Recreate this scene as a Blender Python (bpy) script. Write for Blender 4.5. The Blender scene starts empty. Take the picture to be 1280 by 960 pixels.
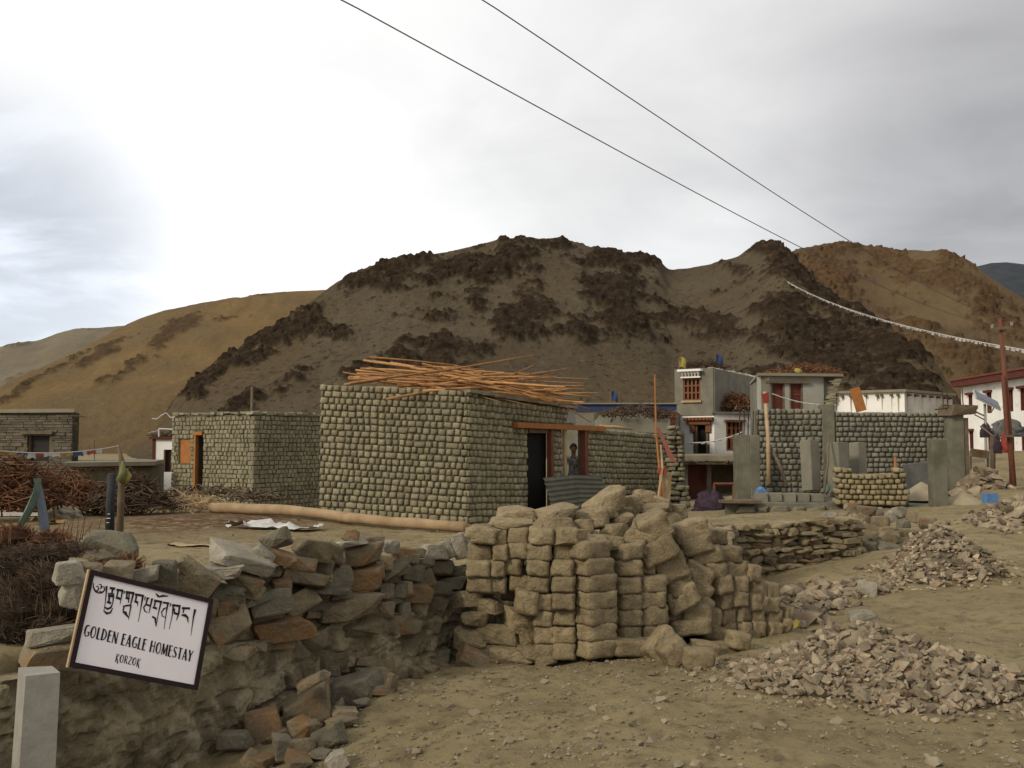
import bpy, bmesh, math, random
import numpy as np
from mathutils import Vector, Matrix, Euler, Quaternion

SC = bpy.context.scene
COL = SC.collection
R = math.radians
rng = random.Random(11)

# ------------------------------------------------------------------ camera
EYE = 1.75
FPX = 35.0 / 36.0 * 1280.0            # focal length in photograph pixels
HORIZON = 555.0
PITCH = math.atan((HORIZON - 480.0) / FPX)
cam_data = bpy.data.cameras.new('Camera')
cam_data.lens = 35.0
cam_data.sensor_width = 36.0
cam_data.clip_start = 0.05
cam_data.clip_end = 20000.0
cam = bpy.data.objects.new('Camera', cam_data)
COL.objects.link(cam)
cam.location = (0, 0, EYE)
cam.rotation_euler = (math.pi / 2 + PITCH, 0, 0)
SC.camera = cam

# ------------------------------------------------------------------ sky, sun, exposure
SUN_AZ = -132.0      # degrees from the view direction, negative = left
SUN_EL = 30.0
sun_dir = Vector((math.sin(R(SUN_AZ)) * math.cos(R(SUN_EL)), math.cos(R(SUN_AZ)) * math.cos(R(SUN_EL)), math.sin(R(SUN_EL))))
SC.view_settings.view_transform = 'Standard'
SC.view_settings.look = 'None'
SC.view_settings.gamma = 1.0
SC.view_settings.exposure = 0.55
SC.view_settings.use_curve_mapping = False
SC.cycles.use_denoising = True
SC.cycles.max_bounces = 6
SC.cycles.sample_clamp_indirect = 4.0

def pixdir(px, py):
    c, s = math.cos(PITCH), math.sin(PITCH)
    u = (px - 640.0) / FPX
    v = (480.0 - py) / FPX
    return Vector((u, c - s * v, s + c * v))

def build_world():
    w = bpy.data.worlds.new('World')
    SC.world = w
    w.use_nodes = True
    nt = w.node_tree
    nt.nodes.clear()
    N, L = nt.nodes, nt.links
    out = N.new('ShaderNodeOutputWorld')
    bg = N.new('ShaderNodeBackground')
    bg.inputs['Strength'].default_value = 0.08
    L.new(bg.outputs[0], out.inputs[0])
    sky = N.new('ShaderNodeTexSky')
    sky.sky_type = 'NISHITA'
    sky.sun_disc = False
    sky.sun_elevation = R(SUN_EL)
    sky.sun_rotation = R(SUN_AZ)
    sky.altitude = 4500
    tc = N.new('ShaderNodeTexCoord')
    nrm = N.new('ShaderNodeVectorMath'); nrm.operation = 'NORMALIZE'
    L.new(tc.outputs['Generated'], nrm.inputs[0])
    D = nrm.outputs[0]
    def math_(op, a, b=None, c=None):
        n = N.new('ShaderNodeMath'); n.operation = op
        for i, v in enumerate((a, b, c)):
            if v is None: continue
            if isinstance(v, (int, float)): n.inputs[i].default_value = v
            else: L.new(v, n.inputs[i])
        return n.outputs[0]
    def dot(vec):
        n = N.new('ShaderNodeVectorMath'); n.operation = 'DOT_PRODUCT'
        L.new(D, n.inputs[0]); n.inputs[1].default_value = vec
        return n.outputs['Value']
    def smooth(val, a, b):
        n = N.new('ShaderNodeMapRange'); n.interpolation_type = 'SMOOTHSTEP'
        L.new(val, n.inputs[0]); n.inputs[1].default_value = a; n.inputs[2].default_value = b
        return n.outputs[0]
    sep = N.new('ShaderNodeSeparateXYZ'); L.new(D, sep.inputs[0])
    zc = math_('ADD', math_('MAXIMUM', sep.outputs[2], 0.0), 0.22)
    comb = N.new('ShaderNodeCombineXYZ')
    L.new(math_('DIVIDE', sep.outputs[0], zc), comb.inputs[0])
    L.new(math_('DIVIDE', sep.outputs[1], zc), comb.inputs[1])
    comb.inputs[2].default_value = 3.7
    def noise(scale, detail, rough, dist=0.0, off=(0, 0, 0)):
        m = N.new('ShaderNodeMapping'); m.inputs['Location'].default_value = off
        L.new(comb.outputs[0], m.inputs[0])
        n = N.new('ShaderNodeTexNoise')
        n.inputs['Scale'].default_value = scale; n.inputs['Detail'].default_value = detail
        n.inputs['Roughness'].default_value = rough; n.inputs['Distortion'].default_value = dist
        L.new(m.outputs[0], n.inputs['Vector'])
        return n.outputs['Fac']
    big = noise(0.75, 4, 0.5, 0.3, (3.1, 0.4, 0))
    mid = noise(2.6, 6, 0.55, 0.4, (1.3, 7.0, 0))
    # overall brightness: brighter cloud toward the veiled sun on the left, heavier cloud to the right
    tilt = dot(Vector((-0.93, 0.26, -0.25)).normalized())
    side = smooth(tilt, -0.36, 0.48)
    b = math_('ADD', math_('MULTIPLY', side, 0.26), 0.62)
    b = math_('ADD', b, math_('MULTIPLY', math_('SUBTRACT', big, 0.5), 0.50))
    b = math_('ADD', b, math_('MULTIPLY', math_('SUBTRACT', mid, 0.5), 0.26))
    # heavy bank of cloud low over the ridge on the right
    bank = smooth(dot(pixdir(1330, 270).normalized()), 0.955, 1.0)
    b = math_('SUBTRACT', b, math_('MULTIPLY', bank, 0.26))
    # break in the overcast low on the left with blue grey cloud
    gap = smooth(dot(pixdir(-20, 345).normalized()), 0.980, 1.0)
    gapn = math_('MULTIPLY', gap, smooth(mid, 0.30, 0.62))
    b = math_('SUBTRACT', b, math_('MULTIPLY', gapn, 0.36))
    b = math_('MAXIMUM', b, 0.16)
    b = math_('MINIMUM', b, 1.0)
    ramp = N.new('ShaderNodeValToRGB')
    ramp.color_ramp.elements[0].position = 0.15; ramp.color_ramp.elements[0].color = (0.90, 0.885, 0.90, 1)
    ramp.color_ramp.elements[1].position = 0.8; ramp.color_ramp.elements[1].color = (1.0, 0.995, 0.98, 1)
    L.new(b, ramp.inputs[0])
    tint = N.new('ShaderNodeMix'); tint.data_type = 'RGBA'
    L.new(gap, tint.inputs[0])
    L.new(ramp.outputs[0], tint.inputs[6]); tint.inputs[7].default_value = (0.90, 0.96, 1.05, 1)
    cl = N.new('ShaderNodeVectorMath'); cl.operation = 'SCALE'
    L.new(tint.outputs[2], cl.inputs[0]); L.new(math_('MULTIPLY', b, 11.0), cl.inputs['Scale'])
    mix = N.new('ShaderNodeMix'); mix.data_type = 'RGBA'
    mix.inputs[0].default_value = 0.93
    L.new(sky.outputs[0], mix.inputs[6]); L.new(cl.outputs[0], mix.inputs[7])
    L.new(mix.outputs[2], bg.inputs['Color'])
build_world()

sl = bpy.data.lights.new('Sun', 'SUN')
sl.energy = 1.5
sl.angle = R(12)
sl.color = (1.0, 0.90, 0.72)
so = bpy.data.objects.new('Sun', sl)
COL.objects.link(so)
so.rotation_euler = sun_dir.to_track_quat('Z', 'Y').to_euler()
so.location = (-20, -5, 30)

# ------------------------------------------------------------------ helpers
def P(px, py, Y):
    """the point at depth Y that stands behind photograph pixel (px, py)"""
    d = pixdir(px, py)
    return Vector((0, 0, EYE)) + d * (Y / d.y)

def SZ(n, Y):
    return n * Y / FPX

def tag(o, label=None, cat=None, group=None, kind=None):
    if label: o['label'] = label
    if cat: o['category'] = cat
    if group: o['group'] = group
    if kind: o['kind'] = kind
    return o

def empty(name, loc, label=None, cat=None, group=None):
    o = bpy.data.objects.new(name, None)
    o.empty_display_size = 0.2
    COL.objects.link(o)
    o.location = loc
    return tag(o, label, cat, group)

def off(parent):
    """accumulated location of the parents (parents carry translation only)"""
    v = Vector((0, 0, 0))
    while parent is not None:
        v += parent.location
        parent = parent.parent
    return v

def link(name, mesh, parent=None, loc=(0, 0, 0), rot=None, scale=None):
    o = bpy.data.objects.new(name, mesh)
    COL.objects.link(o)
    if parent is not None: o.parent = parent
    o.location = Vector(loc) - off(parent)
    if rot is not None: o.rotation_euler = rot
    if scale is not None: o.scale = scale
    return o

def mesh_from(name, v, f, mat=None, smooth=False, tint=None):
    me = bpy.data.meshes.new(name)
    me.from_pydata([tuple(p) for p in v], [], f)
    if mat: me.materials.append(mat)
    if smooth:
        me.polygons.foreach_set('use_smooth', [True] * len(me.polygons))
    if tint is not None:
        a = me.attributes.new('tint', 'FLOAT', 'POINT')
        a.data.foreach_set('value', tint)
    me.update()
    return me

class MB:
    """collects shapes in world space and links them as one mesh object"""
    def __init__(s): s.v, s.f, s.t = [], [], []; s.tint = 0.0
    def add(s, vs, fs):
        n = len(s.v)
        s.v += [Vector(p) for p in vs]
        s.f += [tuple(i + n for i in q) for q in fs]
        s.t += [s.tint] * len(vs)
    def box(s, c, d, rot=None, jit=0.0):
        c = Vector(c); d = Vector(d)
        M = rot if rot is not None else Matrix.Identity(3)
        if isinstance(M, (int, float)): M = Matrix.Rotation(M, 3, 'Z')
        vs = []
        for z in (-.5, .5):
            for x, y in ((-.5, -.5), (.5, -.5), (.5, .5), (-.5, .5)):
                p = Vector((x * d.x, y * d.y, z * d.z))
                if jit: p += Vector((rng.uniform(-jit, jit), rng.uniform(-jit, jit), rng.uniform(-jit, jit)))
                vs.append(c + M @ p)
        s.add(vs, [(3, 2, 1, 0), (4, 5, 6, 7), (0, 1, 5, 4), (1, 2, 6, 5), (2, 3, 7, 6), (3, 0, 4, 7)])
    def prism(s, pts, z0, z1):
        n = len(pts)
        z0 = z0 if isinstance(z0, (list, tuple)) else [z0] * n
        z1 = z1 if isinstance(z1, (list, tuple)) else [z1] * n
        vs = [(p[0], p[1], z0[i]) for i, p in enumerate(pts)] + [(p[0], p[1], z1[i]) for i, p in enumerate(pts)]
        s.add(vs, [tuple(range(n - 1, -1, -1)), tuple(range(n, 2 * n))] + [(i, (i + 1) % n, n + (i + 1) % n, n + i) for i in range(n)])
    def tube(s, pts, r, n=6, cap=True):
        pts = [Vector(p) for p in pts]
        rs = r if isinstance(r, (list, tuple)) else [r] * len(pts)
        vs, fs = [], []
        for i, p in enumerate(pts):
            t = (pts[min(i + 1, len(pts) - 1)] - pts[max(i - 1, 0)]).normalized()
            a = t.cross(Vector((0, 0, 1)))
            if a.length < .05: a = t.cross(Vector((1, 0, 0)))
            a.normalize(); b = t.cross(a)
            for k in range(n):
                th = 2 * math.pi * k / n
                vs.append(p + (a * math.cos(th) + b * math.sin(th)) * rs[i])
        for i in range(len(pts) - 1):
            for k in range(n):
                fs.append((i * n + k, i * n + (k + 1) % n, (i + 1) * n + (k + 1) % n, (i + 1) * n + k))
        if cap:
            fs.append(tuple(range(n - 1, -1, -1)))
            fs.append(tuple(range((len(pts) - 1) * n, len(pts) * n)))
        s.add(vs, fs)
    def quad(s, a, b, c, d): s.add([a, b, c, d], [(0, 1, 2, 3)])
    def build(s, name, mat, parent=None, smooth=False, origin=None):
        o = off(parent) if parent is not None else Vector(origin) if origin is not None else Vector((0, 0, 0))
        me = mesh_from(name, [p - o for p in s.v], s.f, mat, smooth, s.t)
        ob = bpy.data.objects.new(name, me)
        COL.objects.link(ob)
        if parent is not None: ob.parent = parent
        else: ob.location = o
        return ob

# ---- value noise on numpy arrays
def _h(ix, iy, seed):
    n = (ix.astype(np.int64) * 374761393 + iy.astype(np.int64) * 668265263 + seed * 1442695041) & 0xffffffff
    n = ((n ^ (n >> 13)) * 1274126177) & 0xffffffff
    n = n ^ (n >> 16)
    return (n & 0xffff) / 65535.0
def vnoise(x, y, seed=0):
    ix, iy = np.floor(x), np.floor(y)
    fx, fy = x - ix, y - iy
    fx = fx * fx * fx * (fx * (fx * 6 - 15) + 10); fy = fy * fy * fy * (fy * (fy * 6 - 15) + 10)
    a, b = _h(ix, iy, seed), _h(ix + 1, iy, seed)
    c, d = _h(ix, iy + 1, seed), _h(ix + 1, iy + 1, seed)
    return (a + (b - a) * fx) * (1 - fy) + (c + (d - c) * fx) * fy
def fbm(x, y, seed=0, oct=5, gain=.5):
    s, a, t = 0, 1.0, 0
    for i in range(oct):
        s = s + a * vnoise(x, y, seed + i * 17); t += a
        a *= gain; x = x * 2.03 + 5.2; y = y * 2.03 + 1.3
    return s / t
def ridged(x, y, seed=0, oct=4):
    s, a, t = 0, 1.0, 0
    for i in range(oct):
        s = s + a * (1 - np.abs(2 * vnoise(x, y, seed + i * 31) - 1)); t += a
        a *= .55; x = x * 2.1 + 3.3; y = y * 2.1 + 7.1
    return s / t
def sstep(a, b, x):
    t = np.clip((x - a) / (b - a), 0, 1)
    return t * t * (3 - 2 * t)

# ---- materials
def M(name, col, col2=None, scale=3.0, rough=.92, bump=.25, bscale=25.0, rnd=.0, third=None, third_amt=.35, third_scale=2.0, tint=0.0, fine=.0, detail=6, spec=.2, metallic=0.0, world=False):
    m = bpy.data.materials.new(name)
    m.use_nodes = True
    nt = m.node_tree; N, L = nt.nodes, nt.links
    b = N['Principled BSDF']
    b.inputs['Roughness'].default_value = rough
    b.inputs['Specular IOR Level'].default_value = spec
    b.inputs['Metallic'].default_value = metallic
    tc = N.new('ShaderNodeTexCoord')
    oi = N.new('ShaderNodeObjectInfo')
    mul = N.new('ShaderNodeMath'); mul.operation = 'MULTIPLY'; mul.inputs[1].default_value = 57.0
    L.new(oi.outputs['Random'], mul.inputs[0])
    ad = N.new('ShaderNodeVectorMath'); ad.operation = 'ADD'
    ge = N.new('ShaderNodeNewGeometry')
    L.new(ge.outputs['Position'] if world else tc.outputs['Object'], ad.inputs[0]); L.new(mul.outputs[0], ad.inputs[1])
    V = ad.outputs[0]
    def noise(s, det=detail, ro=.6):
        n = N.new('ShaderNodeTexNoise'); n.inputs['Scale'].default_value = s
        n.inputs['Detail'].default_value = det; n.inputs['Roughness'].default_value = ro
        L.new(V, n.inputs['Vector']); return n.outputs['Fac']
    def ramp(v, a, c):
        n = N.new('ShaderNodeMapRange'); n.interpolation_type = 'SMOOTHSTEP'
        L.new(v, n.inputs[0]); n.inputs[1].default_value = a; n.inputs[2].default_value = c
        return n.outputs[0]
    def mix(f, a, c):
        n = N.new('ShaderNodeMix'); n.data_type = 'RGBA'
        for i, q in ((0, f), (6, a), (7, c)):
            if isinstance(q, (tuple, list)): n.inputs[i].default_value = (*q, 1)
            elif isinstance(q, float): n.inputs[i].default_value = q
            else: L.new(q, n.inputs[i])
        return n.outputs[2]
    c2 = col2 if col2 else tuple(x * .7 for x in col)
    C = mix(ramp(noise(scale), .32, .68), col, c2)
    if third:
        t = N.new('ShaderNodeMath'); t.operation = 'MULTIPLY'
        L.new(ramp(noise(third_scale, 4), .62 - third_amt * .4, .78 - third_amt * .4), t.inputs[0]); t.inputs[1].default_value = .85
        C = mix(t.outputs[0], C, third)
    val = None
    def addv(a, k, bias):
        n = N.new('ShaderNodeMath'); n.operation = 'MULTIPLY_ADD'
        L.new(a, n.inputs[0]); n.inputs[1].default_value = k; n.inputs[2].default_value = bias
        return n.outputs[0]
    facs = []
    if rnd: facs.append(addv(oi.outputs['Random'], 2 * rnd, 1 - rnd))
    if tint:
        at = N.new('ShaderNodeAttribute'); at.attribute_name = 'tint'
        facs.append(addv(at.outputs['Fac'], tint, 1.0))
    if fine: facs.append(addv(noise(bscale * 1.7, 3, .7), 2 * fine, 1 - fine))
    for fct in facs:
        n = N.new('ShaderNodeVectorMath'); n.operation = 'SCALE'
        L.new(C, n.inputs[0]); L.new(fct, n.inputs['Scale']); C = n.outputs[0]
    L.new(C, b.inputs['Base Color'])
    if bump:
        bp = N.new('ShaderNodeBump'); bp.inputs['Strength'].default_value = bump; bp.inputs['Distance'].default_value = .03
        L.new(noise(bscale, 8, .65), bp.inputs['Height'])
        L.new(bp.outputs[0], b.inputs['Normal'])
    return m
# ================================================================== ground
ROAD = [(-2.4,4.2,-.42),(-2,5.0,-.36),(-1.4,5.6,-.2),(-.9,7.2,-.05),(0,5.3,0),(0,7.5,-.02),(.5,8.2,-.07),(2,9.2,-.06),(1.2,8.5,-.08),(3,8,0),
        (2.3,6.4,0),(3,11.5,-.06),(2.9,13,-.14),(4.8,14.2,.15),(5.2,10.3,.06),(4.3,12.5,.1),(6.9,15.5,.35),(8.3,16.4,.5),
        (8.2,18.3,.5),(10.9,22.6,.68),(12.1,24,.65),(20,40,1.0),(6,3,.0),(0,0,-.05),(12,10,.25),(-6,0,-.5),(14,55,1.2)]
YARD = [(-2.7,5.9,.62),(-4,6,.6),(-2,8.5,.45),(-.5,9.6,.32),(.5,10,.35),(-3,13,.3),(-6,14,.3),(-.9,18.6,.08),(-7.4,24.7,.1),
        (-.93,21,.06),(-4.2,21.8,.17),(-7.25,28,-.1),(-15,30,0),(-12,18,.2),(2,11,.5),(2.9,13.6,.62),(5,14.7,.58),(4,18,.4),
        (5.5,22,.25),(1.6,24,.05),(6,34,-.2),(7,38,-.3),(10,24.5,.4),(6.9,16.1,.37),(8.5,18.5,.5),(12.1,24,.65),(20,40,1.0),
        (13,33,.9),(-20,45,0),(0,45,0),(14,55,1.2),(-5,2,.6)]
EDGE = [(-6.2,-0.9),(-2.95,4.8),(-.6,8.9),(0,9.25),(1.9,9.9),(2.75,13.2),(4.95,14.5),(6.0,15.6),(6.9,15.9),(9.5,20),(12,26),(20,45)]

def tps_fit(pts):
    A = np.array(pts, float); n = len(A)
    d = np.hypot(A[:, None, 0] - A[None, :, 0], A[:, None, 1] - A[None, :, 1])
    K = np.where(d > 0, d * d * np.log(d + 1e-9), 0) + np.eye(n) * .4
    Pm = np.c_[np.ones(n), A[:, :2]]
    T = np.block([[K, Pm], [Pm.T, np.zeros((3, 3))]])
    w = np.linalg.solve(T, np.r_[A[:, 2], 0, 0, 0])
    return A[:, :2], w
def tps_eval(fit, x, y):
    c, w = fit
    out = np.full(x.shape, w[-3]) + w[-2] * x + w[-1] * y
    for (cx, cy), k in zip(c, w[:-3]):
        r2 = (x - cx) ** 2 + (y - cy) ** 2
        out = out + k * .5 * r2 * np.log(r2 + 1e-12)
    return out
FR, FY = tps_fit(ROAD), tps_fit(YARD)

def edge_dist(x, y):
    """signed distance to the yard's edge, positive inside the yard (left of / behind the line)"""
    best = np.full(x.shape, 1e9); sg = np.ones(x.shape)
    for (ax, ay), (bx, by) in zip(EDGE[:-1], EDGE[1:]):
        dx, dy = bx - ax, by - ay
        t = np.clip(((x - ax) * dx + (y - ay) * dy) / (dx * dx + dy * dy), 0, 1)
        qx, qy = x - ax - t * dx, y - ay - t * dy
        d = np.hypot(qx, qy)
        s = np.sign(dx * (y - ay) - dy * (x - ax))
        m = d < best
        best = np.where(m, d, best); sg = np.where(m, s, sg)
    return best * sg

def ground_z(x, y, detail=True):
    x = np.asarray(x, float); y = np.asarray(y, float)
    xc = np.clip(x, -22, 22); yc = np.clip(y, -2, 56)
    e = edge_dist(xc, yc)
    k = sstep(-.10, .12, e)
    z = tps_eval(FR, xc, yc) * (1 - k) + tps_eval(FY, xc, yc) * k
    z = np.clip(z, -.7, 1.4)
    far = sstep(12, 60, np.maximum(np.abs(x) - 12, np.maximum(y - 40, -y)))
    z = z * (1 - far) + 0.1 * far
    if detail:
        a = 1 - .6 * sstep(10, 40, y)
        road = 1 - k
        z = z + (fbm(x * .8, y * .8, 3, 3) - .5) * .10 * a
        z = z + (fbm(x * 3.1, y * 3.1, 9, 4) - .5) * (.055 + .06 * road * np.exp(-((x + .2) ** 2 / 2.2 + (y - 7.2) ** 2 / 2.0))) * a
        z = z + (fbm(x * 7, y * 7, 21, 4, .6) - .5) * .05 * a
        # lumpy spill of earth in front of the brick stack
        z = z + .05 * np.exp(-((x + .5) ** 2 / .5 + (y - 7.3) ** 2 / .3)) + .05 * np.exp(-((x - .3) ** 2 / .3 + (y - 7.5) ** 2 / .06)) + .03 * ridged(x * 1.7, y * 2.6, 77, 3) * road * a
        # shallow wheel ruts curving along the road
        for o_ in (4.15, 5.55):
            c = o_ + .22 * (y - 8) + .010 * (y - 8) ** 2
            z = z - .028 * np.exp(-((x - c) / .22) ** 2) * sstep(4.5, 7, y) * (1 - sstep(14, 20, y)) * (1 - k)
    return z
def gz(x, y):
    return float(ground_z(np.array([x]), np.array([y]))[0])

def ground_material():
    m = bpy.data.materials.new('dirt'); m.use_nodes = True
    nt = m.node_tree; N, L = nt.nodes, nt.links
    b = N['Principled BSDF']; b.inputs['Roughness'].default_value = .97; b.inputs['Specular IOR Level'].default_value = .1
    tc = N.new('ShaderNodeTexCoord'); V = tc.outputs['Object']
    def noise(s, det=6, ro=.6):
        n = N.new('ShaderNodeTexNoise'); n.inputs['Scale'].default_value = s; n.inputs['Detail'].default_value = det
        n.inputs['Roughness'].default_value = ro; L.new(V, n.inputs['Vector']); return n.outputs['Fac']
    def ramp(v, a, c):
        n = N.new('ShaderNodeMapRange'); n.interpolation_type = 'SMOOTHSTEP'; L.new(v, n.inputs[0])
        n.inputs[1].default_value = a; n.inputs[2].default_value = c; return n.outputs[0]
    def mix(f, a, c):
        n = N.new('ShaderNodeMix'); n.data_type = 'RGBA'
        for i, q in ((0, f), (6, a), (7, c)):
            if isinstance(q, tuple): n.inputs[i].default_value = (*q, 1)
            else: L.new(q, n.inputs[i])
        return n.outputs[2]
    C = mix(ramp(noise(.7), .35, .65), (.282, .226, .120), (.222, .176, .094))
    C = mix(ramp(noise(2.1, 7, .65), .50, .72), C, (.150, .116, .062))
    C = mix(ramp(noise(6, 8, .7), .45, .75), C, (.118, .090, .052))
    C = mix(ramp(noise(38, 4, .7), .60, .74), C, (.300, .246, .150))
    at = N.new('ShaderNodeAttribute'); at.attribute_name = 'litter'
    mm = N.new('ShaderNodeMath'); mm.operation = 'MULTIPLY'
    L.new(at.outputs['Fac'], mm.inputs[0]); L.new(ramp(noise(4, 8, .7), .34, .56), mm.inputs[1])
    C = mix(mm.outputs[0], C, (.095, .045, .024))
    L.new(C, b.inputs['Base Color'])
    bp = N.new('ShaderNodeBump'); bp.inputs['Strength'].default_value = .9; bp.inputs['Distance'].default_value = .05
    L.new(noise(11, 12, .74), bp.inputs['Height']); L.new(bp.outputs[0], b.inputs['Normal'])
    return m

def build_ground():
    xs = np.r_[-np.geomspace(9000, 7.2, 40), np.arange(-7, 13.01, .07), np.geomspace(13.2, 9000, 40)]
    yy = [3.0]
    while yy[-1] < 60: yy.append(yy[-1] * 1.0105)
    ys = np.r_[-np.geomspace(3000, 1, 14), np.arange(-.5, 3, .5), yy, np.geomspace(63, 12000, 26)]
    X, Y = np.meshgrid(xs, ys)
    Z = ground_z(X, Y)
    nx, ny = len(xs), len(ys)
    V = np.c_[X.ravel(), Y.ravel(), Z.ravel()]
    i = (np.arange(ny - 1)[:, None] * nx + np.arange(nx - 1)[None, :]).ravel()
    F = np.c_[i, i + 1, i + nx + 1, i + nx]
    me = bpy.data.meshes.new('ground')
    me.from_pydata(V.tolist(), [], F.tolist())
    me.polygons.foreach_set('use_smooth', [True] * len(me.polygons))
    me.materials.append(ground_material())
    lit = np.exp(-(((V[:, 0] + 6.4) / 2.6) ** 2 + ((V[:, 1] - 20.5) / 3.4) ** 2)) * 1.3 + .8 * np.exp(-(((V[:, 0] + 3.4) / 1.2) ** 2 + ((V[:, 1] - 8.3) / 1.6) ** 2))
    a = me.attributes.new('litter', 'FLOAT', 'POINT'); a.data.foreach_set('value', np.clip(lit, 0, 1))
    o = bpy.data.objects.new('ground', me); COL.objects.link(o)
    tag(o, kind='structure')
build_ground()

# ================================================================== hills
def hill_material(name, talus, talus2, rock, rock2, spot=.5, patch=None):
    m = bpy.data.materials.new(name); m.use_nodes = True
    nt = m.node_tree; N, L = nt.nodes, nt.links
    b = N['Principled BSDF']; b.inputs['Roughness'].default_value = 1.0; b.inputs['Specular IOR Level'].default_value = .05
    tc = N.new('ShaderNodeTexCoord'); V = tc.outputs['Object']
    def noise(s, det=6, ro=.6, st=None):
        n = N.new('ShaderNodeTexNoise'); n.inputs['Scale'].default_value = s; n.inputs['Detail'].default_value = det
        n.inputs['Roughness'].default_value = ro
        if st:
            mp = N.new('ShaderNodeMapping'); mp.inputs['Scale'].default_value = st; L.new(V, mp.inputs[0]); L.new(mp.outputs[0], n.inputs['Vector'])
        else: L.new(V, n.inputs['Vector'])
        return n.outputs['Fac']
    def ramp(v, a, c):
        n = N.new('ShaderNodeMapRange'); n.interpolation_type = 'SMOOTHSTEP'; L.new(v, n.inputs[0])
        n.inputs[1].default_value = a; n.inputs[2].default_value = c; return n.outputs[0]
    def mix(f, a, c):
        n = N.new('ShaderNodeMix'); n.data_type = 'RGBA'
        for i, q in ((0, f), (6, a), (7, c)):
            if isinstance(q, tuple): n.inputs[i].default_value = (*q, 1)
            else: L.new(q, n.inputs[i])
        return n.outputs[2]
    def mul(a, c):
        n = N.new('ShaderNodeMath'); n.operation = 'MULTIPLY'; L.new(a, n.inputs[0])
        if isinstance(c, float): n.inputs[1].default_value = c
        else: L.new(c, n.inputs[1])
        return n.outputs[0]
    T = mix(ramp(noise(.035, 5, .55), .35, .65), talus, talus2)
    if patch: T = mix(mul(ramp(noise(.02, 3), .45, .62), .8), T, patch)
    # stones and thorn cushions scattered on the scree
    sp = mul(ramp(noise(.8, 6, .85), .54, .60), ramp(noise(.05, 4), .34, .56))
    T = mix(mul(sp, spot), T, tuple(x * 1.3 for x in rock))
    RK = mix(ramp(noise(.35, 8, .7), .35, .65), rock, rock2)
    RK = mix(mul(ramp(noise(.8, 8, .82), .56, .62), .75), RK, tuple(x * 1.05 for x in talus))
    T = mix(mul(ramp(noise(.55, 8, .85), .56, .62), .5), T, tuple(x * 1.5 for x in talus))
    at = N.new('ShaderNodeAttribute'); at.attribute_name = 'rock'
    C = mix(at.outputs['Fac'], T, RK)
    L.new(C, b.inputs['Base Color'])
    bp = N.new('ShaderNodeBump'); bp.inputs['Strength'].default_value = .9; bp.inputs['Distance'].default_value = 1.1
    L.new(noise(.7, 10, .78), bp.inputs['Height']); L.new(bp.outputs[0], b.inputs['Normal'])
    return m

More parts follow.
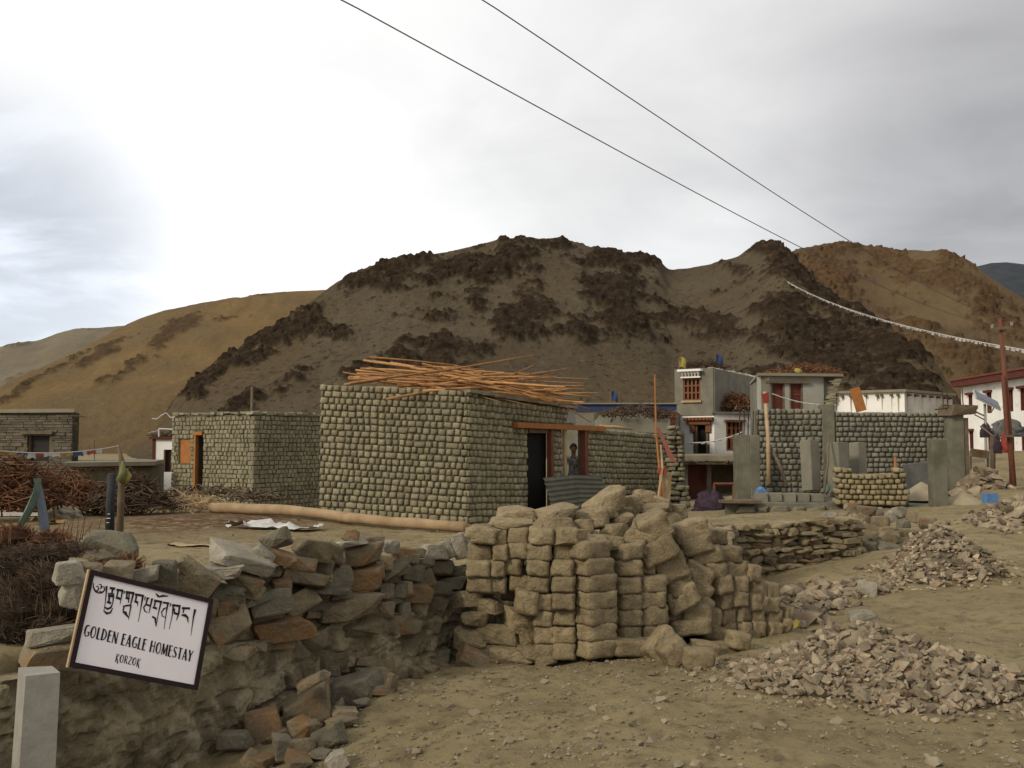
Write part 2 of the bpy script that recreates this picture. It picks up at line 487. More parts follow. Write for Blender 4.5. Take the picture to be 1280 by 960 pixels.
def hill(name, prof, ry, base_y, mat, rocks, step=2.0, rows=170, amp=2.2, seed=1, zb=-.5, gul=1.2, sil=.35, soft=.55):
    pk = [p[0] for p in prof]
    pxs = np.arange(pk[0], pk[-1] + .1, step)
    top = np.interp(pxs, pk, [p[1] for p in prof])
    # soften corners of the traced ridge line, then give it small scale raggedness
    ker = np.hanning(int(9 / step * 2) | 1); ker /= ker.sum()
    top = np.convolve(np.pad(top, len(ker) // 2, 'edge'), ker, 'valid')
    RY = np.interp(pxs, [p[0] for p in ry], [p[1] for p in ry])
    BY = np.interp(pxs, [p[0] for p in base_y], [p[1] for p in base_y])
    v = np.r_[np.linspace(0, 1, rows), 1 + np.linspace(.01, .45, 24)]
    PX, Vv = np.meshgrid(pxs, v)
    TOP, RYm, BYm = (np.broadcast_to(q, PX.shape) for q in (top, RY, BY))
    c, s = math.cos(PITCH), math.sin(PITCH)
    vv = (480 - TOP) / FPX
    ZR = EYE + (s + c * vv) / (c - s * vv) * RYm
    Yb = BYm + (RYm - BYm) * Vv
    f = np.where(Vv <= 1, Vv ** 1.06, 1 - (Vv - 1) ** 1.5 * 1.1)
    f = np.where((Vv > .94) & (Vv < 1.06), f - .012 * (1 - np.abs(Vv - 1) / .06), f)
    Zb = zb + (ZR - zb) * f
    Xb = (PX - 640) / FPX * Yb * c
    # photograph position of each surface point, used to lay the outcrops where they stand on the hill
    dy = (Zb - EYE) / Yb
    PYm = 480 - FPX * (c * dy - s) / (c + s * dy)
    m = np.full(PX.shape, -1.0)
    for (cx, cy, rx, ryy, rot, w) in rocks:
        a = math.radians(rot); ux, uy = PX - cx, PYm - cy
        q1 = (ux * math.cos(a) + uy * math.sin(a)) / rx; q2 = (-ux * math.sin(a) + uy * math.cos(a)) / ryy
        m = np.maximum(m, (1 - np.sqrt(q1 * q1 + q2 * q2)) * w)
    n1 = fbm(Xb * .055 + 9, Zb * .11 + Yb * .03, seed, 6, .6)
    n2 = fbm(Xb * .3, Zb * .5 + Yb * .1, seed + 5, 4, .6)
    n3 = fbm(Xb * 1.1 + 4, Zb * 1.6 + Yb * .4, seed + 15, 3, .65)
    n4 = fbm(Xb * .16 + Zb * .05, Zb * .30 + Yb * .05, seed + 25, 4, .6)
    mask = sstep(.0, .42, m + (n1 - .5) * 1.5 + (n4 - .5) * 1.3 + (n2 - .5) * 1.3 + (n3 - .5) * 1.0 - .06) * sstep(-.85, -.45, m)
    rg = ridged(Xb * .09 + 3, Zb * .16 + Yb * .05, seed + 40, 5)
    rg2 = ridged(Xb * .35, Zb * .6 + Yb * .2, seed + 60, 4)
    edge = np.clip((1 - np.abs(Vv - 1) / .5), 0, 1)
    body = sstep(-.35, .55, m + (n1 - .5) * 1.1 + (n4 - .5) * .6)
    d = body * amp * (rg - .30) * .75 + mask * (amp * .70 * (rg2 - .35) + amp * .38 * (n3 - .4))
    # chutes running down the scree
    warp = (fbm(Xb * .03, Yb * .03, seed + 3, 3) - .5) * 30
    d = d + (fbm((Xb + warp) * .10, Yb * .012, seed + 70, 4) - .5) * gul * 2.2 * (1 - .5 * mask)
    d = d + (fbm(Xb * .02, Yb * .02, seed + 90, 3) - .5) * 6 * np.clip(Vv * 2, 0, 1) * np.clip((1.02 - Vv) * 4, 0, 1) * soft
    d = d + (fbm(Xb * .55, Yb * .55, seed + 8, 5, .65) - .5) * .9
    fade = np.where(Vv < .985, 1.0, sil)
    d = d * fade
    Yo = Yb - d * .75
    Zo = Zb + d * .55
    ny, nx = PX.shape
    V3 = np.c_[Xb.ravel(), Yo.ravel(), Zo.ravel()]
    i = (np.arange(ny - 1)[:, None] * nx + np.arange(nx - 1)[None, :]).ravel()
    F = np.c_[i, i + 1, i + nx + 1, i + nx]
    me = bpy.data.meshes.new(name)
    me.from_pydata(V3.tolist(), [], F.tolist())
    me.polygons.foreach_set('use_smooth', [True] * len(me.polygons))
    me.materials.append(mat)
    a = me.attributes.new('rock', 'FLOAT', 'POINT'); a.data.foreach_set('value', mask.ravel().astype(np.float32))
    o = bpy.data.objects.new(name, me); COL.objects.link(o)
    return tag(o, kind='structure')

MA = hill_material('scree_grey_brown', (.124, .097, .062), (.096, .075, .049), (.030, .020, .013), (.058, .039, .024), .95, (.118, .085, .047))  # uneven light across the hills is partly put into these scree colours
MD = hill_material('scree_ochre', (.200, .132, .058), (.155, .108, .056), (.070, .046, .026), (.105, .068, .036), .35)
MC = hill_material('scree_russet', (.140, .094, .050), (.102, .073, .044), (.095, .055, .030), (.135, .080, .040), .6, (.160, .112, .058))
ME = hill_material('scree_pale', (.190, .158, .110), (.155, .130, .090), (.09, .075, .05), (.12, .10, .07), .4)
MF = hill_material('far_mountain', (.050, .055, .062), (.040, .046, .052), (.04, .045, .05), (.05, .05, .06), .2)

hill('hill', [(150,575),(180,556),(200,526),(215,497),(250,462),(290,436),(330,412),(370,386),(400,364),(415,352),(430,344),(465,328),(500,319),(530,315),(560,312),(590,304),(625,297),
      (650,296),(700,298),(725,301),(745,310),(775,314),(800,318),(825,322),(838,334),(862,332),(900,326),(925,318),(942,306),(955,301),(965,299),(980,303),
      (992,316),(1005,332),(1025,352),(1045,368),(1075,385),(1110,402),(1150,436),(1175,462),(1195,492),(1215,530),(1235,575)],
     [(150,150),(300,165),(420,180),(650,195),(850,205),(965,190),(1050,165),(1200,125),(1235,115)], [(150,100),(420,112),(850,112),(1235,92)], MA,
     [(440,350,34,12,-32,1),(495,338,58,20,-18,1.1),(570,338,75,32,-5,1.1),(600,350,45,40,0,1.3),(650,312,60,16,0,1),(705,303,45,9,5,.8),(655,385,48,40,25,1.2),(640,405,30,25,0,1),
      (770,328,62,20,8,1.1),(805,326,34,13,10,1.4),(765,372,48,40,20,1),(795,405,40,22,15,.8),(715,410,32,18,10,.8),(825,428,26,14,0,.7),(530,448,62,28,-8,1),(465,462,48,16,-10,.9),
      (348,418,78,17,-33,1.15),(386,392,24,10,-20,1.1),(262,468,44,13,-40,1.1),(240,494,20,10,-20,1),(367,478,24,12,-18,1),(300,510,26,8,-35,.7),
      (965,310,34,15,0,1.5),(990,338,50,26,45,1.3),(1030,378,44,22,38,1.2),(1055,430,120,62,22,.95),(985,400,50,55,10,.8),(1120,455,85,45,35,1),(915,333,30,9,12,1),(860,402,44,18,5,.6),(905,412,36,18,0,.6),(1000,470,60,26,0,.7),(430,420,22,10,0,.5),(560,400,40,14,0,.5)],
     step=1.8, rows=190, amp=2.6, seed=4, zb=-.6)
hill('hill.001', [(-260,610),(-120,548),(-40,505),(0,482),(60,453),(110,430),(135,413),(150,406),(170,396),(200,386),(250,376),(300,369),(330,364),(360,362),(400,360),(460,358),(540,372),(600,420)],
     [(-260,180),(0,240),(150,300),(400,330),(600,330)], [(-260,120),(150,165),(600,215)], MD,
     [(228,404,32,12,-15,1.3),(203,425,26,9,-48,1.2),(160,462,46,6,-38,1.1),(128,478,24,6,-36,1),(128,440,40,7,-36,.8),(150,425,26,6,-20,.7),(45,478,60,4,-34,.6),(320,366,26,5,-6,.7),(270,400,20,4,0,.4)],
     step=2.6, rows=120, amp=2.2, seed=23, zb=-.6, soft=.8, gul=1.1)
hill('hill.002', [(900,380),(940,340),(975,318),(1000,309),(1030,304),(1060,302),(1085,305),(1100,309),(1130,310),(1150,309),(1180,313),(1205,317),(1222,324),(1234,336),(1250,347),(1270,360),(1300,380),(1360,410),(1440,470),(1500,560)],
     [(900,290),(1100,310),(1250,290),(1500,200)], [(900,150),(1250,150),(1500,130)], MC,
     [(1035,335,40,28,10,1.2),(1062,310,34,10,5,1.1),(1112,322,34,24,25,1.1),(1140,352,34,22,15,1.1),(1187,325,28,13,8,1.1),(1190,347,44,24,10,1.2),(1160,360,34,14,0,.9),(1238,375,18,50,-30,1.1),(1262,400,22,30,-30,.8),(1100,420,60,30,20,.5),(1240,450,36,34,0,.7),(1190,445,30,18,0,.6),(1150,405,34,8,15,.8)],
     step=2.2, rows=140, amp=4.0, seed=57, zb=-.6, gul=1.6)
hill('hill.003', [(-420,560),(-200,470),(-60,448),(0,431),(20,427),(45,424),(70,414),(92,409),(120,408),(150,405),(200,401),(260,400),(330,420),(420,470)],
     [(-420,520),(420,600)], [(-420,330),(420,360)], ME, [(20,428,30,4,-15,.7),(90,410,20,4,0,.8),(60,460,30,4,-15,.6)], step=4, rows=60, amp=3, seed=77, zb=-1)
hill('hill.004', [(1120,420),(1180,350),(1225,331),(1245,326),(1265,325),(1300,329),(1360,345),(1450,380),(1560,480)],
     [(1120,3000),(1560,3000)], [(1120,1800),(1560,1800)], MF, [], step=5, rows=30, amp=8, seed=91, zb=-5)
# ================================================================== materials of things
M_ADOBE = M('adobe_grey', (.262, .230, .146), (.180, .156, .096), scale=14, rnd=.24, tint=1.25, bscale=70, bump=.6, fine=.25, world=True)
M_ADOBE2 = M('adobe_grey_far', (.245, .218, .142), (.188, .165, .106), scale=2, tint=1.0, bscale=12, bump=.5, fine=.15)
M_MORTAR = M('mud_joint', (.130, .110, .068), (.092, .077, .047), scale=6, bscale=25, bump=.5)
M_MUD = M('mud_brick_earth', (.285, .224, .130), (.215, .166, .094), scale=11, rnd=.18, bscale=42, bump=.9, fine=.34, third=(.155, .115, .064), third_amt=.24, third_scale=16, world=True)
M_MUDY = M('mud_brick_yellow', (.270, .218, .122), (.205, .163, .09), scale=16, rnd=.22, bscale=80, bump=.5, fine=.2, world=True)
M_BLOCK = M('cement_block_grey', (.205, .192, .150), (.150, .140, .108), scale=14, rnd=.26, bscale=80, bump=.5, fine=.2, world=True)
M_STONE = M('field_stone', (.215, .170, .104), (.145, .115, .070), scale=7, rnd=.26, bscale=30, bump=.8, third=(.20, .105, .045), third_amt=.26, third_scale=4, fine=.26, world=True)
M_STONE_L = M('pale_stone', (.300, .268, .205), (.215, .185, .135), scale=8, rnd=.15, bscale=30, bump=.75, fine=.24, world=True)
M_STONE_G = M('grey_stone', (.180, .158, .108), (.122, .106, .072), scale=8, rnd=.18, bscale=30, bump=.8, fine=.24, world=True)
M_STONE_O = M('rusty_stone', (.235, .135, .060), (.165, .115, .070), scale=6, rnd=.18, bscale=30, bump=.8, fine=.24, world=True)
M_RUBBLE = M('broken_stone', (.255, .205, .138), (.185, .148, .098), scale=12, rnd=.42, bscale=60, bump=.5, tint=1.0, third=(.225, .125, .072), third_amt=.17, third_scale=9, world=True)
M_MASON = M('mortared_masonry', (.178, .142, .084), (.090, .070, .041), scale=3, bscale=14, bump=.9, fine=.25, third=(.275, .228, .142), third_amt=.42, third_scale=3.5)
M_CONC = M('concrete_post', (.158, .146, .104), (.098, .090, .064), scale=2.4, bscale=30, bump=.35, fine=.2, rnd=.12, world=True)
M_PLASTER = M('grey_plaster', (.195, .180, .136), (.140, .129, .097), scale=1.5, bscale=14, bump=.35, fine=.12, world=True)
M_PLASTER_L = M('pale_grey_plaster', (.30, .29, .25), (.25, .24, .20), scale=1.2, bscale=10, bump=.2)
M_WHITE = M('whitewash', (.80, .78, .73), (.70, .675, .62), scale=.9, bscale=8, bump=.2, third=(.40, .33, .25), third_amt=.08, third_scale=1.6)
M_WHITE_D = M('soiled_shaded_whitewash', (.58, .53, .47), (.45, .40, .34), scale=1.1, bscale=8, bump=.2)  # duller whitewash, also used to paint in the shade of a side wall
M_POST = M('whitewashed_post', (.30, .28, .24), (.22, .205, .17), scale=4, bscale=30, bump=.2)
M_RED = M('oxblood_paint', (.110, .028, .018), (.080, .022, .015), scale=3, rough=.7, bump=.1)
M_REDW = M('red_brown_wood', (.165, .060, .035), (.115, .045, .028), scale=4, rough=.8, bump=.2)
M_ORANGE = M('orange_wood', (.340, .140, .040), (.260, .105, .034), scale=5, rough=.8, bump=.2)
M_WINFR = M('brown_window_wood', (.200, .080, .036), (.150, .06, .03), scale=5, rough=.75, bump=.2)
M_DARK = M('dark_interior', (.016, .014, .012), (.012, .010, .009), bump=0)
M_GLASSD = M('dim_pane', (.030, .024, .020), (.02, .017, .015), bump=0, rough=.5, spec=.15)
M_WILLOW = M('willow_pole_bark', (.390, .205, .080), (.270, .135, .055), scale=6, rnd=.30, rough=.75, bump=.2)
M_LOG = M('peeled_log', (.335, .235, .135), (.240, .160, .085), scale=3, rough=.8, bump=.3, bscale=18)
M_PALEW = M('pale_timber', (.400, .290, .165), (.300, .205, .110), scale=5, rough=.85, bump=.25)
M_OLDW = M('weathered_timber', (.150, .110, .070), (.100, .075, .050), scale=5, rough=.9, bump=.3)
M_TWIG = M('thorn_brush', (.070, .046, .027), (.045, .030, .018), scale=9, rnd=.3, tint=1.0, bump=0)
M_TWIGR = M('red_brown_twigs', (.135, .062, .030), (.085, .040, .020), scale=9, rnd=.2, tint=1.0, bump=0)
M_IRON = M('galvanised_sheet', (.125, .122, .092), (.090, .088, .066), scale=2.5, rough=.75, spec=.12, bump=.15)
M_REBAR = M('rusty_rebar', (.060, .040, .030), (.045, .03, .02), bump=0)
M_CABLE = M('cable_black', (.09, .088, .085), (.07, .07, .07), bump=0, rough=.6)
M_TARP = M('grey_tarp', (.120, .118, .105), (.085, .083, .075), scale=4, bump=.3)
M_BLUE = M('blue_plastic', (.095, .200, .400), (.065, .15, .32), scale=6, rough=.5, bump=.2, spec=.4)
M_TEAL = M('teal_cloth', (.130, .175, .140), (.09, .13, .10), scale=5, bump=.2)
M_SACK = M('woven_sack', (.270, .235, .165), (.210, .18, .12), scale=6, bump=.4)
M_SHEETW = M('white_plastic_sheet', (.55, .53, .50), (.42, .40, .37), scale=5, rough=.6, bump=.3)
M_PURPLE = M('purple_cloth', (.060, .036, .052), (.03, .022, .03), scale=14, bump=.4)
M_SLATE = M('layered_stone', (.125, .102, .075), (.085, .074, .053), scale=3, tint=1.0, bump=.4, bscale=12)
M_SAND = M('sand', (.300, .250, .165), (.255, .210, .135), scale=5, bump=.4, bscale=40)
M_STAIN = M('drip_brown', (.40, .33, .25), (.30, .24, .18), scale=4, bump=0)
M_ROOFT = M('roof_mud', (.235, .205, .145), (.19, .165, .115), scale=2, bump=.4)
def plain(name, c, rough=.85): return M(name, c, tuple(x * .8 for x in c), scale=8, rough=rough, bump=.12)
M_FRED, M_FYEL, M_FBLU, M_FGRN, M_FWHT, M_FORG = (plain('flag_' + n, c) for n, c in
    (('red', (.26, .05, .035)), ('yellow', (.30, .24, .06)), ('blue', (.035, .05, .12)), ('green', (.14, .18, .10)), ('white', (.42, .40, .37)), ('orange', (.30, .15, .05))))

# ================================================================== stone and brick shapes
def rock_mesh(name, mat, seed, n=16, sub=1, rough=.05, boxy=.55):
    """angular quarry stone (boxy > .5) or rounder lump, normalised to a unit box"""
    r = random.Random(seed)
    bm = bmesh.new()
    if boxy > .5:
        for sx in (-1, 1):
            for sy in (-1, 1):
                for sz in (-1, 1):
                    k = r.uniform(.62, 1.0)
                    bm.verts.new((sx * r.uniform(.48, 1) , sy * r.uniform(.5, 1), sz * r.uniform(.42, 1)))
        for _ in range(max(2, n - 10)):
            p = Vector((r.uniform(-1, 1), r.uniform(-1, 1), r.uniform(-1, 1)))
            i = r.randrange(3); p[i] = math.copysign(r.uniform(.9, 1.12), p[i]); p *= .92
            bm.verts.new(p)
    else:
        for _ in range(n):
            p = Vector((r.gauss(0, 1), r.gauss(0, 1), r.gauss(0, 1))).normalized()
            m = max(abs(p.x), abs(p.y), abs(p.z))
            p = p * (1 - boxy) + p / m * boxy * r.uniform(.75, 1)
            bm.verts.new(p * r.uniform(.85, 1.0))
    res = bmesh.ops.convex_hull(bm, input=bm.verts[:])
    bmesh.ops.delete(bm, geom=[g for g in set(res['geom_interior'] + res['geom_unused']) if isinstance(g, bmesh.types.BMVert)], context='VERTS')
    if sub and boxy > .5:
        bmesh.ops.dissolve_limit(bm, angle_limit=math.radians(12), verts=bm.verts[:], edges=bm.edges[:])
        bmesh.ops.bevel(bm, geom=bm.edges[:], offset=.075, segments=1, affect='EDGES', clamp_overlap=True)
        bmesh.ops.triangulate(bm, faces=bm.faces[:])
    for q in range(sub):
        bmesh.ops.subdivide_edges(bm, edges=[e for e in bm.edges if e.calc_length() > .22], cuts=1)
        bmesh.ops.triangulate(bm, faces=bm.faces[:])
        for v in bm.verts:
            v.co += v.co.normalized() * r.uniform(-rough, rough)
    xs = [v.co for v in bm.verts]
    lo = Vector([min(c[i] for c in xs) for i in range(3)]); hi = Vector([max(c[i] for c in xs) for i in range(3)])
    for v in bm.verts:
        v.co = Vector([(v.co[i] - (lo[i] + hi[i]) / 2) / (hi[i] - lo[i]) for i in range(3)])
    bmesh.ops.recalc_face_normals(bm, faces=bm.faces[:])
    me = bpy.data.meshes.new(name); bm.to_mesh(me); bm.free()
    me.materials.append(mat)
    return me

def brick_mesh(name, mat, seed, cuts=3, rnd=.10, amp=.03):
    """unit mud brick with worn edges"""
    r = random.Random(seed)
    bm = bmesh.new()
    bmesh.ops.create_cube(bm, size=1.0)
    bmesh.ops.subdivide_edges(bm, edges=bm.edges[:], cuts=cuts, use_grid_fill=True)
    sx, sy, sz = r.uniform(0, 99), r.uniform(0, 99), r.uniform(0, 99)
    sk = [r.uniform(-.05, .05) for _ in range(6)]
    chip = Vector((r.choice((-.5, .5)), r.choice((-.5, .5)), .5)); chs = r.uniform(.0, .22)
    for v in bm.verts:
        p = v.co.copy()
        e = sum(1 for c in p if abs(c) > .499)
        k = {1: 0, 2: rnd * .55, 3: rnd * .85}[e]
        q = p * (1 - k)
        bulge = 1 + .05 * (1 - max(abs(p.y), abs(p.z)) * 1.6) if e == 1 else 1
        q *= bulge
        from math import sin
        nz = sin(p.x * 7 + sx) * sin(p.y * 6 + sy) + sin(p.z * 8 + sz) * sin(p.x * 5 + sz)
        q += p.normalized() * amp * nz * .6 + Vector((r.uniform(-1, 1), r.uniform(-1, 1), r.uniform(-1, 1))) * amp * .45
        q.x += sk[0] * p.z + sk[1] * p.y; q.z += sk[2] * p.x + sk[3] * p.y; q.y += sk[4] * p.z
        d = (p - chip).length
        if d < .45: q -= (chip.normalized()) * chs * (.45 - d)
        v.co = q
    me = bpy.data.meshes.new(name); bm.to_mesh(me); bm.free()
    me.materials.append(mat)
    me.polygons.foreach_set('use_smooth', [True] * len(me.polygons))
    return me

BR_MUD = [brick_mesh('mud_brick', M_MUD, 100 + i, 5, .10, .048) for i in range(10)]
BR_MUDY = [brick_mesh('mud_brick_y', M_MUDY, 200 + i, 2, .09, .04) for i in range(6)]
BR_ADOBE = [brick_mesh('brick', M_ADOBE, 300 + i, 2, .13, .045) for i in range(10)]
BR_BLOCK = [brick_mesh('block', M_BLOCK, 400 + i, 2, .13, .04) for i in range(8)]
RK = [rock_mesh('stone', M_STONE, 500 + i, 15, 2, .022, .6) for i in range(9)]
RKL = [rock_mesh('stone_l', M_STONE_L, 520 + i, 15, 2, .022, .6) for i in range(6)]
RKG = [rock_mesh('stone_g', M_STONE_G, 540 + i, 15, 2, .022, .6) for i in range(6)]
RKO = [rock_mesh('stone_o', M_STONE_O, 560 + i, 15, 2, .022, .7) for i in range(6)]
RKM = [rock_mesh('stone_m', M_MUD, 580 + i, 18, 2, .026, .75) for i in range(7)]
RKR = [rock_mesh('rubble', M_RUBBLE, 600 + i, 11, 0, 0, .5) for i in range(12)]
RSET = {'s': RK, 'l': RKL, 'g': RKG, 'o': RKO, 'm': RKM}

def stone(name, kind, c, dims, rot, parent=None):
    return link(name, rng.choice(RSET[kind]), parent, c, rot, dims)

ORD = ['bottom', 'second', 'third', 'fourth', 'fifth', 'sixth', 'seventh', 'eighth']
# ================================================================== brick walls
class WallFrame:
    """plan line p0 -> p1; u runs 0..length, front face looks to the right-hand side of the direction of travel when flip is False"""
    def __init__(s, p0, p1, face):
        s.p0 = Vector((p0[0], p0[1], 0)); d = Vector((p1[0] - p0[0], p1[1] - p0[1], 0))
        s.len = d.length; s.d = d.normalized()
        s.n = Vector((s.d.y, -s.d.x, 0)) * face       # outward normal
        s.ang = math.atan2(s.d.y, s.d.x)
    def at(s, u, out, z): return s.p0 + s.d * u + s.n * out + Vector((0, 0, z))
    def u_of_px(s, px):
        a = (px - 640) / FPX * math.cos(PITCH)      # approximates the image column near the horizon
        return (a * s.p0.y - s.p0.x) / (s.d.x - a * s.d.y)

def in_holes(u0, u1, z0, z1, holes):
    for (a, b, c, d) in holes:
        if u1 > a + .03 and u0 < b - .03 and z1 > c + .03 and z0 < d - .03: return (a, b, c, d)
    return None

def brick_layout(W, rows, rh, bw, zbase, top, holes, jit=.012, half=True, seed=1, u0=0.0, u1=None):
    """yields (u centre, z centre, width, height) for a coursed wall; zbase(u) and top(u) give the lower and upper line"""
    r = random.Random(seed)
    L = W.len if u1 is None else u1
    out = []
    for k in range(rows):
        u = u0 - (bw * .5 if (k % 2 and half) else 0) + r.uniform(-.02, .02)
        while u < L - .02:
            w = bw * r.uniform(.78, 1.22)
            if r.random() < .06: w *= 1.5
            a, b = max(u, u0), min(u + w, L)
            u += w
            if b - a < .05: continue
            z0 = zbase((a + b) / 2) + k * rh
            if z0 + rh * .6 > top((a + b) / 2): continue
            segs = [(a, b)]
            for (ha, hb, hc, hd) in holes:
                if z0 + rh * .5 > hc and z0 + rh * .5 < hd:
                    nn = []
                    for (p, q) in segs:
                        if q <= ha or p >= hb: nn.append((p, q)); continue
                        if p < ha: nn.append((p, ha))
                        if q > hb: nn.append((hb, q))
                    segs = nn
            for (p, q) in segs:
                if q - p > .045:
                    out.append(((p + q) / 2, z0 + rh / 2 + r.uniform(-jit, jit) * .8, q - p, rh))
    return out

def panel(mb, W, z0, z1, thick, holes, front=0.0, inset=(0, 0)):
    """solid slab wall with openings; z0 and z1 may be functions of u"""
    f0 = z0 if callable(z0) else (lambda u: z0)
    f1 = z1 if callable(z1) else (lambda u: z1)
    ua = inset[0]; ub = W.len - inset[1]
    us = sorted(set([ua, ub] + [h[i] for h in holes for i in (0, 1) if ua < h[i] < ub] + [ua + (ub - ua) * i / 6 for i in range(7)]))
    zs_all = sorted(set([h[i] for h in holes for i in (2, 3)]))
    for a, b in zip(us[:-1], us[1:]):
        lo, hi = max(f0(a), f0(b)), min(f1(a), f1(b))
        cuts = [None] + [z for z in zs_all if lo < z < hi] + [None]
        for i in range(len(cuts) - 1):
            za, zb = cuts[i], cuts[i + 1]
            q = [za if za is not None else f0(a), za if za is not None else f0(b), zb if zb is not None else f1(b), zb if zb is not None else f1(a)]
            zc = sum(q) / 4
            if any(h[0] - 1e-4 <= a and b <= h[1] + 1e-4 and h[2] < zc < h[3] for h in holes): continue
            vs = [W.at(a, front, q[0]), W.at(b, front, q[1]), W.at(b, front, q[2]), W.at(a, front, q[3]),
                  W.at(a, front - thick, q[0]), W.at(b, front - thick, q[1]), W.at(b, front - thick, q[2]), W.at(a, front - thick, q[3])]
            mb.add(vs, [(0, 1, 2, 3), (7, 6, 5, 4), (3, 2, 6, 7), (1, 0, 4, 5), (0, 3, 7, 4), (2, 1, 5, 6)])

def lay_bricks(W, lay, parent, meshes, limit, depth=.16, proud=.0, name='brick', stuff_mat=None, gap=.016, seed=5, skew=lambda u: 0.0, key=None, worn=False):
    r = random.Random(seed)
    if key: lay = sorted(lay, key=key)
    for (u, z, w, h) in lay[:limit]:
        o = r.uniform(-.012, .010) + proud
        c = W.at(u, o - depth / 2, z)
        link(name, r.choice(meshes), parent, c, (r.gauss(0, .02), r.gauss(0, .025) - skew(u), W.ang + r.gauss(0, .03)),
             (max(w - gap * r.uniform(1.0, 2.6), .03), depth, max(h - gap * r.uniform(.5, 1.4), .03)))
    rest = lay[limit:]
    if rest:
        mb = MB()
        for (u, z, w, h) in rest:
            mb.tint = r.uniform(-.18, .18)
            o = r.uniform(-.012, .012) + proud
            rot = Matrix.Rotation(W.ang + r.gauss(0, .03), 3, 'Z') @ Matrix.Rotation(r.gauss(0, .025) - skew(u), 3, 'Y')
            ww, hh = max(w - gap * r.uniform(1.0, 2.6), .03), max(h - gap * r.uniform(.5, 1.4), .03)
            c = W.at(u, o - depth / 2, z)
            if worn:
                me = r.choice(meshes)
                mb.add([c + rot @ Vector((v.co.x * ww, v.co.y * depth, v.co.z * hh)) for v in me.vertices], [tuple(p.vertices) for p in me.polygons]); continue
            vs = []
            for (y, kx, kz) in ((depth / 2, 1, 1), (-depth / 2 + .02, 1, 1), (-depth / 2, .80, .78)):
                for x_, z_ in ((-.5, -.5), (.5, -.5), (.5, .5), (-.5, .5)):
                    p = Vector((x_ * ww * kx, y, z_ * hh * kz)) + Vector((r.uniform(-1, 1), 0, r.uniform(-1, 1))) * .008
                    vs.append(c + rot @ p)
            fs = []
            for i in (0, 4):
                for k in range(4): fs.append((i + k, i + 4 + k, i + 4 + (k + 1) % 4, i + (k + 1) % 4))
            fs.append((8, 11, 10, 9))
            mb.add(vs, [tuple(reversed(f)) for f in fs])
        tag(mb.build(name, stuff_mat, parent, worn), kind='stuff')
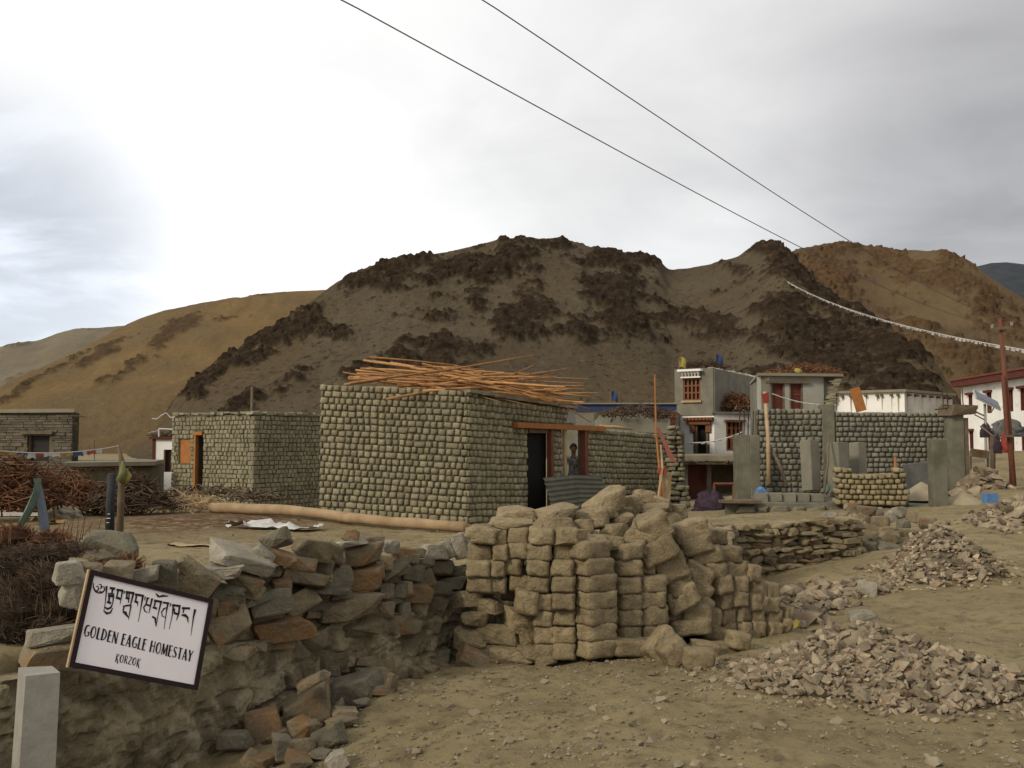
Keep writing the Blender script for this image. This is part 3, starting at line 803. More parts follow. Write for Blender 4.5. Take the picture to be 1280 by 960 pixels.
# ================================================================== the brick house in the middle of the yard
HC = (-.93, 21.0); HL = (-4.22, 21.8); HR = (4.42, 28.2)
def main_house():
    hz = .05
    t = empty('brick_house', (HC[0], HC[1], hz), 'unfinished house of grey mud bricks with loose willow poles piled on its roof', 'house')
    WL = WallFrame(HL, HC, 1)
    WR = WallFrame(HC, HR, 1)
    sl = lambda u: (1 - u / WL.len) * .17                       # the courses sag toward the corner
    zl = lambda u: -.06 + sl(u)
    topl = lambda u: 2.84 + sl(u) * 1.15
    rh = .1405
    layL = brick_layout(WL, 21, rh, .158, zl, topl, [], seed=3)
    slr = lambda u: -u * .035
    zr_ = lambda u: -.06 + slr(u)
    uR = WR.u_of_px(720)                                         # roofed part ends here
    def topr(u): return 2.84 + slr(u) * 1.6 if u < uR else 2.16 + (uR - u) * .015
    ud0, ud1 = WR.u_of_px(660.5), WR.u_of_px(690)
    uw0, uw1 = WR.u_of_px(704), WR.u_of_px(728.5)
    zt = 2.10
    holes = [(ud0, ud1, -.5, zt), (uw0, uw1, .75, zt), (WR.u_of_px(641), WR.u_of_px(752), zt, zt + .13)]
    layR = brick_layout(WR, 21, rh, .175, zr_, topr, holes, seed=8)
    lay_bricks(WL, layL, t, BR_ADOBE, 300, stuff_mat=M_ADOBE, worn=True, skew=lambda u: -.05, key=lambda q: -q[0] if q[1] > .5 else 9 - q[0], seed=12)
    lay_bricks(WR, layR, t, BR_ADOBE, 0, stuff_mat=M_ADOBE, worn=True, skew=lambda u: .035, seed=15)
    # wall cores behind the brick faces
    mb = MB()
    panel(mb, WL, lambda u: zl(u) - .3, lambda u: topl(u) - .04, .30, [], -.045, (.08, .14))
    mb.build('wall', M_MORTAR, t)
    mb = MB()
    cut = [(a, b, c, d) for (a, b, c, d) in holes[:2]]
    WR1 = WallFrame(HC, tuple(WR.at(uR, 0, 0))[:2], 1)
    hl1 = [(a, b, c, d) for (a, b, c, d) in cut]
    panel(mb, WR1, lambda u: zr_(u) - .3, lambda u: topr(min(u, uR - .01)) - .04, .10, [h for h in hl1 if h[0] < uR], -.045, (.14, 0))
    WR2 = WallFrame(tuple(WR.at(uR, 0, 0))[:2], HR, 1)
    panel(mb, WR2, lambda u: zr_(u + uR) - .3, lambda u: topr(u + uR + .02) - .04, .10, [(a - uR, b - uR, c, d) for (a, b, c, d) in hl1 if b > uR], -.045)
    mb.build('wall', M_MORTAR, t)
    # far walls
    q0 = WL.at(.32, -.25, 0); B = WallFrame((q0.x, q0.y), (HL[0] + 3.9, HL[1] + 5.3), -1)
    mb = MB(); panel(mb, B, -.3, 2.85, .3, [], -.02); mb.build('wall', M_ADOBE2, t)
    e = WR.at(WR.u_of_px(697), -.36, 0); e2 = Vector((HL[0] + 3.9, HL[1] + 5.3, 0))
    mb = MB(); panel(mb, WallFrame((e2.x, e2.y), (e.x, e.y), -1), -.3, 2.15, .3, [], -.02); mb.build('wall', M_ADOBE2, t)
    # mud roof just below the brick top
    mb = MB()
    pts = [WL.at(.25, -.3, 0), WL.at(WL.len - .1, -.3, 0), WR.at(uR - .55, -.3, 0), Vector((HL[0] + 3.4, HL[1] + 4.9, 0))]
    zs = [2.86, 2.74, 2.56, 2.72]
    mb.prism([(p.x, p.y) for p in pts], [z - .16 for z in zs], zs)
    mb.build('roof', M_ROOFT, t)
    # top course slab ends over the right wall
    mb = MB()
    for u in np.arange(.2, uR - .1, .42):
        mb.box(WR.at(u, -.10, topr(u) + .03), (.40, .34, .07), Matrix.Rotation(WR.ang, 3, 'Z') @ Matrix.Rotation(.035, 3, 'Y'), .012)
    mb.build('roof_edge', M_ROOFT, t)
    # lintel, door and window frames
    mb = MB()
    ua, ub = WR.u_of_px(642), WR.u_of_px(752)
    a, b = WR.at(ua, .045, zt + .075), WR.at(ub, .045, zt + .035)
    c = (a + b) / 2; d = b - a
    rot = Matrix.Rotation(WR.ang, 3, 'Z') @ Matrix.Rotation(-math.asin(d.z / d.length), 3, 'Y')
    mb.box(c, (d.length, .16, .12), rot)
    mb.build('lintel', M_ORANGE, t)
    ar = Matrix.Rotation(WR.ang, 3, 'Z')
    df = MB(); df.box(WR.at(ud1 - .06, .0, zt / 2 - .15), (.11, .12, zt + .26), ar); df.build('door_frame', M_REDW, t)
    df = MB(); df.box(WR.at((ud0 + ud1) / 2 - .03, -.06, zt - .05), (ud1 - ud0 - .16, .10, .09), ar); df.build('door_head', M_OLDW, t)
    dk = MB(); dk.box(WR.at((ud0 + ud1) / 2 - .03, -.20, zt / 2 - .18), (ud1 - ud0 + .1, .03, zt + .3), ar); dk.build('door', M_DARK, t)  # near-black sheet paints in the shade of the open doorway, no door leaf
    wf = MB(); wf.box(WR.at(uw1 + .06, .01, zt / 2), (.15, .14, zt + .1), ar); wf.build('window_frame', M_REDW, t)
    wf = MB(); wf.box(WR.at(uw0 + .06, .0, 1.40), (.10, .06, 1.38), ar); wf.build('window_frame', M_PALEW, t)
    # torn pale patch between the lintel and the roof poles
    pm = MB(); q = WR.u_of_px(714)
    pm.add([WR.at(q - .24, .02, zt + .16), WR.at(q + .20, .02, zt + .15), WR.at(q + .12, .03, zt + .42), WR.at(q - .14, .03, zt + .50),
            WR.at(q - .24, -.02, zt + .16), WR.at(q + .20, -.02, zt + .15), WR.at(q + .12, -.01, zt + .42), WR.at(q - .14, -.01, zt + .50)],
           [(0, 1, 2, 3), (7, 6, 5, 4), (0, 4, 5, 1), (1, 5, 6, 2), (2, 6, 7, 3), (3, 7, 4, 0)])
    pm.build('render_patch', M_PLASTER_L, t)
    return t, WL, WR, uR, (uw0, uw1), (ud0, ud1)
HOUSE, WL, WR, UR, UW, UD = main_house()

# corrugated sheet leaning in front of door and window
def corrugated():
    a = WR.at(WR.u_of_px(660), .75, 0); b = WR.at(WR.u_of_px(742), .55, 0)
    L_ = (b - a).length; n = 40; rows = 40
    d = (b - a).normalized(); nn = Vector((d.y, -d.x, 0))
    v, f = [], []
    for j in range(rows + 1):
        for i in (0, n // 2, n):
            h = j / rows * 1.02
            wob = .018 * math.sin(h / .115 * 2 * math.pi) + .03 * math.sin(i * .11) * (h - .4)
            p = a + d * (L_ * i / n) - nn * (.30 * h) + nn * wob
            v.append((p.x, p.y, .02 + h * .95 + (.03 if i == n // 2 else 0) - (.04 if i == n else 0)))
    m = len(v)
    for k in range(m): v.append((v[k][0] - nn.x * .006, v[k][1] - nn.y * .006, v[k][2]))
    for j in range(rows):
        for i in range(2):
            q = j * 3 + i
            f.append((q, q + 1, q + 4, q + 3)); f.append((m + q + 3, m + q + 4, m + q + 1, m + q))
    o = link('corrugated_sheet', mesh_from('corrugated_sheet', [Vector(p) - a for p in v], f, M_IRON), None, a)
    tag(o, 'grey corrugated iron sheet leaning across the foot of the open doorway', 'metal sheet')
corrugated()

# willow poles heaped on the roof
def willow():
    r = random.Random(77)
    top_px = [(395, 484), (430, 476), (470, 468), (520, 461), (560, 459), (620, 466), (680, 478), (730, 489), (760, 497)]
    base_px = [(395, 486), (470, 484), (560, 488), (620, 494), (700, 500), (760, 512)]
    specs = []
    for i in range(86):
        cx = r.gauss(585, 62); L_ = r.uniform(1.5, 4.2)
        Y = r.uniform(21.9, 24.2)
        half = L_ / 2 / Y * FPX
        if cx - half < 425: cx = 425 + half + r.uniform(0, 25)
        if cx + half > 738: cx = 738 - half - r.uniform(0, 25)
        t_, b_ = np.interp(cx, *zip(*top_px)), np.interp(cx, *zip(*base_px))
        k = r.random() ** .8
        py = t_ + (b_ - t_) * k
        slope = r.gauss(.055, .11)
        specs.append((cx - half, py - slope * half, cx + half, py + slope * half, Y, r.gauss(0, .9)))
    specs += [(655, 484, 739, 528, 23.6, .3), (545, 459, 700, 494, 22.4, .2), (590, 497, 652, 491, 21.7, .1), (430, 481, 505, 468, 22.4, .2), (560, 470, 690, 503, 22.0, .1), (640, 497, 748, 491, 23.4, .2)]
    for (x0, y0, x1, y1, Y, dy) in specs:
        a, b = P(x0, y0, Y - dy), P(x1, y1, Y + dy)
        rad = r.uniform(.014, .034)
        mid = (a + b) / 2 + Vector((0, r.uniform(-.05, .05), r.uniform(-.06, .09)))
        o_ = a.copy()
        m = MB(); m.tube([a, a.lerp(mid, .5) + Vector((0, 0, .01)), mid, mid.lerp(b, .5), b], [rad, rad * .95, rad * .85, rad * .75, rad * .6], 5)
        ob = m.build('willow_pole', M_WILLOW, None, True, o_)
        ln = (b - a).length; tag(ob, f"{'very long' if ln > 3.6 else 'long' if ln > 2.8 else 'short' if ln < 2.0 else 'middling'} {'thick' if rad > .028 else 'slender' if rad < .02 else 'thin'} willow pole in the heap on the brick house roof", 'pole', 'willow poles heaped on the brick house roof')
willow()
o = MB(); a, b = P(749, 533, 25.2), P(791, 536, 25.4)
o.tube([a, a.lerp(b, .5) + Vector((0, 0, .015)), b], [.045, .04, .03], 7)
tag(o.build('timber_offcut', M_PALEW, None, True, a), 'pale peeled pole end lying beside the orange door lintel', 'pole')

# ------------------------------------------------------------------ house with the orange shutter
def second_house():
    c0 = (-7.25, 28.0); l0 = (-10.25, 30.0); r0 = (-4.4, 32.4)
    t = empty('brick_house', (c0[0], c0[1], -.1), 'small grey brick house with an orange boarded window and a narrow doorway', 'house')
    W1, W2 = WallFrame(l0, c0, 1), WallFrame(c0, r0, 1)
    z0 = -.25; top = lambda u: 2.60
    hd = (W1.u_of_px(242.5), W1.u_of_px(253.5), -.4, 2.10); hw = (W1.u_of_px(223), W1.u_of_px(237.5), 1.17, 1.90)
    lay = brick_layout(W1, 23, .127, .165, lambda u: z0, top, [hd, hw], seed=31)
    lay_bricks(W1, lay, t, BR_ADOBE, 0, stuff_mat=M_ADOBE2, seed=32)
    lay = brick_layout(W2, 23, .127, .165, lambda u: z0, top, [], seed=33)
    lay_bricks(W2, lay, t, BR_ADOBE, 0, stuff_mat=M_ADOBE2, seed=34)
    mb = MB(); panel(mb, W1, -.6, 2.58, .3, [hd, hw], -.04, (.08, .14)); mb.build('wall', M_MORTAR, t)
    mb = MB(); panel(mb, W2, -.6, 2.58, .3, [], -.04, (.14, 0)); mb.build('wall', M_MORTAR, t)
    bk = (l0[0] + 2.85, l0[1] + 4.4)
    mb = MB(); panel(mb, WallFrame(l0, bk, -1), -.6, 2.5, .3, [], -.03, (.3, 0)); mb.build('wall', M_ADOBE2, t)
    mb = MB(); mb.prism([(l0[0] + .25, l0[1] + .2), (c0[0], c0[1] + .3), (r0[0] - .3, r0[1] - .1), bk], 2.36, 2.56); mb.build('roof', M_ROOFT, t)
    ar = Matrix.Rotation(W1.ang, 3, 'Z')
    mb = MB(); mb.box(W1.at((hw[0] + hw[1]) / 2, -.10, (hw[2] + hw[3]) / 2), (hw[1] - hw[0] - .01, .06, hw[3] - hw[2] - .01), ar); mb.build('window', M_ORANGE, t)
    mb = MB(); mb.box(W1.at((hd[0] + hd[1]) / 2, -.02, 2.06), (hd[1] - hd[0] - .01, .12, .10), ar); mb.build('lintel', M_ORANGE, t)
    mb = MB(); mb.box(W1.at(hd[0] + .05, -.04, .85), (.08, .12, 2.3), ar); mb.build('door_frame', M_ORANGE, t)
    mb = MB(); mb.box(W1.at((hd[0] + hd[1]) / 2 + .05, -.28, .85), (hd[1] - hd[0] - .1, .03, 2.4), ar); mb.build('door', M_DARK, t)  # dark sheet in place of a leaf, interior shade put into its colour
    # ragged coping of flat stones
    r = random.Random(5)
    mb = MB()
    for W in (W1, W2):
        u = .1
        while u < W.len - .1:
            w = r.uniform(.15, .35); mb.tint = r.uniform(-.2, .2)
            mb.box(W.at(u + w / 2, -.12 + r.uniform(-.05, .05), 2.63 + r.uniform(-.01, .02)), (w * .9, .3, r.uniform(.04, .09)), Matrix.Rotation(W.ang + r.gauss(0, .1), 3, 'Z'), .015)
            u += w
    tag(mb.build('coping', M_ADOBE2, t), kind='stuff')
second_house()

# ------------------------------------------------------------------ dark layered-stone building at the far left
def stone_building():
    a = (-16.6, 31.0); b = (-13.05, 29.4); c = (-11.8, 33.5)
    b = tuple(P(90, 555, 29.4))[:2]; a = tuple(P(-60, 555, 30.0))[:2]; c = tuple(P(70, 555, 34))[:2]
    t = empty('stone_building', (b[0], b[1], 0), 'dark building of thin layered stone with one black window', 'building')
    W1 = WallFrame(a, b, 1)
    z1 = P(90, 511, 29.4).z
    hw = (W1.u_of_px(33), W1.u_of_px(61), P(50, 577, 29.7).z, P(50, 543, 29.7).z)
    r = random.Random(9); mb = MB()
    z = -.3
    while z < z1 - .12:
        h = r.uniform(.05, .11); u = 0
        while u < W1.len:
            w = r.uniform(.12, .45); aa, bb = u, min(u + w, W1.len); u += w
            if in_holes(aa + .03, bb - .03, z + .02, z + h - .02, [hw]): continue
            mb.tint = r.uniform(-.25, .25)
            mb.box(W1.at((aa + bb) / 2, -.1 + r.uniform(-.02, .02), z + h / 2), (bb - aa - .012, .22, h - .012), W1.ang, .006)
        z += h
    tag(mb.build('stone', M_SLATE, t), kind='stuff')
    mb = MB(); panel(mb, W1, -.5, z1 - .12, .3, [hw], -.03); mb.build('wall', M_MORTAR, t)
    mb = MB(); panel(mb, WallFrame(b, c, 1), -.5, z1 - .13, .3, [], -.02, (.3, 0)); mb.build('wall', M_SLATE, t)
    mb = MB(); mb.prism([(a[0] - .1, a[1] - .12), (b[0] + .1, b[1] - .14), (c[0] + .1, c[1]), (a[0], a[1] + 4)], z1 - .11, z1); mb.build('roof', M_ROOFT, t)
    mb = MB(); mb.box(W1.at((hw[0] + hw[1]) / 2, -.20, (hw[2] + hw[3]) / 2), (hw[1] - hw[0] + .02, .04, hw[3] - hw[2] + .02), W1.ang); mb.build('window', M_GLASSD, t)
    ar = W1.ang
    for q in (hw[0] + .03, hw[1] - .03):
        mb = MB(); mb.box(W1.at(q, -.15, (hw[2] + hw[3]) / 2), (.05, .06, hw[3] - hw[2]), ar); mb.build('window_frame', M_OLDW, t)
    mb = MB(); mb.box(W1.at((hw[0] + hw[1]) / 2, .02, hw[3] + .05), (hw[1] - hw[0] + .3, .16, .09), ar); mb.build('lintel', M_OLDW, t)
    mb = MB(); p = W1.at(W1.len - .1, .02, z1 - .2); mb.tube([p, p + Vector((.5, .05, -.03))], .025, 5); mb.build('roof_beam', M_OLDW, t)
stone_building()

# ------------------------------------------------------------------ low flat-roofed shed between
def low_shed():
    a, b = P(86, 590, 27.5), P(192, 590, 29.5)
    c, d = P(205, 590, 33), P(92, 590, 32)
    t = empty('low_shed', (a.x, a.y, 0), 'low mud shed with a flat pale roof beside the dark stone building', 'shed')
    mb = MB(); mb.prism([(a.x, a.y), (b.x, b.y), (c.x, c.y), (d.x, d.y)], -.3, 1.12); mb.build('wall', M_MORTAR, t)
    mb = MB(); mb.prism([(a.x - .1, a.y - .15), (b.x + .1, b.y - .15), (c.x, c.y), (d.x, d.y)], 1.123, 1.24); mb.build('roof', M_ROOFT, t)
    mb = MB()
    r = random.Random(4)
    for i in range(46):
        k = i / 45; p = a.lerp(b, k); w = .1
        mb.tube([Vector((p.x, p.y + .25, 1.09)), Vector((p.x + r.uniform(-.05, .05), p.y - .06 - r.uniform(0, .14), 1.05 + r.uniform(-.03, .02)))], .022, 4)
    tag(mb.build('eave_twigs', M_TWIGR, t), kind='stuff')
    st = MB(); p = P(118, 575, 29.6); q = P(118, 550, 29.6)
    st.tube([Vector((p.x, p.y, 1.2)), Vector((q.x, q.y, q.z))], .012, 4); st.build('roof_stick', M_OLDW, t)
low_shed()

# ------------------------------------------------------------------ small whitewashed hut with red corner and roof rail
def white_hut():
    Y = 36.0
    t = empty('white_hut', P(200, 600, Y), 'tiny whitewashed hut with a red corner stripe behind the orange shuttered house', 'hut')
    x0, x1 = P(191, 555, Y).x, P(235, 555, Y).x
    z0, z1 = -.3, P(200, 549, Y).z
    W = WallFrame((x0, Y), (x1, Y), 1)
    hw = (P(205, 555, Y).x - x0, P(215.5, 555, Y).x - x0, P(200, 590, Y).z, P(200, 562, Y).z)
    mb = MB(); panel(mb, W, z0, z1, .3, [hw], 0); mb.build('wall', M_WHITE, t)
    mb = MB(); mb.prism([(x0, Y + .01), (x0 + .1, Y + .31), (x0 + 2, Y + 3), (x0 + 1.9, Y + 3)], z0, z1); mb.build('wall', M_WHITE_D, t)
    mb = MB(); mb.box((x0 + .05, Y - .012, (z0 + z1) / 2), (.11, .02, z1 - z0), 0.0); mb.build('corner_stripe', M_RED, t)
    mb = MB(); mb.box((x0 + (hw[0] + hw[1]) / 2, Y + .12, (hw[2] + hw[3]) / 2), (hw[1] - hw[0], .03, hw[3] - hw[2]), 0.0); w = mb.build('window', M_GLASSD, t)
    for q in (hw[0] + .02, hw[1] - .02):
        mb = MB(); mb.box((x0 + q, Y + .03, (hw[2] + hw[3]) / 2), (.05, .06, hw[3] - hw[2]), 0.0); mb.build('frame', M_WINFR, w)
    mb = MB(); mb.prism([(x0 - .12, Y - .1), (x1, Y - .1), (x1 + 1, Y + 3), (x0 + 1.8, Y + 3)], z1 + .002, z1 + .09); mb.build('roof', M_RED, t)
    mb = MB(); r = random.Random(2)
    for i in range(60):
        x = r.uniform(x0, x1); p = Vector((x, Y + r.uniform(0, .8), z1 + .1)); mb.tube([p, p + Vector((r.uniform(-.4, .4), r.uniform(-.3, .3), r.uniform(.02, .25)))], .012, 3)
    tag(mb.build('roof_brush', M_TWIG, t), kind='stuff')
    # white rail
    p0, p1, p2 = P(198.5, 548, Y), P(198.5, 536, Y), P(219, 537, Y)
    mb = MB(); mb.tube([p0, p1], .035, 5); mb.tube([p1, p2], .03, 5); mb.tube([P(186, 541, Y), P(198, 538, Y)], .012, 4); mb.build('rail', M_SHEETW, t)
white_hut()
o = MB(); a, b = P(190, 523, 33), P(216, 524, 33)
pts = [a, P(196, 524, 33), P(202, 519, 33), P(208, 516, 33), P(213, 522, 33), P(219, 521, 32)]
o.tube(pts, .018, 4)
tag(o.build('tangled_wire', M_SHEETW, None, False, a), 'thin white tangle of wire above the whitewashed hut roof', 'wire')
# thin dark pole behind the second house
p0, p1 = P(314, 560, 36), P(315, 483, 36); p0.z = -.2
o = MB(); o.tube([p0, p1], [.06, .045], 6); tag(o.build('dark_pole', M_OLDW, None, True, p0), 'thin dark pole standing up behind the orange shuttered house', 'pole')
# ================================================================== houses on the right
def xy(px, Y): p = P(px, 555, Y); return (p.x, p.y)
def zz(py, Y): return P(640, py, Y).z

def white_house():
    A, C, D = xy(844.5, 46.0), xy(893, 45.0), xy(948, 46.2)
    U2 = xy(951, 52.0); U3 = (U2[0] - 1.7, U2[1] + 1.0)
    L3 = (D[0] + 1.8, D[1] + 6); L4 = (A[0] + 2.2, A[1] + 7)
    t = empty('two_storey_house', (C[0], C[1], -.3), 'two storey house, white below and bare grey plaster above with a carved white window hood', 'house')
    zs = zz(519, 45); z0 = -.6; zt = zz(460, 45)
    WA, WB = WallFrame(A, C, 1), WallFrame(C, D, 1)
    dz0, dz1 = z0, zz(531, 45)
    hd = (WA.u_of_px(866), WA.u_of_px(887), dz0, dz1)
    hb = (WB.u_of_px(908), WB.u_of_px(928), zz(563, 45.5), zz(528, 45.5))
    mb = MB(); panel(mb, WA, z0, zs, .35, [hd], 0); mb.build('lower_wall', M_WHITE, t)
    mb = MB(); panel(mb, WB, z0, zz(517, 45), .35, [hb], 0); mb.build('lower_wall', M_WHITE, t)
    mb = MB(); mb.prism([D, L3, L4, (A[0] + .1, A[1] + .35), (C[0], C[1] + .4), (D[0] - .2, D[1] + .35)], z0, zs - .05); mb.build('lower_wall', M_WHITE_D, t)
    mb = MB(); mb.prism([(C[0] - .1, C[1] - .12), (D[0] + .15, D[1] - .12), L3, (C[0] + .5, C[1] + 4)], zz(517, 45) + .003, zz(514.5, 45)); mb.build('terrace_roof', M_ROOFT, t)
    # upper storey
    WU = WallFrame(A, C, 1)
    hu = (WU.u_of_px(855), WU.u_of_px(877), zz(500, 45.3), zz(473, 45.3))
    mb = MB(); panel(mb, WU, zs + .002, zt, .35, [hu], .05); mb.build('upper_wall', M_PLASTER, t)
    mb = MB(); panel(mb, WallFrame(C, U2, 1), zs + .004, zt - .02, .35, [], .05); mb.build('upper_wall', M_PLASTER, t)
    mb = MB(); mb.prism([(A[0] + .1, A[1] + .4), (C[0] - .05, C[1] + .45), (U2[0] - .35, U2[1]), U3], zt - .35, zt - .2); mb.build('roof', M_ROOFT, t)
    mb = MB(); panel(mb, WallFrame(A, U3, -1), zs, zt - .02, .3, [], -.02); mb.build('upper_wall', M_PLASTER, t)
    ar = WU.ang
    uc, zc, uw, uh = (hu[0] + hu[1]) / 2, (hu[2] + hu[3]) / 2, hu[1] - hu[0], hu[3] - hu[2]
    mb = MB(); mb.box(WU.at(uc, -.10, zc), (uw, .03, uh), ar); w = mb.build('window', M_GLASSD, t)
    for k in (0, .25, .5, .75, 1):
        mb = MB(); mb.box(WU.at(hu[0] + .04 + (uw - .08) * k, -.02, zc), (.075, .09, uh), ar); mb.build('mullion', M_WINFR, w)
    for k in (.02, .35, .68, .98):
        mb = MB(); mb.box(WU.at(uc, -.025, hu[2] + uh * k), (uw - .02, .07, .07), ar); mb.build('rail', M_WINFR, w)
    mb = MB(); mb.box(WU.at(uc, .08, hu[2] - .06), (uw + .1, .16, .09), ar); mb.build('sill', M_PALEW, w)
    # carved hood: white box on scallops
    zh0, zh1 = zz(472, 45.2), zz(461, 45.2)
    mb = MB(); mb.box(WU.at(uc, .22, zh1 - .06), (uw + .28, .36, .10), ar); mb.box(WU.at(uc, .14, zh0 + .03), (uw + .08, .2, .06), ar); hood = mb.build('window_hood', M_WHITE, t)
    for k in range(6):
        q = uc + (k - 2.5) * (uw / 5.6)
        mb = MB(); mb.tube([WU.at(q, .18, zh0 + .06), WU.at(q + .02, .24, (zh0 + zh1) / 2), WU.at(q - .03, .30, zh1 - .10)], [.05, .065, .05], 6); mb.build('scallop', M_WHITE_D, hood)
    # doorway with carved frame
    dc, dw = (hd[0] + hd[1]) / 2, hd[1] - hd[0]
    mb = MB(); mb.box(WA.at(dc, -.22, (dz0 + dz1) / 2), (dw, .03, dz1 - dz0), ar); mb.build('door', M_DARK, t)  # shade inside the doorway painted as a near-black sheet
    for q in (hd[0] + .18, hd[1] - .10):
        mb = MB(); mb.box(WA.at(q, -.02, (dz0 + dz1) / 2), (.12, .12, dz1 - dz0), ar); mb.build('door_frame', M_OLDW, t)
    zb = dz1
    mb = MB()
    mb.box(WA.at(dc - .05, .10, zb + .10), (dw + .3, .2, .16), ar)
    mb.box(WA.at(dc - .05, .15, zb + .27), (dw + .55, .3, .14), ar)
    for k in range(7): mb.box(WA.at(dc - .05 + (k - 3) * (dw + .4) / 7, .33, zb + .27), (.08, .08, .1), ar)
    mb.build('door_lintel', M_WINFR, t)
    for q, zq in ((hd[0] + .02, zb - .18), (hd[1] - .03, zb - .18)):
        mb = MB(); mb.box(WA.at(q, .05, zq), (.24, .12, .30), ar); mb.build('door_bracket', M_WINFR, t)
    # lower window
    uc, zc, uw, uh = (hb[0] + hb[1]) / 2, (hb[2] + hb[3]) / 2, hb[1] - hb[0], hb[3] - hb[2]
    ab = WB.ang
    mb = MB(); mb.box(WB.at(uc, -.12, zc), (uw, .03, uh), ab); w = mb.build('window', M_GLASSD, t)
    for k in (0, .33, .62, 1):
        mb = MB(); mb.box(WB.at(hb[0] + .04 + (uw - .08) * k, -.03, zc), (.09, .1, uh), ab); mb.build('mullion', M_WINFR, w)
    for k in (.03, .55, .8):
        mb = MB(); mb.box(WB.at(uc, -.035, hb[2] + uh * k), (uw - .02, .08, .07), ab); mb.build('rail', M_WINFR, w)
    mb = MB(); mb.box(WB.at(uc, .06, hb[3] + .07), (uw + .25, .16, .1), ab); mb.build('window_lintel', M_WINFR, w)
    # parapet crumbs
    mb = MB(); r = random.Random(6)
    for i in range(26):
        k = r.random(); p = Vector((*C, 0)).lerp(Vector((*U2, 0)), k); mb.tint = r.uniform(-.2, .3)
        mb.box((p.x - .1, p.y + .1, zt + .02), (r.uniform(.1, .4), .25, r.uniform(.05, .12)), r.uniform(0, 3), .02)
    tag(mb.build('parapet_stone', M_WHITE_D, t), kind='stuff')
    return zt
ZT = white_house()

def brush_heap(name, c, rx, ry, h, n, L_, rad, mat, seed, label, cat='brushwood', extra=None, up=.35, group=None):
    r = random.Random(seed); mb = MB(); c = Vector(c)
    for i in range(n):
        a = r.uniform(0, 2 * math.pi); q = math.sqrt(r.random())
        x, y = math.cos(a) * q * rx, math.sin(a) * q * ry
        z = h * (1 - q * q) * r.random() ** .5
        d = Vector((r.gauss(0, 1), r.gauss(0, .6), r.gauss(up, .35))).normalized() * L_ * r.uniform(.4, 1)
        p = c + Vector((x, y, z)); mb.tint = r.uniform(-.4, .7)
        mid = p + Vector((r.gauss(0, .12), r.gauss(0, .12), r.gauss(.05, .1))) * L_
        mb.tube([p - d * .5, mid, p + d * .5], [rad, rad * .8, rad * .4], 3, False)
    o = mb.build(name, mat, None, False, c)
    return tag(o, label, cat, group)

p = P(915, 511, 46.5); brush_heap('firewood_heap', p, 1.25, .9, .75, 420, .7, .03, M_TWIGR, 3, 'brown heap of firewood drying on the white terrace roof')
p = P(868, 459, 46.5); brush_heap('roof_brush', p + Vector((.4, 0, 0)), 1.3, .4, .3, 130, .6, .02, M_TWIG, 4, 'sparse dark brush along the top of the grey plastered storey')

def flag_on_stick(px, py0, py1, Y, mat, w, label):
    a, b = P(px, py0, Y), P(px + 1, py1, Y)
    t = empty('roof_flag', a, label, 'flag')
    m = MB(); m.tube([a, b], .02, 5); m.build('stick', M_OLDW, t)
    m = MB(); L_ = (b - a).length
    v, f = [], []
    for i in range(5):
        for j in range(4):
            u = i / 4; q = j / 3
            v.append(b + Vector((.02 + w * u, .10 * math.sin(u * 5 + q * 2) + .02, -L_ * .72 * q - .12 * u * u + .04 * math.sin(4 * u))))
    for i in range(4):
        for j in range(3): f.append((i * 4 + j, i * 4 + j + 1, i * 4 + j + 5, i * 4 + j + 4))
    m.add(v, f); m.build('cloth', mat, t, True)
flag_on_stick(848, 464, 446, 45.6, M_FYEL, .28, 'yellow flag on a stick at the corner of the grey storey')
flag_on_stick(894, 462, 443, 46.5, M_FBLU, .30, 'dark blue flag on a stick on the grey storey roof')
flag_on_stick(763, 506, 489, 41, M_FBLU, .25, 'small blue flag on the flat roof behind the brick house')

def back_roofs():
    t = empty('mud_house', P(760, 540, 41), 'low grey mud house with a dark blue band behind the brick house', 'house')
    a, b = P(700, 555, 41), P(846, 555, 41)
    mb = MB(); mb.prism([(a.x, 41), (b.x, 41), (b.x + 1, 46), (a.x, 46)], -.3, zz(514, 41)); mb.build('wall', M_PLASTER, t)
    m2 = MB(); m2.box(((a.x + b.x) / 2, 40.97, zz(509, 41)), (b.x - a.x, .12, .30), 0.0); m2.build('roof_band', M_FBLU, t)
    m2 = MB(); m2.box(((a.x + b.x) / 2, 40.95, zz(504.5, 41)), (b.x - a.x + .2, .3, .06), 0.0); m2.build('roof_edge', M_ROOFT, t)
    q = P(832, 555, 40.8)
    m2 = MB(); m2.box((q.x, 40.9, zz(518, 41)), (.95, .16, .26), 0.0); m2.build('window_lintel', M_WINFR, t)
    m2 = MB(); m2.box((q.x, 40.94, zz(526, 41)), (.85, .1, .24), 0.0); m2.build('window', M_RED, t)
back_roofs()
p = P(795, 520, 33); brush_heap('roof_brush', p, 1.3, .8, .35, 220, .6, .02, M_TWIG, 14, 'grey brush and twigs on the lower roof behind the brick house')
o = MB(); a, b = xy(752, 32.5), xy(838, 32.5)
o.prism([a, b, (b[0] + .3, 35), (a[0], 35)], -.4, zz(523, 32.5))
tag(o.build('mud_wall', M_PLASTER, None, False), 'plain mud wall with brush on top behind the brick house', 'wall')

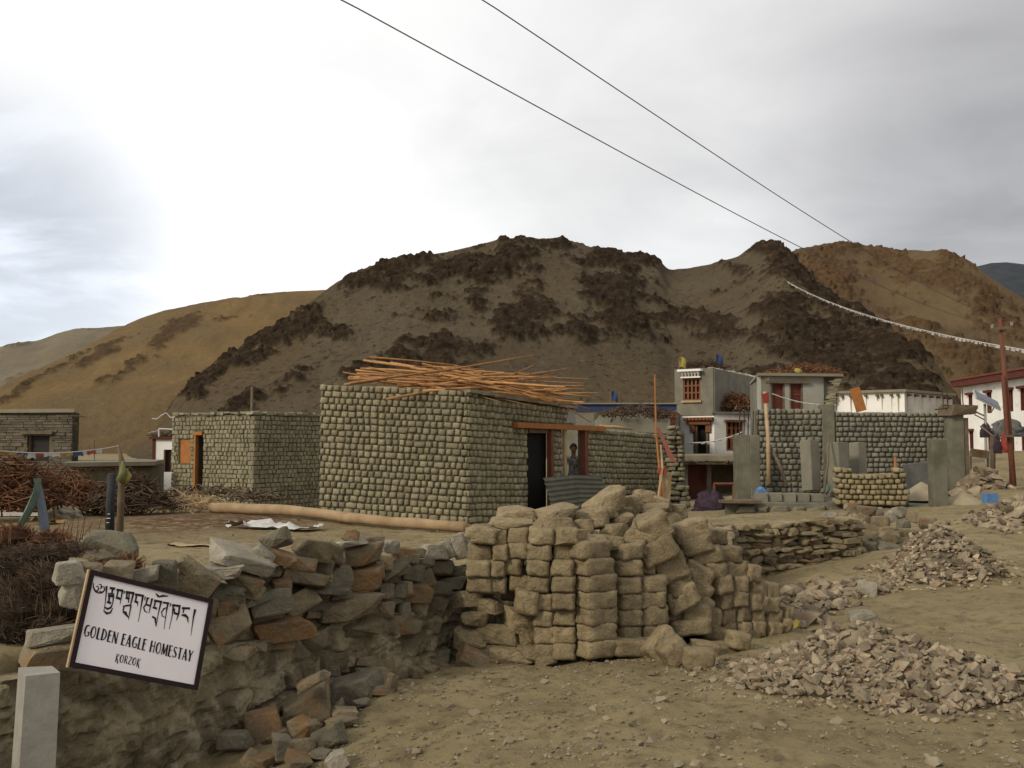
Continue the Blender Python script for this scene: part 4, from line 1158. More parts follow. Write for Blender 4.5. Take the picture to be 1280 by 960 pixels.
# ------------------------------------------------------------------ low porch with red door
def porch():
    Y = 37.0; z0 = -.5
    t = empty('porch', P(870, 600, Y), 'low dark porch with an oxblood door under a thick mud roof', 'porch')
    x0, x1 = xy(826, Y)[0], xy(960, Y)[0]
    zr0, zr1 = zz(579, Y), zz(569, Y)
    mb = MB(); mb.prism([(x0, Y - .3), (x1, Y - .3), (x1 + 1, Y + 6), (x0 + 1, Y + 6)], zr0 + .08, zr1); mb.build('roof', M_ROOFT, t)
    mb = MB(); mb.box(((x0 + x1) / 2, Y - .15, zr0 + .02), (x1 - x0, .2, .12), 0.0); mb.build('beam', M_OLDW, t)
    mb = MB(); mb.box(((x0 + x1) / 2, Y + 2.2, (z0 + zr0) / 2), (x1 - x0, .2, zr0 - z0), 0.0); mb.build('back_wall', M_MORTAR, t)
    a = xy(861, Y)[0]
    mb = MB(); mb.box(((x0 + a) / 2, Y + .5, (z0 + zr0) / 2), (a - x0, .5, zr0 - z0), 0.0); mb.build('side_wall', M_PLASTER, t)
    b = xy(884, Y)[0]
    mb = MB(); mb.box(((a + b) / 2 + .02, Y + .6, (z0 + zr0) / 2), (b - a, .06, zr0 - z0), 0.0); mb.build('door', M_RED, t)
    mb = MB(); mb.box((b + .1, Y + .3, (z0 + zr0) / 2), (.16, .2, zr0 - z0), 0.0); mb.build('post', M_OLDW, t)
    r = random.Random(3); mb = MB()
    for i in range(40):
        x = r.uniform(x0, x1); mb.tube([(x, Y + .1, zr0 + .05), (x + r.uniform(-.1, .1), Y - .4 - r.uniform(0, .12), zr0 + .08 + r.uniform(-.05, .03))], .03, 4)
    tag(mb.build('eave_twigs', M_OLDW, t), kind='stuff')
porch()

# ------------------------------------------------------------------ grey house with red doors
def grey_house():
    Y = 38.0; A, C = xy(952, Y), xy(1031, Y + .5)
    t = empty('grey_house', (A[0], A[1], 0), 'pale grey plastered house with two oxblood doors behind the block wall', 'house')
    W = WallFrame(A, C, 1); zt = zz(470, Y)
    holes = [(W.u_of_px(965), W.u_of_px(982), zz(513, Y), zz(479, Y)), (W.u_of_px(988), W.u_of_px(1005), zz(513, Y), zz(479, Y))]
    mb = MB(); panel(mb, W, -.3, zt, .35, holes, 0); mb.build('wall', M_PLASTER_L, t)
    for h in holes:
        mb = MB(); mb.box(W.at((h[0] + h[1]) / 2, -.12, (h[2] + h[3]) / 2), (h[1] - h[0], .05, h[3] - h[2]), W.ang); d = mb.build('door', M_RED, t)
        for q in (h[0] + .03, h[1] - .03):
            mb = MB(); mb.box(W.at(q, -.05, (h[2] + h[3]) / 2), (.06, .09, h[3] - h[2]), W.ang); mb.build('frame', M_OLDW, d)
        mb = MB(); mb.box(W.at((h[0] + h[1]) / 2, -.085, (h[2] + h[3]) / 2 + .1), (h[1] - h[0] - .12, .03, .05), W.ang); mb.build('rail', M_REDW, d)
    mb = MB(); mb.box(W.at((holes[0][0] + holes[1][1]) / 2, .05, holes[0][3] + .05), (holes[1][1] - holes[0][0] + .5, .14, .09), W.ang); mb.build('lintel', M_OLDW, t)
    B1 = (C[0] + 2, Y + 6)
    mb = MB(); mb.prism([(A[0] - .15, Y - .2), (C[0] + .7, Y + .3), B1, (A[0] + 1, Y + 6)], zt + .003, zt + .11); mb.build('roof', M_ROOFT, t)
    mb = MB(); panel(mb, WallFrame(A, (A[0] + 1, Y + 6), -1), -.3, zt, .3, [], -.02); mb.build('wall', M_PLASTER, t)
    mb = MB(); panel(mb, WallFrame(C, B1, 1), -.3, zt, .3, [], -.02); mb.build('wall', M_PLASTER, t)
    r = random.Random(8); mb = MB()
    for i in range(34):
        z = zt - .12 - i * .07; mb.tint = r.uniform(-.2, .25)
        mb.box((C[0] + .18 + (i * .022 if i < 20 else .44) * -1 + r.uniform(-.06, .06) + .25, Y + .35, z), (r.uniform(.2, .42), .3, .06), r.uniform(-.2, .2), .012)
    tag(mb.build('broken_wall_end', M_ADOBE2, t), kind='stuff')
grey_house()
p = P(1005, 467, 40); brush_heap('roof_brush', p, 1.5, .8, .35, 260, .6, .022, M_TWIGR, 24, 'orange brown brush heaped on the grey house roof')
p = P(998, 467, 39); o = link('yellow_bag', rock_mesh('bag', M_FYEL, 9, 16, 1, .03, .3), None, p + Vector((0, 0, .1)), (0, 0, .3), (.36, .3, .24)); tag(o, 'small yellow bag lying on the grey house roof', 'bag')
o = MB(); a, b = P(978, 470, 38.6), P(972, 455, 38.6); o.tube([a, b], [.03, .02], 5); tag(o.build('roof_stick', M_OLDW, None, False, a), 'short dark stick poking up from the grey house roof', 'stick')

# ------------------------------------------------------------------ low white building with stained wall
def stained_building():
    Y = 37.0; A, C, D = xy(1042, Y + 1.5), xy(1132, Y), xy(1192, Y + 3.2)
    t = empty('flat_roofed_building', (C[0], C[1], .5), 'low white flat roofed building with brown drip stains under its beam ends', 'building')
    zt = zz(490, Y)
    mb = MB(); panel(mb, WallFrame(A, C, 1), -.2, zt, .3, [], 0); mb.build('wall', M_WHITE, t)
    mb = MB(); panel(mb, WallFrame(C, D, 1), -.2, zt - .01, .3, [], 0); mb.build('wall', M_WHITE_D, t)  # face turned from the sun, its shade painted in with darker whitewash
    mb = MB(); mb.prism([(A[0] - .1, A[1] - .12), (C[0], C[1] - .16), (D[0] + .12, D[1] - .1), (D[0] - 1, D[1] + 4), (A[0] + 2, A[1] + 5)], zt + .002, zt + .10); mb.build('roof', M_ROOFT, t)
    r = random.Random(12)
    for W, n in ((WallFrame(A, C, 1), 9), (WallFrame(C, D, 1), 7)):
        for i in range(n):
            u = W.len * (i + .5) / n + r.uniform(-.08, .08)
            mb = MB(); q = W.at(u, -.1, zt - .10); mb.tube([q, q + W.n * .26], .055, 6); mb.build('beam_end', M_OLDW, t)
            L_ = r.uniform(.15, .75); w = r.uniform(.015, .06)
            mb = MB(); mb.add([W.at(u - w, .004, zt - .14), W.at(u + w, .004, zt - .14), W.at(u + w * .3, .004, zt - .14 - L_), W.at(u - w * .5, .004, zt - .14 - L_ * .8)], [(0, 3, 2, 1)]); mb.build('drip_stain', M_STAIN, t)
stained_building()
o = MB(); a, b = P(1077, 514, 33), P(1068, 485, 33); c = (a + b) / 2; d = b - a
o.box(c, (.34, .05, d.length), Matrix.Rotation(math.atan2(d.x, d.z), 3, 'Y')); tag(o.build('orange_plank', M_ORANGE, None, False, a), 'tilted orange plank standing behind the block wall', 'plank')

# ------------------------------------------------------------------ large white house with red cornice
def monastery_house():
    A, C = xy(1203, 62), xy(1330, 49)
    t = empty('large_house', (A[0], A[1], .8), 'large white house with a red painted cornice and dark red windows', 'house')
    W = WallFrame(A, C, 1); zt = zz(484, 62); z0 = 0
    pxw = [(1212, 1217), (1235, 1241), (1261, 1268), (1277, 1286), (1298, 1307)]
    holes = []
    for (a, b) in pxw:
        ua, ub = W.u_of_px(a), W.u_of_px(b)
        holes.append((ua, ub, zt - 1.75, zt - .55)); holes.append((ua, ub, zt - 3.9, zt - 2.75))
    mb = MB(); panel(mb, W, z0, zt, .4, holes, 0); mb.build('wall', M_WHITE, t)
    for h in holes:
        mb = MB(); mb.box(W.at((h[0] + h[1]) / 2, -.16, (h[2] + h[3]) / 2), (h[1] - h[0], .04, h[3] - h[2]), W.ang); w = mb.build('window', M_GLASSD, t)
        for q in (h[0] + .05, (h[0] + h[1]) / 2, h[1] - .05):
            mb = MB(); mb.box(W.at(q, -.08, (h[2] + h[3]) / 2), (.10, .12, h[3] - h[2]), W.ang); mb.build('frame', M_RED, w)
        mb = MB(); mb.box(W.at((h[0] + h[1]) / 2, .08, h[3] + .06), (h[1] - h[0] + .25, .2, .14), W.ang); mb.build('lintel', M_RED, w)
    mb = MB(); mb.box(W.at(W.len / 2, .18, zt + .18), (W.len + .6, .7, .36), W.ang); mb.build('cornice', M_RED, t)
    mb = MB(); mb.box(W.at(W.len / 2, .10, zt + .42), (W.len + .7, 1.0, .10), W.ang); mb.build('roof_edge', M_REDW, t)
    mb = MB(); mb.prism([A, C, (C[0] + 6, C[1] + 6), (A[0] + 5, A[1] + 7)], zt + .1, zt + .4); mb.build('roof', M_ROOFT, t)
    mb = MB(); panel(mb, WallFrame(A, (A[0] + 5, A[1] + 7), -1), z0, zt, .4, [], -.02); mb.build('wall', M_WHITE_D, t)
monastery_house()

# ================================================================== building site
def block_wall(name, pxa, pxb, Ya, Yb, py_top, rows, label, seed, z0=None):
    A, B = xy(pxa, Ya), xy(pxb, Yb); W = WallFrame(A, B, 1)
    z0 = .38 if z0 is None else z0
    zt = zz(py_top, Ya); rh = (zt - z0) / rows
    t = empty(name, (A[0], A[1], z0), label, 'wall')
    lay = brick_layout(W, rows, rh, .158, lambda u: z0, lambda u: zt + .05, [], seed=seed)
    lay_bricks(W, lay, t, BR_BLOCK, 300, name='block', stuff_mat=M_BLOCK, depth=.18, gap=.018, seed=seed + 1, worn=True)
    mb = MB(); panel(mb, W, z0 - .2, zt - .05, .28, [], -.045); mb.build('core', M_MORTAR, t)
    return W
WS1 = block_wall('block_wall', 946, 1030.5, 25.2, 25.0, 511, 16, 'grey block wall with tall timber props leaning on it', 41)
WS2 = block_wall('block_wall', 1045.5, 1187, 25.0, 25.3, 514.5, 17, 'long grey block wall behind the small yellow brick stack', 43)

def post(px0, px1, py0, py1, Y, label, depth=None, rot=0.0, mat=None, name='concrete_column', group=None, tilt=0.0, grain=0):
    a = P((px0 + px1) / 2, py1, Y); w = SZ(px1 - px0, Y); h = P(0, py0, Y).z - a.z
    d = depth or w
    bm = bmesh.new(); bmesh.ops.create_cube(bm, size=1.0)
    for v in bm.verts: v.co = Vector((v.co.x * w, v.co.y * d, (v.co.z + .5) * h))
    bmesh.ops.bevel(bm, geom=bm.edges[:], offset=.012, segments=1, affect='EDGES')
    r = random.Random(int(px0)); 
    
    me = bpy.data.meshes.new(name); bm.to_mesh(me); bm.free(); me.materials.append(mat or M_CONC)
    o = link(name, me, None, (a.x, a.y + d / 2, a.z), (tilt, 0, rot))
    return tag(o, label, 'column', group)
post(1030, 1045.5, 505, 628, 25.0, 'plain concrete column joining the two grey block walls', .34)
c1 = post(921, 938.5, 543, 628, 22.6, 'square grey concrete column at the corner of the platform beside the blue bag')
c2 = post(938.8, 951, 544, 625, 24.4, 'square grey concrete column standing against the end of the block wall')
post(1168, 1186, 549, 636, 20.6, 'free standing grey concrete column on a low plinth')
t = empty('concrete_pier', P(1200, 620, 24.2), 'broad concrete pier with dark timber shuttering at the end of the long block wall', 'column')
a = P(1199, 618, 24.2); w = SZ(20, 24.2); h = zz(516, 24.2) - a.z
mb = MB(); mb.box((a.x - .04, 24.3, a.z + h / 2 - .3), (w * .75, .4, h + .5), 0.06); mb.build('pier', M_CONC, t)
mb = MB(); mb.box((a.x + w * .45, 24.35, a.z + h / 2 - .3), (w * .26, .44, h + .35), 0.06); mb.build('shuttering', M_OLDW, t)
mb = MB(); mb.box((a.x + .06, 24.3, zz(513, 24.2)), (w * 1.5, .7, .22), 0.06, .05); mb.build('cap', M_OLDW, t)
r = random.Random(77)
for i in range(5):
    q = Vector((a.x + r.uniform(-.25, .3), 24.3 + r.uniform(-.1, .1), zz(512, 24.2))); mb = MB()
    mb.tube([q, q + Vector((r.uniform(-.05, .05), 0, r.uniform(.25, .6)))], .014, 4); mb.build('rebar', M_REBAR, t)
for (x0, y0, x1, y1) in ((1176, 506, 1222, 510), (1186, 520, 1220, 516), (1168, 512, 1200, 508)):
    mb = MB(); mb.tube([P(x0, y0, 24.1), P(x1, y1, 24.4)], .022, 5); mb.build('brace', M_OLDW, t)

# rebar above the two columns
for (px, py0, py1, Y, own) in ((924, 543, 508, 22.8, c1), (930, 543, 512, 22.8, c1), (935, 543, 510, 22.9, c1), (941, 544, 514, 24.5, c2), (947, 544, 512, 24.6, c2)):
    a, b = P(px, py0 + 2, Y), P(px + .8, py1, Y)
    m = MB(); m.tube([a, b], .013, 4)
    me_o = m.build('rebar', M_REBAR, own)

# leaning precast posts
for (x0, x1, y0, y1, Y, lab) in ((1006, 1030, 549, 613, 22.8, 'tall precast concrete post leaning on the block wall beside the flat slabs'),
                                 (1040, 1067, 552, 620, 22.6, 'wide precast concrete post leaning on the block wall behind the yellow brick stack'),
                                 (1068, 1089, 552, 613, 23.2, 'narrow precast concrete post leaning on the block wall behind the yellow brick stack')):
    Yb = Y; w = SZ(x1 - x0, Y)
    a = P((x0 + x1) / 2, y1, Y); h = zz(y0, Y) - a.z
    s_ = w / (math.cos(.62) + math.sin(.62))
    bm = bmesh.new(); bmesh.ops.create_cube(bm, size=1.0)
    for v in bm.verts: v.co = Vector((v.co.x * s_, v.co.y * s_, (v.co.z + .5) * h))
    bmesh.ops.bevel(bm, geom=bm.edges[:], offset=.012, segments=1, affect='EDGES')
    me = bpy.data.meshes.new('precast_post'); bm.to_mesh(me); bm.free(); me.materials.append(M_PLASTER)
    o = link('precast_post', me, None, (a.x, a.y + .2, a.z - .02), (Matrix.Rotation(-.10, 3, 'X') @ Matrix.Rotation(.55, 3, 'Z')).to_euler()); tag(o, lab, 'concrete post')

# platform
PZ = zz(628, 21.6)
A, B = xy(905, 21.6), xy(1192, 20.9)
t = empty('platform', (A[0], A[1], .25), 'low concrete platform edged with stone that carries the grey columns', 'platform')
zB = zz(640, 20.9)
mb = MB(); mb.prism([A, B, xy(1195, 25.6), xy(935, 25.8)], -.2, [PZ, zB + .12, zB + .18, PZ - .02]); mb.build('slab', M_CONC, t)
W = WallFrame(A, B, 1); r = random.Random(15); u = .3
for row in range(2):
    u = .2 + row * .15
    while u < W.len - .3:
        w = r.uniform(.22, .5); k = u / W.len
        zt_ = PZ + (zB + .12 - PZ) * k
        if gz(*W.at(u, .1, 0).xy) < zt_ - .12 - row * .15 + .1:
            link('stone', rng.choice(RKG), t, W.at(u + w / 2, .02, zt_ - .13 - row * .16), (r.gauss(0, .1), r.gauss(0, .1), W.ang + r.gauss(0, .1)), (w * .95, .22, .15))
        u += w
# five flat slabs lying on the platform
for i in range(5):
    a = P(945 + 8 + i * 17.2, 626 + i * .2, 21.9)
    m = MB(); m.box((0, 0, 0), (.285, .62, .17), None, .012)
    o = m.build('concrete_slab', M_PLASTER, None, False, None); o.location = (a.x + .06, a.y + .30, PZ + .09 - i * .004); o.rotation_euler = (0, 0, -.30 + .02 * i)
    tag(o, 'flat grey concrete slab in the row lying on the platform', 'slab', 'flat slabs in a row on the platform')
a = P(928, 631, 21.2); m = MB(); m.box((0, 0, 0), (.82, .42, .07), None, .01); o = m.build('flat_board', M_OLDW, None, False, None)
o.location = (a.x, a.y + .25, PZ + .035); o.rotation_euler = (0, 0, .05); tag(o, 'weathered flat board jutting from the platform corner', 'board')
# plinth under the free-standing column
a = P(1181, 668, 20.2); h = zz(637, 20.2) - a.z
m = MB(); m.box((0, 0, h / 2), (SZ(27, 20.2), .5, h), None, .02); o = m.build('plinth', M_PLASTER, None, False, None); o.location = (a.x, a.y + .45, a.z); o.rotation_euler = (0, 0, .1)
tag(o, 'pale grey plinth block under the free standing column', 'plinth')

# small stack of yellow bricks on the platform
r = random.Random(50)
Ws = WallFrame(xy(1042.5, 21.1), xy(1137, 20.8), 1)
base = lambda u: PZ + (zB + .12 - PZ) * (u + 2.45) / W.len
rhs = .112
prof = [7, 7, 6, 6, 6, 6, 6, 6, 6, 5]
for dpt in range(2):
  for k in range(7):
    u = .0 + (.066 if k % 2 else 0); col = 0
    while u < Ws.len - .05:
        w = .135 * r.uniform(.85, 1.15)
        px = 1042.5 + (u + w / 2) / Ws.len * 95
        hmax = 7 if px < 1064 else 6 if px < 1118 else 7 if px < 1128 else 3
        if k >= hmax or (px > 1136 - k * 1.5): u += w; continue
        slump = .03 * math.sin(u * 3) * (k / 6)
        o = link('mud_brick', r.choice(BR_MUDY), None, Ws.at(u + w / 2, -.08 - dpt * .30 + r.uniform(-.015, .015), base(u) + rhs * (k + .5) - slump),
                 (r.gauss(0, .03), r.gauss(0, .04), Ws.ang + r.gauss(0, .05)), (w * .95, .29, rhs * .95))
        tag(o, f"small yellow mud brick in the {ORD[k]} course of the {'front' if dpt == 0 else 'rear'} platform stack row", 'brick', 'yellow bricks stacked on the platform')
        u += w

# tall props leaning on the block wall
for (x0, y0, x1, y1, Y, rad, lab, mt) in ((956, 490, 961, 606, 24.2, .055, 'thick peeled timber prop leaning on the block wall', M_PALEW), (962, 556, 984, 608, 23.9, .045, 'thin slanting pole propped against the peeled timber', M_OLDW),
                                     (1036, 545, 1030, 615, 22.4, .03, 'thin mossy pole between the precast posts', M_OLDW)):
    a, b = P(x1, y1, Y - .4), P(x0, y0, Y + .4)
    m = MB(); m.tube([a, a.lerp(b, .5) + Vector((.03, 0, 0)), b], [rad, rad * .9, rad * .75], 7); tag(m.build('timber_prop', mt, None, True, a), lab, 'pole')
a = P(956, 497, 24.5); m = MB(); m.box(a, (.13, .14, .22), .2, .03); tag(m.build('red_rag', M_FRED, None, False, a), 'red rag tied round the top of the peeled timber prop', 'cloth')
# grey sheet behind the brick stack with two sticks
a = P(1150, 612, 23.6); m = MB(); m.box((0, 0, .3), (.62, .05, .66), Matrix.Rotation(-.10, 3, 'Y'), .02); o = m.build('grey_board', M_TARP, None, False, None); o.location = (a.x, a.y + .1, a.z); tag(o, 'dark grey board standing between two sticks by the long block wall', 'board')
for (x0, y0, x1, y1, mt, lab) in ((1119, 572, 1119, 612, M_ORANGE, 'short orange stake beside the dark grey board'), (1164, 578, 1168, 622, M_PALEW, 'pale stick leaning beside the dark grey board')):
    a, b = P(x1, y1, 22.9), P(x0, y0, 23.2); m = MB(); m.tube([a, b], .035, 5); tag(m.build('stake', mt, None, False, a), lab, 'stake')
def heap(name, c, rx, ry, h, mat, label, seed, cat='heap'):
    v, f = [], []; n, k = 28, 8; r = random.Random(seed)
    v.append((0, 0, h))
    for j in range(1, k + 1):
        for i in range(n):
            a = 2 * math.pi * i / n; q = j / k
            rr = q * (1 + .12 * math.sin(3 * a + seed))
            v.append((math.cos(a) * rx * rr, math.sin(a) * ry * rr, h * (1 - q) ** 1.15 * (1 + r.uniform(-.06, .06)) - (.08 if j == k else 0)))
    for i in range(n): f.append((0, 1 + i, 1 + (i + 1) % n))
    for j in range(k - 1):
        for i in range(n):
            a, b = 1 + j * n + i, 1 + j * n + (i + 1) % n
            f.append((a, a + n, b + n, b))
    o = link(name, mesh_from(name, v, f, mat, True), None, c); return tag(o, label, cat)
heap('sand_heap', P(1152, 619, 22.2) - Vector((0, 0, .02)), .55, .5, .32, M_SAND, 'small pale sand heap between the yellow bricks and the free standing column', 2)
heap('sand_heap', P(1205, 640, 21) - Vector((0, 0, .02)), .9, .9, .45, M_SAND, 'brown earth heap spilling beside the concrete pier', 5)
# blue bag on the platform
a = P(951, 605, 22.6); o = link('blue_bag', rock_mesh('blue_bag', M_BLUE, 33, 18, 1, .05, .3), None, a, (.2, .1, .4), (.30, .26, .22)); o.location.z = PZ + .19; tag(o, 'crumpled bright blue plastic bag on the flat slabs', 'bag')
a = P(1034, 612, 22.6); o = link('teal_bag', rock_mesh('teal_bag', M_TEAL, 34, 18, 1, .05, .3), None, a, (.2, .1, .4), (.16, .16, .24)); tag(o, 'small teal bag at the foot of the mossy pole', 'bag')
a = P(1237, 629, 19.5); m = MB(); m.box((0, 0, .09), (.24, .18, .17), .15, .015); o = m.build('blue_drum', M_BLUE, None, False, None); o.location = (a.x, a.y, gz(a.x, a.y) - .01); tag(o, 'pale blue plastic can standing on the dirt road', 'can')
# purple bundle and red-framed bench in front of the porch
r = random.Random(21)
a = P(888, 634, 25.5)
def bundle(c, w, d, h, mat, seed, name, label, cat):
    r = random.Random(seed); v, f = [], []; n, k = 26, 9
    for j in range(k + 1):
        q = j / k; rr = math.sqrt(max(0, 1 - (q * .98) ** 2.4)) * (1 if j else .96)
        for i in range(n):
            a = 2 * math.pi * i / n
            fold = 1 + .16 * math.sin(i * 2.1 + j * .6 + seed) + .10 * math.sin(i * .9 + j * 1.3) + r.uniform(-.10, .10)
            v.append((math.cos(a) * w / 2 * rr * fold, math.sin(a) * d / 2 * rr * fold, q * h * (1 + .22 * math.sin(2 * a + seed) + .10 * math.sin(5 * a + seed * 2))))
    for j in range(k):
        for i in range(n): f.append((j * n + i, j * n + (i + 1) % n, (j + 1) * n + (i + 1) % n, (j + 1) * n + i))
    f.append(tuple(range(k * n, k * n + n)))
    o = link(name, mesh_from(name, v, f, mat, True), None, c); return tag(o, label, cat)
bundle(a + Vector((0, 0, -.12)), .80, .6, .46, M_PURPLE, 3, 'cloth_bundle', 'dark purple patterned bundle of cloth in front of the porch', 'cloth bundle')
t = empty('red_bench', P(905, 622, 27), 'red framed low bench behind the purple bundle', 'bench')
for (x0, y0, x1, y1) in ((892, 605, 918, 605), (893, 605, 893, 626), (917, 606, 917, 626)):
    m = MB(); m.tube([P(x0, y0, 27), P(x1, y1, 27)], .04, 4); m.build('rail' if y0 == y1 else 'leg', M_REDW, t)
# ragged end wall of stacked flat stones beside the brick house
r = random.Random(61)
t = empty('broken_wall', P(848, 640, 26.6), 'ragged pillar of stacked flat stones where the brick wall breaks off', 'wall')
py = 640
while py > 536:
    hpx = r.uniform(4.5, 8); k = (640 - py) / 104
    xL = 833 + 2 * k; xR = 866 - 20 * k ** .6 + r.uniform(-3, 3) if py > 575 else 850 + r.uniform(-4, 4)
    x = xL
    while x < xR - 2:
        w = min(r.uniform(8, 15), xR - x)
        c = P(x + w / 2, py - hpx / 2, 26.6 + r.uniform(-.08, .08))
        link('stone', rng.choice(BR_ADOBE if r.random() < .5 else RKG), t, c, (r.gauss(0, .06), r.gauss(0, .06), r.gauss(.2, .15)), (SZ(w, 26.6) * .98, .38, SZ(hpx, 26.6) * .96)); x += w
    py -= hpx
m = MB(); a = P(846, 640, 27.0); m.box((a.x, a.y, .95), (.34, .35, 2.2), .2); m.build('core', M_MORTAR, t)
# sticks with red cloth
t = empty('stick_bundle', P(826, 640, 20), 'tall thin sticks bound with a faded red cloth and a yellow plank', 'stick bundle')
m = MB(); m.tube([P(829, 650, 20), P(825, 590, 20), P(820, 540, 20.1), P(818.5, 468, 20.2)], [.028, .026, .022, .014], 5); m.build('stick', M_ORANGE, t)
m = MB(); m.tube([P(821, 632, 19.9), P(828, 585, 19.9), P(826, 556, 20)], [.028, .026, .02], 5); m.build('stick', M_PALEW, t)
a, b = P(829, 640, 20.1), P(834, 592, 20.1); m = MB(); m.box((a + b) / 2, (.20, .05, (b - a).length), Matrix.Rotation(.08, 3, 'Y')); m.build('plank', M_PALEW, t)
m = MB(); v = [P(820, 534, 20), P(824, 534, 20.05), P(834, 555, 20), P(831, 560, 19.95), P(846, 578, 20), P(838, 576, 19.95)]
m.add(v, [(0, 1, 2, 3), (3, 2, 4, 5)]); n_ = MB(); n_.add([p + Vector((0, .012, 0)) for p in v], [(3, 2, 1, 0), (5, 4, 2, 3)]); m.add(n_.v, n_.f); m.build('cloth', plain('faded_red', (.30, .10, .07)), t)
m = MB(); a = P(828, 589, 19.95); m.box(a, (.14, .1, .12), .3, .02); m.build('binding', M_FRED, t)
# ================================================================== road-side stone wall
def wall_y(px):
    a = (px - 640) / FPX * math.cos(PITCH)
    # line (-2.9,4.9) -> (-.6,8.9)
    s = (a * 4.9 + 2.9) / (2.3 - 4.0 * a)
    return 4.9 + 4.0 * s if px < 556 else 8.9 + (px - 556) * .0012

SWALL = empty('stone_wall', (-1.8, 6.8, -.2), 'rough road side wall of loose brown stones on crumbling mortared masonry', 'wall')

def masonry():
    """lower part of the wall: worn courses buried in mortar, modelled as a relief with real joints"""
    A, B = Vector((-3.02, 4.70, 0)), Vector((-.55, 8.98, 0))
    d = (B - A).normalized(); n = Vector((d.y, -d.x, 0)); L_ = (B - A).length
    nu, nz = 300, 76
    tops = [(60, 838), (150, 838), (256, 806), (330, 800), (395, 792), (420, 780), (470, 768), (556, 762)]
    us = np.linspace(0, L_, nu)
    pxs = [640 + FPX * (A.x + d.x * u) / (A.y + d.y * u) for u in us]
    ztop = np.array([P(p, np.interp(p, *zip(*tops)), A.y + d.y * u).z for p, u in zip(pxs, us)])
    ztop = np.where(np.array(pxs) < 60, ztop[np.argmin(np.abs(np.array(pxs) - 62))], ztop)
    q = np.linspace(0, 1, nz)
    U, Q = np.meshgrid(us, q)
    Z0 = -.75
    Z = Z0 + (ztop[None, :] - Z0) * Q
    # block relief: jittered courses
    course = .17
    zz_ = Z + (fbm(U * 1.3, Z * 1.3, 5, 4) - .5) * .34
    row = np.floor(zz_ / course)
    uu = U + (fbm(U * 2.2 + 7, Z * 2.2, 6, 4) - .5) * .40 + row * .173
    bw = .20 + .30 * _h(row, row * 0, 3)
    colm = np.floor(uu / bw)
    fu = np.abs(uu / bw - colm - .5) * 2; fz = np.abs(zz_ / course - row - .5) * 2
    joint = np.maximum(sstep(.72, 1.0, fu), sstep(.68, 1.0, fz))
    proud = _h(row, colm, 9)
    relief = (.025 + .05 * proud) * (1 - joint)
    smear = sstep(.36, .56, fbm(U * 1.6, Z * 2.2, 31, 4))
    relief = relief * (1 - .75 * smear) + .055 * smear * fbm(U * 9, Z * 9, 17, 4)
    relief += (fbm(U * 5, Z * 5, 41, 5, .6) - .5) * .13 + (fbm(U * 22, Z * 22, 43, 3) - .5) * .022
    relief += (fbm(U * .9, Z * .9, 44, 3) - .5) * .10
    batter = (1 - Q) * .12
    out = relief + batter
    X = A.x + d.x * U + n.x * out; Y = A.y + d.y * U + n.y * out
    v = np.c_[X.ravel(), Y.ravel(), Z.ravel()].tolist()
    i = (np.arange(nz - 1)[:, None] * nu + np.arange(nu - 1)[None, :]).ravel()
    f = np.c_[i, i + 1, i + nu + 1, i + nu].tolist()
    # top ledge running back into the yard, plus left end
    m = len(v); dep = .5
    for k in range(nu):
        p = Vector(v[(nz - 1) * nu + k]); b = p - n * dep
        v.append((b.x, b.y, p.z + .02))
    for k in range(nu - 1): f.append(((nz - 1) * nu + k, (nz - 1) * nu + k + 1, m + k + 1, m + k))
    o = off(SWALL)
    me = mesh_from('masonry', [Vector(p) - o for p in v], f, M_MASON, False)
    ob = bpy.data.objects.new('masonry', me); COL.objects.link(ob); ob.parent = SWALL
    # dark earth core behind the loose stones
    mb = MB(); tp = [(60, 835), (110, 800), (200, 745), (260, 738), (330, 715), (400, 692), (470, 690), (556, 705), (640, 690), (760, 685), (830, 690), (905, 700)]
    prev = None
    cols = []
    for px in range(60, 910, 12):
        y = wall_y(px) if px < 556 else 8.95 + (px - 556) * .0036
        c = P(px, np.interp(px, *zip(*tp)), y); nn = n if px < 540 else Vector((.1, -1, 0))
        cols.append((c, nn))
    for (c0, n0), (c1, n1) in zip(cols[:-1], cols[1:]):
        p0, p1 = c0 - n0 * .10, c1 - n1 * .10; q0, q1 = c0 - n0 * .55, c1 - n1 * .55
        mb.add([(p0.x, p0.y, -.6), (p1.x, p1.y, -.6), (p1.x, p1.y, c1.z - .05), (p0.x, p0.y, c0.z - .05), (q0.x, q0.y, c0.z - .12), (q1.x, q1.y, c1.z - .12), (q0.x, q0.y, -.3), (q1.x, q1.y, -.3)],
               [(0, 1, 2, 3), (3, 2, 5, 4), (4, 5, 7, 6)])
    mb.build('core', M_MORTAR, SWALL)
masonry()

WANG = math.atan2(4.0, 2.3)
def zs4(x, y): return 250 + x / 3.2, 620 + y / 3.2
def zs1(x, y): return x / 3.2, 660 + y / 3.2
def face_stone(px, py, w, h, rot, kind, dy=0.0, thick=None, name='stone', parent=None, ry=None, yaw=None):
    Y = wall_y(px) + dy if ry is None else ry
    W_, H_ = SZ(w, Y), SZ(h, Y)
    T = thick or max(.16, min(.34, W_ * .9))
    yw = (rng.uniform(.15, .75) if px < 556 else rng.uniform(-.2, .3)) if yaw is None else yaw
    c = P(px, py, Y) + Vector((0, T * .12, 0))
    return stone(name, kind, c, (W_ * 1.08 + T * .10, T, H_ * 1.10), Euler((rng.gauss(0, .10), math.radians(rot), yw), 'XZY') if False else (Matrix.Rotation(math.radians(rot), 3, 'Y') @ Matrix.Rotation(yw, 3, 'Z') @ Matrix.Rotation(rng.gauss(0, .1), 3, 'X')).to_euler(), parent)

